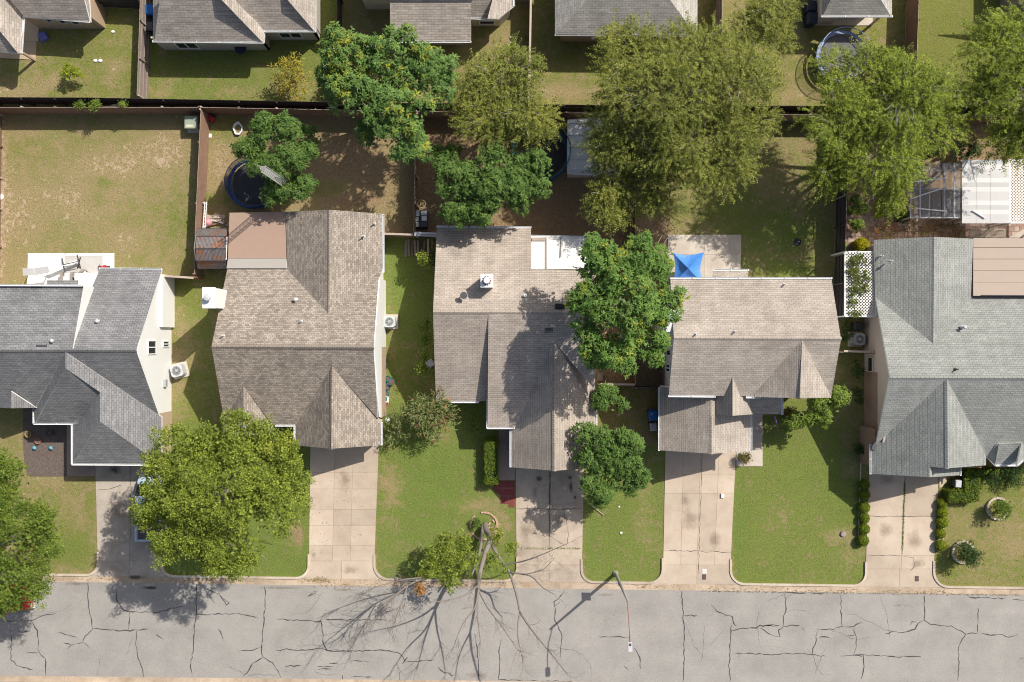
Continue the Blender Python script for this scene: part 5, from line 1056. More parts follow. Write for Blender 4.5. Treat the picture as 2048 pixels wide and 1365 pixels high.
for k, (x, y, rx, ry, h, lab, mt, st) in enumerate([
  (950,850,10,16,1.3,'small yellow green shrub in the shade by the front wall of the centre house',OAK,'small'),
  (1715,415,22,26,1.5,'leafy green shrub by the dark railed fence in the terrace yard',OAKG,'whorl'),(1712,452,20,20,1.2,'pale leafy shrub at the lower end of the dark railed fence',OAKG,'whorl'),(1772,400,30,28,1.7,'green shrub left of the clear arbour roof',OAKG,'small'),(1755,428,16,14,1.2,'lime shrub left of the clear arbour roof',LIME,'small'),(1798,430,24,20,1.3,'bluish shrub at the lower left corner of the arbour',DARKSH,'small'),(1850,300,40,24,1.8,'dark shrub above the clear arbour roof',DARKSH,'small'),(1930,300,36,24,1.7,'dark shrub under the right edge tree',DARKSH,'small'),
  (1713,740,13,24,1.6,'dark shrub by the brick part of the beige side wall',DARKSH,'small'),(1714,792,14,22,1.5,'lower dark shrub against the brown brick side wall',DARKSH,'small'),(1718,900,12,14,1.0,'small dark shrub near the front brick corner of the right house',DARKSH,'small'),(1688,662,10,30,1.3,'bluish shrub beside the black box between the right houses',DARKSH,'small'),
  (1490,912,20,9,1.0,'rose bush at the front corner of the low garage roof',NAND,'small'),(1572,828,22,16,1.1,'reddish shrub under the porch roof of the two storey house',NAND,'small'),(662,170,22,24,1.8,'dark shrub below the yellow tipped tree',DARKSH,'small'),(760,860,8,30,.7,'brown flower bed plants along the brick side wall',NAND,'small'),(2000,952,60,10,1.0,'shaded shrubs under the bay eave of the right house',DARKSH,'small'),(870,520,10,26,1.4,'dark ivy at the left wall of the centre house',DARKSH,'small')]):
    tree('shrub', lab, 'shrub', (x, y), [(x, y, rx, ry, h, h*.5)], mt, st, bark=BARKDARK, r0=.025, dens=10, yel=.08 if mt is not NAND else .2, seed=50+k, size=.8, fork=.2, limbs=2)
for k, (x, y, lab) in enumerate([(1765,462,'reddish green nandina at the left end of the terrace row'),(1810,460,'reddish nandina second from the left on the terrace'),(1855,458,'reddish nandina third from the left on the terrace'),(1900,460,'reddish nandina at the right end of the terrace row')]):
    tree('nandina', lab, 'shrub', (x, y), [(x, y, 26, 13, 1.1, .5)], NAND, 'strap', bark=BARKDARK, r0=.02, dens=9, yel=.2, seed=80+k, size=.8, fork=.2, limbs=2, group='nandina row along the brick terrace')
# clipped balls beside the right driveway
def ball(seed, r, mat):
    t = thing('round_shrub', 'ball', 'shrub', (0, 0, 0)); rng = np.random.default_rng(seed)
    n = 1500; d = unit(rng.normal(size=(n, 3))); p = np.array([0, 0, r*.95])+d*np.array([r, r, r*.98])*rng.uniform(.86, 1.02, (n, 1)); p = p[p[:, 2] > .04]; n = len(p); o = unit(p-np.array([0, 0, r]))
    B, D, Nn, Ls, Ws, Dr, T = [], [], [], [], [], [], []
    for k in range(3):
        B.append(p+rng.normal(0, .012, (n, 3))); D.append(unit(rng.normal(size=(n, 3))+o*.2)); Nn.append(unit(o+.35*rng.normal(size=(n, 3)))); Ls.append(rng.uniform(.05, .085, n)); Ws.append(rng.uniform(.035, .06, n)); Dr.append(np.zeros(n)); T.append(rng.random(n))
    v, q = leaves_quads(*[np.concatenate(z) for z in (B, D, Nn, Ls, Ws, Dr)])
    np_mesh('crown', v, q, mat, t, fattrs={'tint': np.concatenate(T), 'yel': np.zeros(len(q))})
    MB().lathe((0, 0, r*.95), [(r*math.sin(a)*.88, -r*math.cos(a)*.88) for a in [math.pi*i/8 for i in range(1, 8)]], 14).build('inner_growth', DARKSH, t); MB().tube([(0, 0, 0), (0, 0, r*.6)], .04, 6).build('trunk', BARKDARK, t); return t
b0, b1, b2 = ball(1, .34, BOXW), ball(2, .33, LIME), ball(3, .5, BOXY)
ords = ['first', 'second', 'third', 'fourth', 'fifth', 'sixth']
for k, (x, y) in enumerate([(1725,968),(1725,988),(1724,1013),(1725,1034.5),(1724.5,1056),(1722,1079)]):
    p = P(x, y); lab = f'clipped round shrub left of the right driveway, {ords[k]} from the garage'
    if k == 0: b0.location = p; b0['label'] = lab; b0['group'] = 'round shrubs left of the right driveway'
    else: copy_tree(b0, p, lab, rz=k*1.3, scale=(1+.05*(k % 3),)*3)
for k, (x, y) in enumerate([(1880,1005),(1879.5,1023.5),(1879.5,1043),(1876.5,1065.5),(1877,1089)]):
    p = P(x, y); lab = f'yellow green round shrub right of the right driveway, {ords[k]} from the garage'
    if k == 0: b1.location = p; b1['label'] = lab; b1['group'] = 'round shrubs right of the right driveway'
    else: copy_tree(b1, p, lab, rz=k*1.7, scale=(1+.06*(k % 3),)*3)
b2.location = P(1717, 491.5); b2['label'] = 'bright golden round shrub above the white lattice arbour'
# box hedges
def hedge(label, rects, h, mat, seed):
    t = thing('hedge', label, 'hedge', P(*rects[0][:2])); rng = np.random.default_rng(seed); Ps, Os = [], []; mb = MB()
    for x0, y0, x1, y1 in rects:
        a, b = P(x0, y1, h*.9), P(x1, y0, h*.9); n = int((b.x-a.x)*(b.y-a.y)*330)+int(((b.x-a.x)+(b.y-a.y))*h*320)
        u = rng.random((n, 3)); f = rng.random(n); At = (b.x-a.x)*(b.y-a.y); As = 2*h*((b.x-a.x)+(b.y-a.y)); top = f < At/(At+As)
        p = np.stack([a.x+u[:, 0]*(b.x-a.x), a.y+u[:, 1]*(b.y-a.y), u[:, 2]*h], 1); o = np.zeros((n, 3)); p[top, 2] = h; o[top, 2] = 1
        s = rng.integers(0, 4, n); 
        for q, (ax, val, sg) in enumerate(((0, a.x, -1), (0, b.x, 1), (1, a.y, -1), (1, b.y, 1))): m = (~top) & (s == q); p[m, ax] = val; o[m, ax] = sg
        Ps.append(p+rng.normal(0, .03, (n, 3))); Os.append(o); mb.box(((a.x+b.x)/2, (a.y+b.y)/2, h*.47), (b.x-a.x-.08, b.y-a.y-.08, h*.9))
    p, o = np.concatenate(Ps), np.concatenate(Os); n = len(p); B, D, Nn, Ls, Ws, Dr, T = [], [], [], [], [], [], []
    for k in range(2):
        B.append(p+rng.normal(0, .02, (n, 3))); D.append(unit(rng.normal(size=(n, 3))+o*.3)); Nn.append(unit(o+.55*rng.normal(size=(n, 3)))); Ls.append(rng.uniform(.06, .11, n)); Ws.append(rng.uniform(.04, .07, n)); Dr.append(np.zeros(n)); T.append(rng.random(n))
    v, q = leaves_quads(*[np.concatenate(z) for z in (B, D, Nn, Ls, Ws, Dr)])
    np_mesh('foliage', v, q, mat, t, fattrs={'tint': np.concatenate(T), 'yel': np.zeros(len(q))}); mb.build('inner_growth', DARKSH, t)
hedge('long clipped box hedge beside the front path of the centre house', [(970, 881, 995, 968)], 1.1, BOXW, 5)
hedge('clipped hedge wrapping the grey bin at the right house', [(1897, 981, 1931, 1004), (1929, 943, 1958, 1003)], .9, BOXW, 6)
hedge('shaded clipped hedge under the front windows of the right house', [(1932, 938, 1996, 951)], .8, BOXW, 7)
# stone rings with shrubs
STONE = M('pale_stone', (0.52, 0.45, 0.36), .9, .25, 5)
def ring_of_stones(label, x, y, r, n, mat, sz=(.22, .16, .2), skip=()):
    t = thing('stone_ring', label, 'stone ring', P(x, y))
    for i in range(n):
        if i in skip: continue
        a = 2*math.pi*i/n; p = P(x+r*math.cos(a), y+r*math.sin(a)); k = random.uniform(.85, 1.1)
        MB().box((p.x, p.y, sz[2]/2-.02), (sz[1]*k, sz[0]*k, sz[2]*k), -a+random.uniform(-.1, .1)).build('stone', mat, t)
ring_of_stones('pale stone ring nearer the right house', 1994, 1017, 21, 20, STONE); ring_of_stones('pale stone ring nearer the street on the right lawn', 1925, 1104, 21, 20, STONE)
tree('shrub', 'mounded green shrub in the stone ring nearer the right house', 'shrub', (2000, 1020), [(2005,1022,27,24,1.5)], OAKG, 'small', r0=.04, dens=26, yel=.03, seed=91, size=.7, fork=.2)
tree('shrub', 'spiky dark shrub leaning from the stone ring nearer the street', 'shrub', (1938, 1108), [(1948,1112,24,22,1.9),(1932,1102,22,18,1.3)], DARKSH, 'strap', r0=.04, dens=30, yel=.05, seed=92, size=.9, fork=.2)
BRK = M('salmon_garden_brick', (0.52, 0.33, 0.24), .9, .25, 6)
ring_of_stones('broken ring of salmon bricks round the bare tree', 968, 1052, 27, 26, BRK, (.22, .12, .12), skip=(11, 12, 17, 18))
t = thing('rubble', 'loose bricks lying inside the broken brick ring', 'bricks', P(985, 1050))
for i in range(10): p = P(984+random.uniform(-6, 9), 1052+random.uniform(-14, 14)); MB().box((p.x, p.y, .05), (.2, .1, .09), random.uniform(0, 3)).build('brick', BRK, t)
# ---- leaning, half bare street tree
dt = thing('bare_tree', 'leaning half bare tree with grey limbs reaching over the street', 'tree', P(970, 1050))
mb = MB(); RD = np.random.default_rng(77)
def limb(pts, r0, r1, k=8):
    q = [np.array(P(*p)) for p in pts]; out = []; n = 4
    for i in range(len(q)-1):
        p0, p1, p2, p3 = q[max(i-1, 0)], q[i], q[i+1], q[min(i+2, len(q)-1)]
        for j in range(n):
            t_ = j/n; out.append(.5*((2*p1)+(-p0+p2)*t_+(2*p0-5*p1+4*p2-p3)*t_**2+(-p0+3*p1-3*p2+p3)*t_**3))
    out.append(q[-1]); m = len(out)-1; mb.tube(out, [r0+(r1-r0)*i/m for i in range(m+1)], k); return out
TW = []
def sprout(path, r, depth, L, n, spread=.9, zb=.12):
    for i in range(n):
        k = RD.integers(max(1, len(path)//4), len(path)); s = np.array(path[k]); d = unit((np.array(path[k])-np.array(path[max(0, k-1)]))[None])[0]
        d = unit((d+RD.normal(0, spread*.6, 3)*np.array([1, 1, .6])+np.array([0, 0, zb]))[None])[0]; l = L*RD.uniform(.6, 1.3); pts = [s]
        for j in range(5): d = unit((d+RD.normal(0, .16, 3))[None])[0]; pts.append(pts[-1]+d*l/5)
        mb.tube(pts, [max(.005, r*(1-.8*j/5)) for j in range(6)], 5 if depth else 4, cap=False)
        if depth: sprout(pts, r*.5, depth-1, L*.55, max(2, n//2+1), spread, zb)
        else: TW.append(pts[-1])
A = limb([(970,1050,-.05),(972,1060,.8),(980,1078,2.0),(970,1108,3.0),(959,1150,4.0),(956,1178,4.6)], .25, .11, 10)
limb([(966,1050,.0),(965,1062,.9),(962,1090,2.2),(955,1120,3.0),(944,1150,3.7)], .15, .06, 9)
b1_ = limb([(957,1170,4.5),(935,1188,5.2),(900,1200,6.0),(860,1205,6.6)], .075, .02); b2_ = limb([(956,1178,4.6),(950,1215,5.4),(925,1250,6.2),(905,1300,7.0)], .075, .02); b3_ = limb([(956,1178,4.6),(975,1215,5.3),(1005,1255,6.2),(1035,1300,7.2)], .07, .018); b4_ = limb([(957,1175,4.6),(955,1230,5.6),(962,1290,6.8)], .07, .018)
C = limb([(980,1080,1.9),(992,1105,2.4),(1008,1130,2.9),(1020,1148,3.4),(1033,1190,4.3),(1040,1225,5.0)], .13, .065, 9)
c1_ = limb([(1040,1225,5.0),(1065,1262,5.9),(1100,1305,6.8),(1132,1345,7.6)], .08, .02); c2_ = limb([(1020,1146,3.4),(1060,1152,4.0),(1085,1175,4.6),(1110,1190,5.0)], .07, .02); c3_ = limb([(1008,1130,2.9),(1050,1122,3.6),(1095,1105,4.3),(1140,1085,4.9)], .06, .015); c4_ = limb([(1040,1225,5.0),(1035,1265,5.8),(1045,1320,6.8)], .06, .015); c5_ = limb([(1045,1150,3.8),(1085,1140,4.4),(1110,1115,4.9)], .04, .012)
Lb = limb([(966,1100,2.2),(940,1112,2.3),(900,1132,2.5),(850,1155,3.1),(815,1172,3.8)], .075, .04); l1_ = limb([(815,1172,3.8),(785,1195,4.3),(755,1222,4.9),(715,1255,5.5)], .055, .015); l2_ = limb([(815,1172,3.8),(800,1215,4.5),(785,1255,5.2)], .05, .015); l3_ = limb([(850,1155,3.1),(805,1160,3.7),(760,1172,4.3),(720,1186,4.8)], .05, .015); l4_ = limb([(815,1172,3.8),(775,1208,4.1),(745,1245,4.5)], .045, .012)
for q, n in ((b1_, 7), (b2_, 7), (b3_, 8), (b4_, 7), (c1_, 9), (c2_, 5), (c3_, 6), (c4_, 5), (c5_, 4), (l1_, 13), (l2_, 13), (l3_, 13), (l4_, 13)): sprout(q, .016, 1, 1.15, n, .75, .05)
sprout(Lb, .02, 1, .9, 5); sprout(A[10:], .022, 1, 1.1, 5)
mb.build('trunk', BARKPALE, dt, smooth=True)
crown(dt, [(900,1105,48,42,3.6,.7),(862,1135,36,30,3.6,.6),(925,1080,26,24,3.2,.5),(905,1160,30,22,4.0,.5)], OAK, 'small', 6.5, yel=.1, seed=95, size=1.0)
crown(dt, [(1005,1078,30,28,2.8,.5),(1022,1100,24,24,2.8,.5),(985,1130,36,28,3.4,.5),(940,1120,26,32,3.6,.5)], OAK, 'small', 4.6, yel=.12, seed=96, size=.95, name='sparse_crown', inner=0)
crown(dt, [(842,1178,9,12,4.8,.3)], leafmat('dead_brown_leaves', (.30, .15, .06), (.45, .24, .10), (.4, .2, .1)), 'small', 9, yel=0, seed=97, name='dead_leaves')
tree('shrub', 'small green sprout inside the broken brick ring', 'shrub', (955, 1048), [(954,1045,9,11,.9,.35)], PISTD, 'small', r0=.02, dens=14, seed=98, size=.7, fork=.2, limbs=2)
# ------------------------------------------------------------------ street lamp, mast
t = thing('street_lamp', 'tall street lamp leaning its arm over the road', 'street lamp', P(1231, 1147))
b = P(1231, 1147); top = Vector((b.x, b.y, 6.6)); POLE = M('weathered_pole', (.30, .29, .27), .7, .2)
MB().tube([b-Vector((0, 0, .1)), (b.x, b.y, .3), (b.x, b.y, 3.4), top], [.13, .12, .10, .075], 12).build('pole', POLE, t, smooth=True)
MB().lathe((b.x, b.y, 0), [(.2, 0), (.2, .12), (.14, .2)], 14).build('pole_base', POLE, t)
hd = P(1260, 1286, 7.0); arm = [top-Vector((0, 0, .25)), top+(hd-top)*.35+Vector((0, 0, .1)), top+(hd-top)*.7+Vector((0, 0, .1)), hd]
MB().tube(arm, .035, 8).build('arm', M('reddish_arm', (.33, .17, .13), .6, .2), t, smooth=True)
u = (hd-top); u.z = 0; u.normalize(); rz = math.atan2(u.y, u.x)
l = MB().box(hd+u*.25, (.62, .26, .14), rz).build('lamp_head', LGREY, t); MB().box(hd+u*.42-Vector((0, 0, .09)), (.28, .2, .05), rz).build('lens', WHITE, l); MB().box(hd+u*.1+Vector((0, 0, .085)), (.16, .14, .03), rz).build('photocell', DARKGREY, l)
sg = thing('street_sign', 'square sign plate mounted on the street lamp pole', 'sign', (b.x, b.y, 2.6))
MB().box((b.x-.16, b.y, 2.75), (.02, .62, .62), R=__import__('mathutils').Euler((math.radians(45), 0, math.radians(50))).to_matrix()).build('plate', GREY, sg); MB().tube([(b.x, b.y, 2.7), (b.x-.16, b.y-.02, 2.7)], .03, 6).build('bracket', GREY, sg)

t = thing('lattice_mast', 'grey steel lattice antenna mast rising through the leafy tree', 'mast', P(598, 388)); c = P(598, 388); STEEL = M('galvanised_steel', (.48, .47, .46), .45, .12)
cor = [(c.x+.26*math.cos(a), c.y+.26*math.sin(a)) for a in (.5, .5+2.094, .5+4.189)]; hm = 9.4
for x, y in cor: MB().tube([(x, y, -.1), (x, y, hm)], .030, 6).build('leg', STEEL, t)
mb = MB(); nz = 25
for i in range(nz):
    z0, z1 = hm*i/nz, hm*(i+1)/nz
    for j in range(3): (x0, y0), (x1, y1) = cor[j], cor[(j+1) % 3]; mb.tube([(x0, y0, z0), (x1, y1, z0+.0)], .013, 4, cap=False); mb.tube([(x0, y0, z0), (x1, y1, z1)], .013, 4, cap=False)
mb.build('lattice_bracing', STEEL, t, kind='stuff'); MB().tube([(c.x, c.y, hm-.6), (c.x, c.y, hm+.9)], .025, 6).build('antenna_tip', STEEL, t)

# ------------------------------------------------------------------ trampolines
NETB = seethrough('dark_net', (.015, .017, .022), .55); MATB = M('black_trampoline_bed', (.028, .030, .036), .75, .15); GREYBED = M('grey_trampoline_bed', (.10, .10, .105), .7, .1)  # bed cloth in black and in plain grey
def trampoline(label, x, y, d, pad, bed, frame, zb=.9, hn=2.5, net=NETB):
    c = P(x, y); t = thing('trampoline', label, 'trampoline', c); r = d/2
    MB().lathe((c.x, c.y, zb-.015), [(r-.28, 0), (r-.28, .015)], 40).build('jumping_bed', bed, t)
    mb = MB(); k = 40
    for i in range(k):
        a0, a1 = 2*math.pi*i/k, 2*math.pi*(i+1)/k
        q = [(c.x+rr*math.cos(a), c.y+rr*math.sin(a), zz) for rr, a, zz in ((r-.2, a0, zb+.03), (r, a0, zb+.04), (r, a1, zb+.04), (r-.2, a1, zb+.03))]; mb.poly(q); mb.poly([(x_, y_, z_-.025) for x_, y_, z_ in q[::-1]])
    mb.build('pad', pad, t); MB().ring(c, r+.02, .03, zb).build('frame_ring', frame, t)
    for i in range(4):
        a = .5+math.pi/2*i; f = lambda aa, z, rr=r-.05: (c.x+rr*math.cos(aa), c.y+rr*math.sin(aa), z)
        MB().tube([f(a-.22, zb), f(a-.22, .03), f(a+.22, .03), f(a+.22, zb)], .025, 6).build('leg', frame, t)
    for i in range(8):
        a = 2*math.pi*i/8+.2; MB().tube([(c.x+(r+.06)*math.cos(a), c.y+(r+.06)*math.sin(a), .2), (c.x+(r+.06)*math.cos(a), c.y+(r+.06)*math.sin(a), hn)], .025, 6).build('net_pole', pad, t)
    mb = MB(); k = 36
    for i in range(k):
        a0, a1 = 2*math.pi*i/k, 2*math.pi*(i+1)/k; mb.poly([(c.x+r*math.cos(a), c.y+r*math.sin(a), z) for a, z in ((a0, zb), (a1, zb), (a1, hn-.05), (a0, hn-.05))])
    mb.build('safety_net', net, t); MB().ring(c, r+.02, .03, hn-.03).build('net_ring', pad, t)
BLUE = M('blue_vinyl', (.013, .045, .17), .45, .2); LBLUE = M('faded_blue_vinyl', (.22, .30, .50), .5, .2); TEAL = M('teal_vinyl', (.008, .11, .17), .45, .2); CYAN = M('cyan_vinyl', (.12, .40, .50), .45, .2)
trampoline('black trampoline with blue rim beside the mottled brown house', 514, 372, 3.5, BLUE, MATB, BLUE, hn=1.75)
trampoline('grey trampoline with faded blue rim in the top right yard', 1675, 122, 3.6, LBLUE, GREYBED, LBLUE, hn=1.7, net=seethrough('pale_net', (.2, .21, .22), .25))
trampoline('black trampoline with teal rim left of the white shed', 1080, 314, 4.0, TEAL, MATB, TEAL)
trampoline('trampoline with cyan rim at the right picture edge', 2058, 122, 3.8, CYAN, GREYBED, CYAN)

# ------------------------------------------------------------------ sheds
t = thing('shed', 'white roofed storage shed beneath the huge olive tree', 'shed', P(1165, 295)); SHW = M('shed_white_sheet', (.60, .60, .62), .5, .1, 1.2)
a = plane('x', 1134, 2.2, 1190, 2.75); a2 = plane('x', 1240, 2.2, 1190, 2.75)
roof_part(t, [(a, [(1135,240),(1190,235),(1190,352),(1134,348)]), (a2, [(1190,235),(1236,240),(1236,348),(1190,352)])], SHW, 'roof', .08, SHW); wallrect(t, 1136, 242, 1236, 346, 2.2, M('shed_wall', (.45, .44, .42), .7, .1), .08)
for k in range(5):
    y = 246+k*24; MB().beam(a(1136, y)+Vector((0, 0, .02)), a(1189, y-1)+Vector((0, 0, .02)), .05, .04).build('roof_rib', SHW, t)
MB().box((P(1137, 300, 1).x+.04, P(0, 300, 1).y, 1.0), (.05, 1.1, 1.9)).build('door', LGREY, t)
def rustmat():
    m, N, L, B = _nt('rusty_corrugated_metal'); p = pos(N); n = noise(N, L, 1.4, 5, .6, p, .6); n2 = noise(N, L, 6, 4, .7, p)
    w = node(N, 'ShaderNodeTexWave', wave_type='BANDS', bands_direction='X', i_Scale=3.5); L.new(p, w.inputs[0])
    c = ramp(N, L, n, [(.30, (.20, .19, .19)), (.48, (.17, .145, .14)), (.58, (.24, .13, .09)), (.72, (.30, .11, .045))]); c = mixc(N, L, .5, c, ramp(N, L, n2, [(.3, (.2,)*3), (.7, (.8,)*3)]), 'OVERLAY')
    L.new(c, B.inputs['Base Color']); B.inputs['Roughness'].default_value = .65; B.inputs['Metallic'].default_value = .25
    b_ = node(N, 'ShaderNodeBump', i_Strength=.5, i_Distance=.03); L.new(w.outputs[1], b_.inputs['Height']); L.new(b_.outputs[0], B.inputs['Normal']); return m
RUST = rustmat()
t = thing('shed', 'rusty metal barn roofed shed beside the tan patio roof', 'shed', P(430, 520))
pr = [(458, 2.05, 397, 455), (473, 2.75, 392.5, 453), (497, 3.05, 391, 452), (521, 2.72, 392, 452), (538, 2.05, 395, 452)]
for i in range(4):
    y0, z0, xa, xb = pr[i]; y1, z1, xc, xd = pr[i+1]; q = [P(xa, y0, z0), P(xb, y0, z0), P(xd, y1, z1), P(xc, y1, z1)]; mb = MB()
    q = [Vector((P(392, y0, z0).x if False else v.x, v.y, v.z)) for v in q]; mb.poly(q[::-1]); mb.poly([v-Vector((0, 0, .04)) for v in q])
    for j in range(4): k = (j+1) % 4; mb.poly([q[j], q[k], q[k]-Vector((0, 0, .04)), q[j]-Vector((0, 0, .04))])
    mb.build('roof_panel', RUST, t)
    MB().beam(q[0]+Vector((0, 0, .02)), q[1]+Vector((0, 0, .02)), .06, .04).build('roof_joint', DARKGREY, t)
xa, xb = P(395, 500, 2).x+.1, P(452, 500, 2).x-.08
for X, sg_ in ((xa, -1), (xb, 1)): vpoly(t, [(X, P(0, 539, 2).y+.1, -.1), (X, P(0, 459, 2).y-.1, -.1)]+[(X, P(0, y, z).y, z-.06) for y, z, _, _ in pr], M('shed_grey_metal', (.30, .29, .29), .5, .15), (sg_, 0, 0), th=.04)
vpoly(t, [(xa, P(0, 459, 2).y-.1, -.1), (xb, P(0, 459, 2).y-.1, -.1), (xb, P(0, 459, 2).y-.1, 2), (xa, P(0, 459, 2).y-.1, 2)], MATS['shed_grey_metal'], (0, 1, 0), th=.04, name='wall'); vpoly(t, [(xa, P(0, 539, 2).y+.1, -.1), (xb, P(0, 539, 2).y+.1, -.1), (xb, P(0, 539, 2).y+.1, 2), (xa, P(0, 539, 2).y+.1, 2)], DARKGREY, (0, -1, 0), th=.04, name='door_wall')
MB().beam(P(454, 474, 2.78), P(452.5, 520, 2.75), .06, .05).build('edge_trim', WHITE, t)

# ------------------------------------------------------------------ arbours and covers at the right house
def lattice(parent, x0, y0, x1, y1, h, mat, sp=.15, w=.045):
    a, b = P(x0, y1, h), P(x1, y0, h); mb = MB(); Wd, Hd = b.x-a.x, b.y-a.y
    n = int((Wd+Hd)/(sp*1.414))
    for s in (0, 1):
        for i in range(n):
            o = i*sp*1.414
            if s == 0: p, q = (max(0, o-Hd), min(o, Hd)), (min(o, Wd), max(0, o-Wd))
            else: p, q = (max(0, o-Hd), Hd-min(o, Hd)), (min(o, Wd), Hd-max(0, o-Wd))
            mb.beam((a.x+p[0], a.y+p[1], h+.014*s), (a.x+q[0], a.y+q[1], h+.014*s), w, .012)
    mb.build('lattice_slats', mat, parent, kind='stuff')
    fr = [(a.x, a.y), (b.x, a.y), (b.x, b.y), (a.x, b.y)]
    for i in range(4): MB().beam((*fr[i], h-.03), (*fr[(i+1) % 4], h-.03), .09, .09).build('frame_beam', mat, parent)
    for x, y in fr: MB().box((x, y, h/2-.05), (.1, .1, h), 0).build('post', mat, parent)
t = thing('lattice_arbour', 'white lattice arbour with climbing vine beside the beige wall', 'arbour', P(1720, 570)); lattice(t, 1690, 504, 1752, 633, 2.55, WHITE)
mv = leafmat('arbour_vine_leaves', (.07, .10, .02), (.20, .22, .06), (.36, .30, .08))
crown(t, [(1705,535,14,32,2.85,.18),(1722,560,24,44,2.85,.16),(1706,590,10,40,2.85,.16),(1718,520,26,14,2.85,.16),(1712,626,14,6,2.8,.12)], mv, 'small', 4.5, name='vine', yel=.15, seed=101, size=.62, fill=.05)
t = thing('patio_cover', 'clear corrugated arbour roof with loose poles on top', 'patio cover', P(1870, 380)); CLEAR = seethrough('clear_sheet', (.30, .33, .37), .2, .25)
for i in range(5): x = 1820+i*21; a, b = P(x+1, 437, 2.5), P(x+20, 326, 2.5); MB().box(((a.x+b.x)/2, (a.y+b.y)/2, 2.5), (b.x-a.x, b.y-a.y, .012)).build('clear_sheet', CLEAR, t)
for x in (1821, 1840, 1859, 1889, 1909): MB().beam(P(x, 437, 2.43), P(x, 327, 2.43), .06, .08).build('rafter', WHITEMETAL, t)
for y in (341, 378, 436): MB().beam(P(1820, y, 2.36), P(1930, y, 2.36), .06, .07).build('cross_beam', LGREY if y != 436 else WHITE, t)
for x, y in ((1822, 435), (1822, 330), (1922, 330), (1922, 435)): p = P(x, y, 2.3); MB().box((p.x, p.y, 1.15), (.08, .08, 2.4)).build('post', LGREY, t)
for k, (a, b, lab) in enumerate([((1829,364),(1893,356),'upper white pole lying on the clear arbour roof'),((1822,398),(1884,377),'slanting white pole lying on the clear arbour roof'),((1831,417),(1893,423),'lower white pole lying on the clear arbour roof'),((1945,421),(1970,437),'short white stick lying on the white arbour roof')]):
    z = 2.56 if k < 3 else 2.69; MB().tube([P(*a, z), P(*b, z)], .045, 8).build('pole', WHITE, label=lab, cat='pole')
t = thing('patio_cover', 'white sagging sheet arbour roof next to the clear one', 'patio cover', P(1965, 385)); SHEET = M('translucent_white_sheet', (.50, .49, .48), .5, .07, .8)
for i, (x0, x1, m_) in enumerate(((1924, 1953, SHEET), (1953, 1981, SHEET), (1981, 2019, SHEET))):
    mb = MB(); n = 14
    for j in range(n):
        y0, y1 = 320+127*j/n, 320+127*(j+1)/n; z = lambda y: 2.60+.014*math.sin(y*.28)+.01*i
        q = [P(x0, y1, z(y1)), P(x1, y1, z(y1)), P(x1, y0, z(y0)), P(x0, y0, z(y0))]; mb.poly(q); mb.poly([v-Vector((0, 0, .01)) for v in q[::-1]])
    mb.build('sheet', m_, t, smooth=True)
for y in (326, 383, 440): MB().beam(P(1925, y, 2.5), P(2018, y, 2.5), .06, .08).build('cross_beam', LGREY, t)
MB().box((P(1953, 392, 2.2).x, P(0, 392, 2.2).y, 2.3), (2.0, 3.1, .02)).build('grey_liner', M('grey_tarp', (.2, .2, .2)), t)
for x, y in ((1928, 442), (2012, 442), (2012, 324)): p = P(x, y, 2.3); MB().box((p.x, p.y, 1.2), (.08, .08, 2.45)).build('post', LGREY, t)
t = thing('lattice_arbour', 'white lattice arbour roof at the right picture edge', 'arbour', P(2060, 385)); lattice(t, 2020, 320, 2110, 446, 2.6, WHITE)
t = thing('lattice_screen', 'tan wooden lattice screen behind the beige flat roof', 'lattice', P(1960, 462)); lattice(t, 1940, 459, 2010, 474, .9, CREAM, .12, .03)
MB().prism([P(2016, 476), P(2048, 458), P(2100, 458), P(2100, 476)], 0, .06).build('step_slab', PATIOC, label='triangle of pale paving at the right edge of the terrace', kind='structure')

# ------------------------------------------------------------------ blue canopy
t = thing('pop_up_canopy', 'blue pop up canopy on the concrete patio', 'canopy', P(1378, 535)); BT = M('blue_canopy_cloth', (.07, .25, .68), .5, .15, 1.5)
cc = [P(1347, 506, 2.0), P(1408, 505, 2.0), P(1405, 566, 2.0), P(1347, 566, 2.0)]; ap = P(1377, 537, 2.75)
for i in range(4):
    a, b = cc[i], cc[(i+1) % 4]; mb = MB(); n = 5; grid = []
    for r_ in range(n+1):
        row = []
        for s_ in range(n+1):
            e = a.lerp(b, s_/n); e = e.lerp((a+b)/2*.0+ap, 0); e = e+(Vector((ap.x, ap.y, e.z))-e)*(.16*math.sin(math.pi*s_/n)); v = e.lerp(ap, r_/n); v.z -= .16*math.sin(math.pi*r_/n)*(1)+.10*math.sin(math.pi*s_/n)*(1-r_/n); row.append(v)
        grid.append(row)
    for r_ in range(n):
        for s_ in range(n): mb.poly([grid[r_][s_], grid[r_][s_+1], grid[r_+1][s_+1], grid[r_+1][s_]])
    mb.build('canopy_panel', BT, t, smooth=True); MB().tube([(a.x, a.y, .07), a], .025, 6).build('leg', LGREY, t)

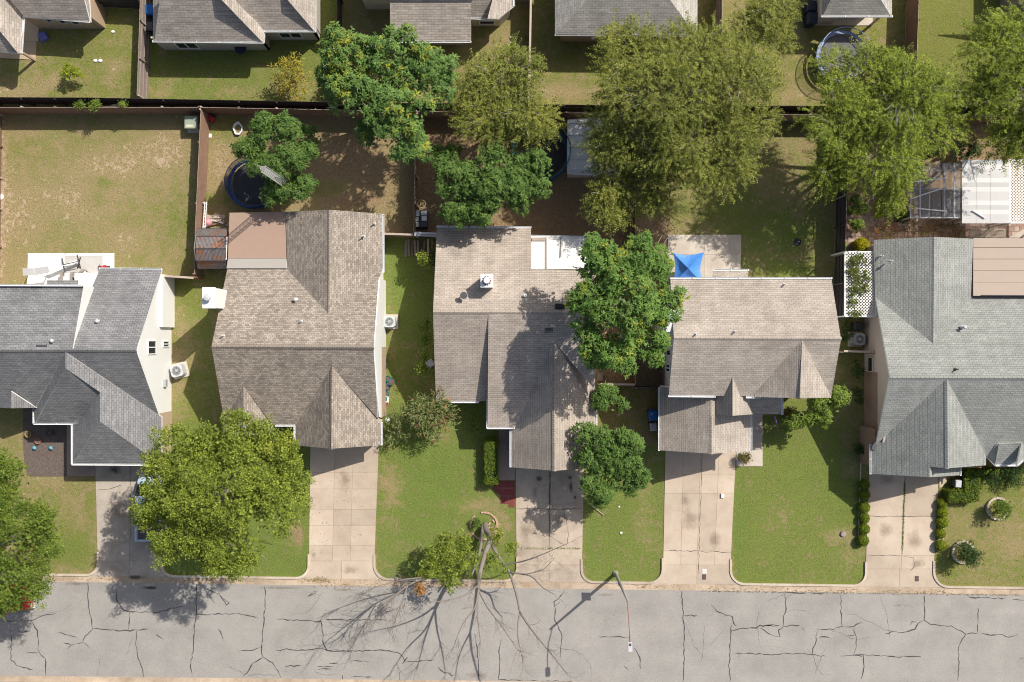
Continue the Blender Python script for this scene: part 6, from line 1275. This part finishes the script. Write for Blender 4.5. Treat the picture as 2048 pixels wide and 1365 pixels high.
# ------------------------------------------------------------------ air conditioners, bins, boxes
def aircon(label, x, y, rz, s=.85, cm=LGREY):
    c = P(x, y); t = thing('air_conditioner', label, 'air conditioner', c)
    MB().box((c.x, c.y, .05), (s+.25, s+.25, .1), rz).build('pad', PATIOC, t); bd = MB(); h = .85
    ca = [(s/2-.12, s/2), (s/2, s/2-.12)]; pts = [(.5*s-.12, .5*s), (-.5*s+.12, .5*s), (-.5*s, .5*s-.12), (-.5*s, -.5*s+.12), (-.5*s+.12, -.5*s), (.5*s-.12, -.5*s), (.5*s, -.5*s+.12), (.5*s, .5*s-.12)]
    rt = lambda p: (c.x+p[0]*math.cos(rz)-p[1]*math.sin(rz), c.y+p[0]*math.sin(rz)+p[1]*math.cos(rz))
    bd.prism([rt(p) for p in pts], .1, h).build('casing', cm, t); MB().lathe((c.x, c.y, h), [(s*.36, 0), (s*.36, .012)], 24).build('fan_opening', DARKGREY, t)
    mb = MB(); 
    for r_ in (.12, .22, .31, .37): mb.ring((c.x, c.y, h+.03), s*r_/.37*.37, .012, 0, 20, kk=4)
    for i in range(10): a = math.pi*i/5; mb.beam((c.x, c.y, h+.03), (c.x+s*.37*math.cos(a), c.y+s*.37*math.sin(a), h+.03), .012, .012)
    mb.build('fan_guard', cm, t); MB().lathe((c.x, c.y, h+.01), [(.1, 0), (.1, .035)], 12).build('motor_hub', GREY, t)
aircon('air conditioner beside the white gable wall', 362, 741, .25); aircon('air conditioner right of the mottled brown house', 782, 644, 0, .8, M('pale_green_grey', (.5, .54, .53), .5, .08)); aircon('air conditioner left of the beige side wall', 1710, 679, 0, .8, GREY)
def bin_(label, x, y, col, lid, rz=0, s=1.0):
    c = P(x, y); t = thing('wheeled_bin', label, 'bin', c); R_z = rz
    def rot(px_, py_): return (c.x+px_*math.cos(R_z)-py_*math.sin(R_z), c.y+px_*math.sin(R_z)+py_*math.cos(R_z))
    mb = MB(); lo = [(-.23*s, -.26*s), (.23*s, -.26*s), (.23*s, .26*s), (-.23*s, .26*s)]; hi = [(-.29*s, -.33*s), (.29*s, -.33*s), (.29*s, .33*s), (-.29*s, .33*s)]
    a = [(*rot(*p), .06) for p in lo]; b = [(*rot(*p), 1.0*s) for p in hi]; mb.poly(a[::-1]); mb.poly(b)
    for i in range(4): j = (i+1) % 4; mb.poly([a[i], a[j], b[j], b[i]])
    mb.build('body', col, t); ml = MB(); q0 = [(*rot(p[0]*1.07, p[1]*1.07), 1.0*s) for p in hi]; q1 = [(*rot(p[0]*.85, p[1]*.85), 1.09*s) for p in hi]; ml.poly(q1); ml.poly(q0[::-1])
    for i in range(4): j = (i+1) % 4; ml.poly([q0[i], q0[j], q1[j], q1[i]])
    ml.build('lid', lid, t); hx = [rot(-.2*s, .40*s), rot(.2*s, .40*s)]; MB().tube([(*hx[0], .95*s), (*hx[1], .95*s)], .02, 6).build('handle', col, t)
    for sx in (-1, 1): p, q = rot(sx*.22*s, .27*s), rot(sx*.28*s, .27*s); MB().tube([(*p, .1), (*q, .1)], .1, 12).build('wheel', BLACK, t)
BB = M('bright_blue_plastic', (.01, .13, .46), .4, .08)
bin_('bright blue wheeled bin left of the low garage roof', 1302, 829, BB, BB, .02, 1.0); p = P(1310, 835.5, 1.05); MB().box((P(1304, 829, 1.1).x, P(0, 829, 1.1).y, 1.095), (.06, .12, .005)).build('lid_label', WHITE, bpy.data.objects['wheeled_bin'])
bin_('blue bin with a grey white lid below the bright blue one', 1303, 852, M('dark_blue_plastic', (.02, .05, .12), .5, .1), M('grey_white_bag', (.45, .46, .50), .5, .1), .1, .8)
bin_('bright blue bin behind the dark fence at the top left', 311, 30, BB, BB, 0); bin_('dark teal bin below the bright blue one by the fence', 309, 62, M('dark_teal', (.02, .06, .08), .5, .1), DARKGREY, 0, .9)
NAVY = M('navy_plastic', (.012, .018, .045), .45, .1)
bin_('navy bin at the top edge left of the small hip roof', 1613, 24, NAVY, NAVY, 0, 1.1); bin_('lower navy bin left of the small hip roof', 1614, 48, NAVY, NAVY, 0, 1.15)
bin_('small pale grey bin by the hedge of the right house', 1906, 965, DARKGREY, LGREY, -.1, .75)
bin_('black wheeled bin above the right air conditioner', 1708, 653, BLACK, BLACK, 1.57, .95)
t = thing('utility_box', 'pale green utility box in the corner of the wide dry yard', 'utility box', P(391, 251)); c = P(391, 251); GB = M('pale_green_steel', (.30, .35, .27), .6, .06)
MB().box((c.x, c.y, .42), (.84, .80, .84)).build('cabinet', GB, t); MB().box((c.x, c.y, .86), (.9, .86, .06)).build('lid', GB, t); MB().box((c.x-.08, c.y-.25, .892), (.5, .16, .004)).build('warning_label', M('cream_label', (.62, .58, .38), .6, .1), t); MB().box((c.x, c.y, .03), (1.1, 1.1, .08)).build('pad', PATIOC, t)
t = thing('playset_box', 'white and black storage unit behind the left corner of the centre house', 'storage unit', P(840, 445)); c = P(843, 441)
MB().box((c.x, c.y, .45), (1.0, 1.2, .9)).build('cabinet', DARKGREY, t)
for k, (dx, dy, w, d) in enumerate([(-.25,.36,.4,.4),(.25,.40,.4,.28),(.28,.02,.36,.34),(-.28,-.05,.34,.28),(-.26,-.42,.3,.3)]): MB().box((c.x+dx, c.y+dy, .915), (w, d, .03)).build('white_panel', WHITE, t)
MB().tube([(c.x, c.y+.55, .93), (c.x, c.y-.1, .95), (c.x+.06, c.y-.2, .98)], .05, 8).build('black_hose', BLACK, t)
t = thing('wire_frame_stool', 'pale wire stool frame on the soil left of the leafy tree', 'stool', P(842, 410)); c = P(843, 408, .5); PW = M('pale_wire', (.50, .40, .25), .5, .1)
MB().ring((c.x, c.y, .5), .27, .02).build('seat_ring', PW, t); MB().box((c.x+.03, c.y, .5), (.25, .25, .02)).build('seat', M('olive_seat', (.22, .17, .06)), t)
for i in range(4): a = .8+i*1.571; MB().tube([(c.x+.25*math.cos(a), c.y+.25*math.sin(a), .5), (c.x+.32*math.cos(a), c.y+.32*math.sin(a), .0)], .015, 5).build('leg', PW, t)

# ------------------------------------------------------------------ patio things behind the dark grey house
t = thing('patio_swing', 'white patio swing with grey canopy panels on the white patio', 'patio swing', P(100, 545)); CAN = M('grey_canopy_cloth', (.42, .42, .42), .7, .06)
for k, pts in enumerate([[(45,537),(66,537),(69,550),(46,552)],[(68,537),(95,533),(98,545),(70,551)]]):
    q = [P(x, y, 1.75) for x, y in pts]; mb = MB(); mb.poly(q[::-1]); mb.poly([v-Vector((0, 0, .05)) for v in q])
    for i in range(4): j = (i+1) % 4; mb.poly([q[i], q[j], q[j]-Vector((0, 0, .05)), q[i]-Vector((0, 0, .05))])
    mb.build('canopy_panel', CAN, t)
q = [P(90,545,.55), P(156,519,.55), P(158,524,.55), P(100,549,.55)]; mb = MB(); mb.poly(q); mb.poly([v-Vector((0, 0, .08)) for v in q[::-1]])
for i in range(4): j = (i+1) % 4; mb.poly([q[i], q[j], q[j]-Vector((0, 0, .08)), q[i]-Vector((0, 0, .08))])
mb.build('seat_board', WHITE, t)
for a, b in (((124,517,.08),(130,545,.9)), ((154,510,.9),(161,537,.08)), ((161,515,.9),(155,537,.08))): MB().beam(P(*a), P(*b), .06, .06).build('leg', DARKGREY, t)
MB().beam(P(127,530,.8), P(157,523,.85), .05, .05).build('top_rail', DARKGREY, t); MB().beam(P(94,540,1.72), P(97,541,.55), .06, .06).build('post', DARKGREY, t); MB().beam(P(52,545,1.7), P(56,552,.1), .06, .06).build('post', GREY, t)
def armchair(label, x, y, rz):
    c = P(x, y); t = thing('patio_chair', label, 'chair', (c.x, c.y, .08), None, rz); WK = M('grey_wicker', (.30, .27, .25), .8, .2, 8); o = OFF[t.name]
    for sx in (-1, 1): MB().box((sx*.38, 0, .32), (.16, .72, .62)).build('arm', WK, t)
    MB().box((0, 0, .34), (.60, .62, .16)).build('seat_cushion', M('white_cushion', (.70, .69, .67), .8, .05), t); MB().box((0, .34, .45), (.9, .12, .8)).build('backrest', WK, t)
    for sx in (-1, 1):
        for sy in (-1, 1): MB().box((sx*.36, sy*.28, .02), (.07, .07, .1)).build('leg', DARKGREY, t)
armchair('grey wicker chair with white cushion beside the awning roof', 142, 556, 3.14); armchair('wicker chair with white cushion turned toward the lawn', 175, 556, 2.3)
t = thing('tricycle', 'small red toy at the rear corner of the dark grey roof', 'toy', P(209, 535)); c = P(211, 534); RD_ = M('red_plastic', (.42, .03, .04), .4, .1)
MB().beam((c.x-.3, c.y, .3), (c.x+.3, c.y-.05, .3), .08, .06).build('frame', RD_, t); MB().beam((c.x-.25, c.y+.12, .4), (c.x-.2, c.y-.15, .4), .05, .05).build('handlebar', RD_, t)
for dx in (-.3, .3): MB().tube([(c.x+dx, c.y-.04, .2), (c.x+dx, c.y+.04, .2)], .12, 12).build('wheel', BLACK, t)
MB().box((c.x+.12, c.y-.02, .36), (.22, .2, .06)).build('seat', RD_, t)

# ------------------------------------------------------------------ vehicles
def car(label, name, cat, loc, rz, L_, Wd, paint, truck=False, trim=WHITEMETAL):
    t = thing(name, label, cat, loc, None, rz); OFF[t.name] = Vector((0, 0, 0)); h = L_/2; w = Wd/2
    secs = [(-h, .88, .45, .78), (-h+.12, .97, .35, .92), (-h*.55, 1, .32, .98), (0, 1, .32, .98), (h*.5, 1, .32, .96), (h-.35, .95, .34, .86), (h, .8, .42, .68)]
    mb = MB(); rows = []
    for x, f, z0, z1 in secs: ww = w*f; rows.append([(x, -ww, z0), (x, -ww, z1-.12), (x, -ww*.93, z1), (x, ww*.93, z1), (x, ww, z1-.12), (x, ww, z0)])
    for a, b in zip(rows[:-1], rows[1:]):
        for i in range(6): j = (i+1) % 6; mb.poly([a[i], a[j], b[j], b[i]])
    mb.poly(rows[0]); mb.poly(rows[-1][::-1]); mb.build('body', paint, t, smooth=False)
    x0, x1, x2, x3 = (-.2, .0, 1.0, 1.7) if truck else (-h*.72, -h*.42, h*.12, h*.45)
    cb = [[(x0, s*w*.86, .96), (x1, s*w*.70, 1.5 if not truck else 1.7), (x2, s*w*.70, 1.5 if not truck else 1.7), (x3, s*w*.86, .96)] for s in (-1, 1)]
    k = MB(); k.poly([cb[0][1], cb[0][2], cb[1][2], cb[1][1]]); k.build('cabin_roof', paint, t)
    for n_, q in (('windscreen', [cb[0][2], cb[0][3], cb[1][3], cb[1][2]]), ('rear_window', [cb[0][0], cb[0][1], cb[1][1], cb[1][0]]), ('side_window', cb[0]), ('side_window', cb[1][::-1])): MB().poly(q).build(n_, GLASS, t)
    if truck:
        MB().box((-h*.55, 0, .99), (h*.75, Wd*.8, .04)).build('cargo_bed', DARKGREY, t)
        for s in (-1, 1): MB().box((-h*.55, s*w*.9, 1.08), (h*.85, .12, .22)).build('bed_side', paint, t)
        MB().box((-h+.08, 0, 1.0), (.1, Wd*.85, .4)).build('tailgate', paint, t)
    for sx in (-1, 1):
        for s in (-1, 1):
            wl_ = MB().tube([(sx*h*.62, s*(w-.22), .33), (sx*h*.62, s*(w+.01), .33)], .33, 18).build('wheel', BLACK, t); MB().tube([(sx*h*.62, s*(w-.02), .33), (sx*h*.62, s*(w+.02), .33)], .2, 14).build('rim', LGREY, wl_)
    for s in (-1, 1): MB().box((h-.06, s*w*.6, .66), (.12, .34, .13)).build('headlight', WHITEMETAL, t); MB().box((-h+.02, s*w*.66, .72), (.06, .22, .16)).build('tail_light', RD_, t); MB().box((.9 if truck else h*.3, s*(w+.08), 1.02), (.12, .2, .13)).build('side_mirror', paint, t)
    MB().box((h-.02, 0, .45), (.14, Wd*.86, .18)).build('bumper', trim, t); MB().box((-h+.0, 0, .48), (.14, Wd*.9, .18)).build('bumper', trim, t); return t
PB = M('pale_blue_paint', (.42, .52, .66), .25, .05); PR = M('red_car_paint', (.50, .02, .03), .25, .05)
p = P(309, 1012); car('pale blue pickup truck parked under the large street tree', 'pickup_truck', 'truck', (p.x, p.y, .04), math.pi/2, 4.6, 1.85, PB, True)
p = P(12, 1190); car('red car parked at the kerb under the left edge tree', 'parked_car', 'car', (p.x, p.y, .012), -.013, 4.5, 1.75, PR)

# ------------------------------------------------------------------ small things
def ballgrill():
    c = P(1588, 487); t = thing('kettle_grill', 'round dark kettle grill on the shaded lawn behind the two storey house', 'grill', c)
    MB().lathe((c.x, c.y, .75), [(.05, -.26), (.22, -.18), (.28, 0), (.24, .14), (.12, .24), (.02, .27)], 20).build('kettle', M('dark_enamel', (.03, .035, .05), .15, .1), t, smooth=True); MB().tube([(c.x-.06, c.y, 1.03), (c.x, c.y, 1.07), (c.x+.06, c.y, 1.03)], .015, 6).build('lid_handle', LGREY, t)
    for i in range(3): a = i*2.09; MB().tube([(c.x+.15*math.cos(a), c.y+.15*math.sin(a), .55), (c.x+.3*math.cos(a), c.y+.3*math.sin(a), 0)], .015, 6).build('leg', LGREY, t)
ballgrill()
def slabthing(name, label, cat, x, y, d, mat, rz=0, z=.04):
    c = P(x, y); MB().box((c.x, c.y, z+d[2]/2), d, rz).box((c.x, c.y, z+d[2]+.008), (d[0]*.8, d[1]*.8, .016), rz).build(name, mat, label=label, cat=cat)
slabthing('concrete_block', 'small white block on the driveway of the two storey house', 'block', 1444, 991.5, (.2, .3, .12), WHITE)
slabthing('meter_cover', 'dark iron meter cover in the driveway apron of the two storey house', 'meter cover', 1408, 1154, (.28, .38, .012), M('rusty_iron', (.10, .07, .06), .7, .3))
slabthing('meter_cover', 'dark iron meter cover in the right driveway apron', 'meter cover', 1833, 1157.5, (.28, .38, .012), MATS['rusty_iron'])
slabthing('patch_plate', 'pale concrete patch above the meter cover of the two storey driveway', 'patch', 1408.5, 1143, (.36, .36, .008), M('pale_patch', (.6, .57, .52)))
c = P(1686, 1068); t = thing('tree_stump', 'small grey tree stump on the wide green lawn', 'stump', c); MB().lathe((c.x, c.y, 0), [(.26, -.02), (.21, .06), (.19, .14)], 13).build('stump', BARK, t); MB().lathe((c.x, c.y, .14), [(.17, 0), (.16, .012)], 13).build('cut_face', M('grey_cut_wood', (.33, .28, .25), .9, .3, 9), t)
WR = M('white_litter', (.75, .75, .73), .7, .05)
for k, (x, y, s_, lab) in enumerate([(1238,1014,.08,'white scrap on the lawn below the deep green tree'),(1242,1066,.11,'larger white scrap on the narrow lamp lawn'),(191,122,.15,'left white disc beside the lime shrub yard centre'),(201,122,.16,'right white disc beside the lime shrub yard centre'),(226,64,.14,'white scrap near the tan wall of the top left house'),(775,840,.2,'white ball beside the brick side wall'),(0,394,.3,'white round object at the left picture edge'),(1022,75,.12,'white scrap below the angled bay'),(1022,86,.1,'small white scrap beside the pale fence line')]):
    c = P(x, y); MB().lathe((c.x, c.y, 0), [(s_*.8, 0), (s_, .03), (s_*.8, .07), (s_*.3, .09)], 10, sy=.8).build('litter', WR, label=lab, cat='litter')
t = thing('toy_boat', 'small white boat shaped planter on the grass by the plank fence corner', 'planter', P(477, 259)); c = P(477, 259)
mb = MB(); hull = [(-.32, .05), (-.22, .28), (-.02, .44), (.1, .42), (.3, .15), (.3, -.15), (.12, -.38), (-.15, -.36)]
for i in range(8): a, b = hull[i], hull[(i+1) % 8]; q = [(c.x+a[0], c.y+a[1], 0), (c.x+b[0], c.y+b[1], 0), (c.x+b[0]*1.15, c.y+b[1]*1.15, .22), (c.x+a[0]*1.15, c.y+a[1]*1.15, .22), ]; r_ = [(c.x+a[0]*.8, c.y+a[1]*.8, .2), (c.x+b[0]*.8, c.y+b[1]*.8, .2)]; mb.poly(q); mb.poly([q[3], q[2], r_[1], r_[0]]); mb.poly([r_[0], r_[1], (c.x+b[0]*.75, c.y+b[1]*.75, .02), (c.x+a[0]*.75, c.y+a[1]*.75, .02)])
mb.build('hull', WHITEMETAL, t); MB().prism([(c.x+a*.74, c.y+b*.74) for a, b in hull], .01, .06).build('soil', M('planter_soil', (.2, .15, .06)), t)
slabthing('stepping_stone', 'pale flat stone on the dry soil beside the plank fence', 'stone', 420, 272, (.25, .28, .05), PATIOW, z=0); slabthing('blue_tarp', 'crumpled blue tarp in the shade by the brown porch', 'tarp', 89, 75, (.55, .6, .25), M('violet_blue', (.14, .16, .42), .6, .25, 5), .5, 0)
p = P(1190, 985); MB().tube([P(1175, 1005, .1), P(1208, 1031, .1)], .025, 6).build('stick', WOODTOP, label='thin pale stick on the grass below the deep green tree', cat='stick')
# junk along the brick side wall and beside the rusty shed
TEALP = M('teal_plastic', (.01, .22, .19), .4, .1); PINK = M('pink_plastic', (.62, .30, .32), .5, .1); ORA = M('terracotta', (.42, .17, .09), .8, .15)
def pot(label, x, y, r, h, mat, soil=None):
    c = P(x, y); t = thing('plant_pot', label, 'pot', c); MB().lathe((c.x, c.y, 0), [(r*.7, 0), (r, h), (r*1.08, h), (r*1.08, h*1.08), (r*.9, h*1.08), (r*.88, h*.9)], 14).build('pot', mat, t); MB().lathe((c.x, c.y, h*.88), [(r*.88, 0), (r*.5, .03)], 12).build('soil', soil or MULCH, t)
pot('teal pot at the top of the clutter along the brick wall', 777, 757, .2, .4, TEALP); pot('large grey tub in the clutter along the brick wall', 783, 763, .27, .3, DARKGREY); pot('green pot in the middle of the clutter along the brick wall', 772, 771, .2, .35, TEALP); pot('blue pot in the clutter along the brick wall', 776, 776, .18, .35, BLUE); pot('lower teal pot in the clutter along the brick wall', 774, 789, .2, .3, TEALP); pot('terracotta pot at the lower end of the clutter', 773, 809, .2, .3, ORA); pot('small black pot nearest the ridge along the brick wall', 771, 735, .15, .3, BLACK)
t = thing('white_crate', 'white square tray with dark lettering like marks in the brick wall clutter', 'tray', P(773, 800)); c = P(773, 799); MB().box((c.x, c.y, .15), (.36, .44, .3)).build('tray', WHITE, t); MB().box((c.x-.02, c.y+.03, .305), (.2, .26, .01)).build('dark_content', M('dark_teal_fill', (.03, .12, .13)), t)
pot('left yellow flowered pot in the dark mulch bed', 61, 868, .22, .35, M('ochre_pot', (.30, .22, .06), .8, .2)); pot('right yellow flowered pot in the dark mulch bed', 104, 865, .22, .35, DARKGREY); pot('orange brown pot in the middle of the mulch bed', 79, 882, .2, .25, ORA)
for k, (x, lab) in enumerate(((70, 'left teal frog ornament in the mulch bed'), (103, 'right teal frog ornament in the mulch bed'))):
    c = P(x, 896); t = thing('garden_ornament', lab, 'ornament', c); MB().lathe((c.x, c.y, 0), [(.06, 0), (.14, .08), (.12, .18), (.04, .24)], 12).build('body', CYAN, t, smooth=True); MB().lathe((c.x+.1, c.y-.04, .12), [(.03, 0), (.09, .06), (.05, .14)], 10).build('head', CYAN, t, smooth=True)
slabthing('rubble_board', 'pale board lying above the junk heap by the rusty shed', 'board', 432, 434, (1.3, .25, .06), WOODTOP, .02, .02)
for k, (x, y, L2, rz, mt, lab) in enumerate([(440,441,1.0,.4,WOODGREY,'grey board crossing the top of the junk heap'),(448,447,.9,-.5,WOODTOP,'pale board at the right of the junk heap'),(432,449,.8,.2,WOOD,'brown board at the bottom of the junk heap'),(436,444,.9,-.3,LGREY,'pale metal bar across the junk heap'),(450,452,.6,.9,DARKGREY,'dark bar at the lower right of the junk heap')]):
    c = P(x, y); MB().beam((c.x-L2/2*math.cos(rz), c.y-L2/2*math.sin(rz), .06+.05*k), (c.x+L2/2*math.cos(rz), c.y+L2/2*math.sin(rz), .1+.05*k), .09, .04).build('junk_board', mt, label=lab, cat='board')
c = P(419, 446); MB().lathe((c.x, c.y, 0), [(.08, 0), (.25, .12), (.30, .28), (.22, .45), (.05, .55)], 16).build('pink_ball', PINK, label='large pink ball in the junk heap beside the rusty shed', cat='ball', smooth=True)
t = thing('ladder', 'white ladder standing along the plank fence beside the junk heap', 'ladder', P(411, 430))
for dx in (0, 4): MB().beam(P(410+dx*.9, 404, 1.0), P(406+dx, 457, 1.0), .05, .07).build('rail', WHITE, t)
for i in range(8): y = 408+i*6.5; MB().beam(P(409.7-i*.5, y, 1.0), P(413.7-i*.5, y, 1.0), .03, .03).build('rung', WHITE, t)
for y in (408, 452): p = P(411, y, .5); MB().box((p.x, p.y, .48), (.06, .06, .96)).build('leg', WHITE, t)
t = thing('corner_toys', 'red toy cart in the shaded corner of the trampoline yard', 'toy', P(424, 240)); c = P(423, 238); MB().box((c.x, c.y, .25), (.7, .35, .2), -.6).build('tray', RD_, t)
for dx in (-.2, .2): MB().tube([(c.x+dx, c.y-.2, .12), (c.x+dx, c.y+.2, .12)], .12, 12).build('wheel', BLACK, t)
t = thing('porch_table', 'dark table on the porch of the house with two rear wings', 'table', P(487, 100)); c = P(487, 99)
MB().lathe((c.x, c.y-.15, .72), [(.42, 0), (.42, .03)], 18).build('table_top', NAVY, t)
for i in range(4): a = .8+i*1.57; MB().tube([(c.x+.25*math.cos(a), c.y-.15+.25*math.sin(a), .72), (c.x+.34*math.cos(a), c.y-.15+.34*math.sin(a), 0)], .02, 6).build('leg', DARKGREY, t)
t = thing('wind_spinner', 'colourful wind sock hanging under the porch roof of the two storey house', 'ornament', P(1551, 850)); MB().tube([P(1549, 833, 2.3), P(1552, 843, 2.0), P(1556, 856, 1.5)], [.05, .06, .03], 8).build('sock', M('striped_sock', (.25, .12, .35), .6, .9, 9), t); MB().tube([P(1549, 833, 2.75), P(1549, 833, 2.3)], .006, 4).build('cord', BLACK, t)
slabthing('chair_seat', 'brown cushion seat tucked between the two small trees at the centre house', 'cushion', 1199, 754, (.4, .6, .35), WOODGREY, 0, 0)
slabthing('hidden_cart', 'pale cart top under the deep green tree row', 'cart', 1185, 839, (.5, .35, .5), LGREY, .1, 0)
slabthing('wall_box', 'grey white box at the left wall of the centre house', 'box', 862, 727, (.5, .5, .6), LGREY, .6, 0)
slabthing('edge_strip', 'pale stone strip on the soil left of the right driveway', 'edging', 1719, 1000, (.07, 5.4, .05), STONE, -.03, 0); slabthing('edge_strip', 'pale stone strip under the round shrubs right of the right driveway', 'edging', 1886, 1050, (.07, 3.4, .05), STONE, -.03, 0)
# weeds in the driveway joint
t = None
def weeds(label, line, n, mat, seed, w=2.0):
    rng = np.random.default_rng(seed); (x0, y0), (x1, y1) = line; tt = rng.random(n); x = x0+(x1-x0)*tt+rng.normal(0, w*.4, n); y = y0+(y1-y0)*tt+rng.normal(0, w*.4, n)
    b_ = np.stack([(x-CX)/S, (CY-y)/S, np.full(n, .035)], 1); d = unit(rng.normal(size=(n, 3))*np.array([1, 1, .3])+np.array([0, 0, .5])); v, q = leaves_quads(b_, d, unit(rng.normal(size=(n, 3))*.4+np.array([0, 0, 1.])), rng.uniform(.05, .12, n), rng.uniform(.02, .045, n), np.zeros(n))
    o = np_mesh('weeds', v, q, mat, fattrs={'tint': rng.random(n), 'yel': np.zeros(n)}); tag(o, label, 'weeds', kind='stuff')
weeds('green weeds in the joint of the right driveway', ((1809, 962), (1804, 1105)), 700, OAKG, 3, 1.6); weeds('green weeds in the cross joint of the stained driveway', ((1040, 1097), (1160, 1097)), 260, OAKG, 4, 1.6); weeds('weeds in the centre joint of the stained driveway', ((1100, 945), (1099, 1070)), 240, DARKSH, 5, 1.2); weeds('dry weeds along the gutter edge', ((1400, ytop(1400)), (2040, ytop(2040))), 500, MATS['nandina_leaves'], 6, 1.6)
# oil stains on the driveway are thin films with their own outlines


# fallen leaves along the kerbs and under the trees
def litter(label, spots, mat, seed):
    rng = np.random.default_rng(seed); V, Q, n0 = [], [], 0
    for x, y, rx, ry, n in spots:
        px_, py_ = x+rng.normal(0, rx, n), y+rng.normal(0, ry, n); b_ = np.stack([(px_-CX)/S, (CY-py_)/S, np.full(n, .055)], 1)
        a = rng.uniform(0, 6.28, n); d = np.stack([np.cos(a), np.sin(a), np.full(n, .12)], 1); v, q = leaves_quads(b_, unit(d), unit(rng.normal(size=(n, 3))*.25+np.array([0, 0, 1.])), rng.uniform(.05, .11, n), rng.uniform(.03, .07, n), np.zeros(n)); V.append(v); Q.append(q+n0); n0 += len(v)
    v, q = np.concatenate(V), np.concatenate(Q); o = np_mesh('leaf_litter', v, q, mat, fattrs={'tint': rng.random(len(q)), 'yel': rng.random(len(q))*.5}); tag(o, label, 'leaf litter', kind='stuff')
DEADL = leafmat('fallen_leaves', (.16, .10, .05), (.34, .25, .12), (.40, .34, .10), .05, .8)
litter('fallen leaves scattered along the kerbs and driveways', [(640,1160,18,3,160),(700,1172,40,2,80),(430,1160,80,3,220),(150,1158,40,3,90),(820,1162,60,4,160),(950,1165,60,8,140),(1320,1172,30,3,60),(1500,1176,60,2,60),(1700,1181,60,2,80),(1860,1184,30,2,50),(590,1050,25,40,200),(300,1100,60,40,120),(690,1040,40,70,60),(1100,1000,40,60,60),(780,860,12,50,120),(1220,1040,40,20,60),(1000,1080,40,30,80),(440,300,15,60,60),(740,380,60,30,160),(1000,445,90,6,140),(1330,450,60,20,120),(1450,420,80,40,160),(300,1190,90,14,60),(900,1200,80,20,90)], DEADL, 12)
litter('shingle debris and leaves caught on the front roof of the centre house', [], DEADL, 13) if False else None

# taller grass tufts standing out of the mown lawns
def tufts(seed=21):
    rng = np.random.default_rng(seed); V, Q, T, Y, n0 = [], [], [], [], 0
    for x0, y0, x1, y1, dn in [(0,955,185,1145,26),(335,905,612,1142,26),(766,880,962,1148,26),(962,975,1024,1146,22),(1172,905,1320,1152,26),(1478,940,1722,1160,26),(1890,1010,2048,1166,22),(1965,960,2048,1010,22),(10,240,402,500,20),(425,245,830,418,12),(1275,255,1660,465,16),(5,62,280,196,22),(310,106,640,198,24),(700,90,1050,205,14),(1065,95,1430,208,18),(1440,60,1800,212,18),(1845,30,2048,216,26),(772,480,860,900,22),(352,566,420,800,20),(1680,860,1722,1160,18)]:
        n = int((x1-x0)*(y1-y0)/S/S*dn); x, y = rng.uniform(x0, x1, n), rng.uniform(y0, y1, n)
        ix = np.clip(np.searchsorted(xs, (x-CX)/S), 0, len(xs)-1); iy = np.clip(np.searchsorted(ys, (CY-y)/S), 0, len(ys)-1); g, d = R_[iy, ix], G_[iy, ix]
        keep = rng.random(n) > np.clip(d*1.3, 0, .95); x, y, g = x[keep], y[keep], g[keep]; n = len(x)
        b_ = np.stack([(x-CX)/S, (CY-y)/S, np.zeros(n)], 1); dd = unit(rng.normal(size=(n, 3))*np.array([1, 1, .1])+np.array([0, 0, .25])); v, q = leaves_quads(b_, dd, unit(rng.normal(size=(n, 3))*.4+np.array([0, 0, 1.])), rng.uniform(.06, .12, n), rng.uniform(.025, .06, n), np.zeros(n))
        V.append(v); Q.append(q+n0); n0 += len(v); T.append(rng.random(n)); Y.append((rng.random(n) > g+.2)*rng.uniform(.4, .9, n))
    o = np_mesh('grass_tufts', np.concatenate(V), np.concatenate(Q), leafmat('lawn_blades', (.12, .165, .036), (.185, .240, .056), (.40, .33, .17), .15, .7), fattrs={'tint': np.concatenate(T), 'yel': np.concatenate(Y)}); tag(o, 'uneven grass blades standing out of the lawns', 'grass', kind='stuff')
tufts()
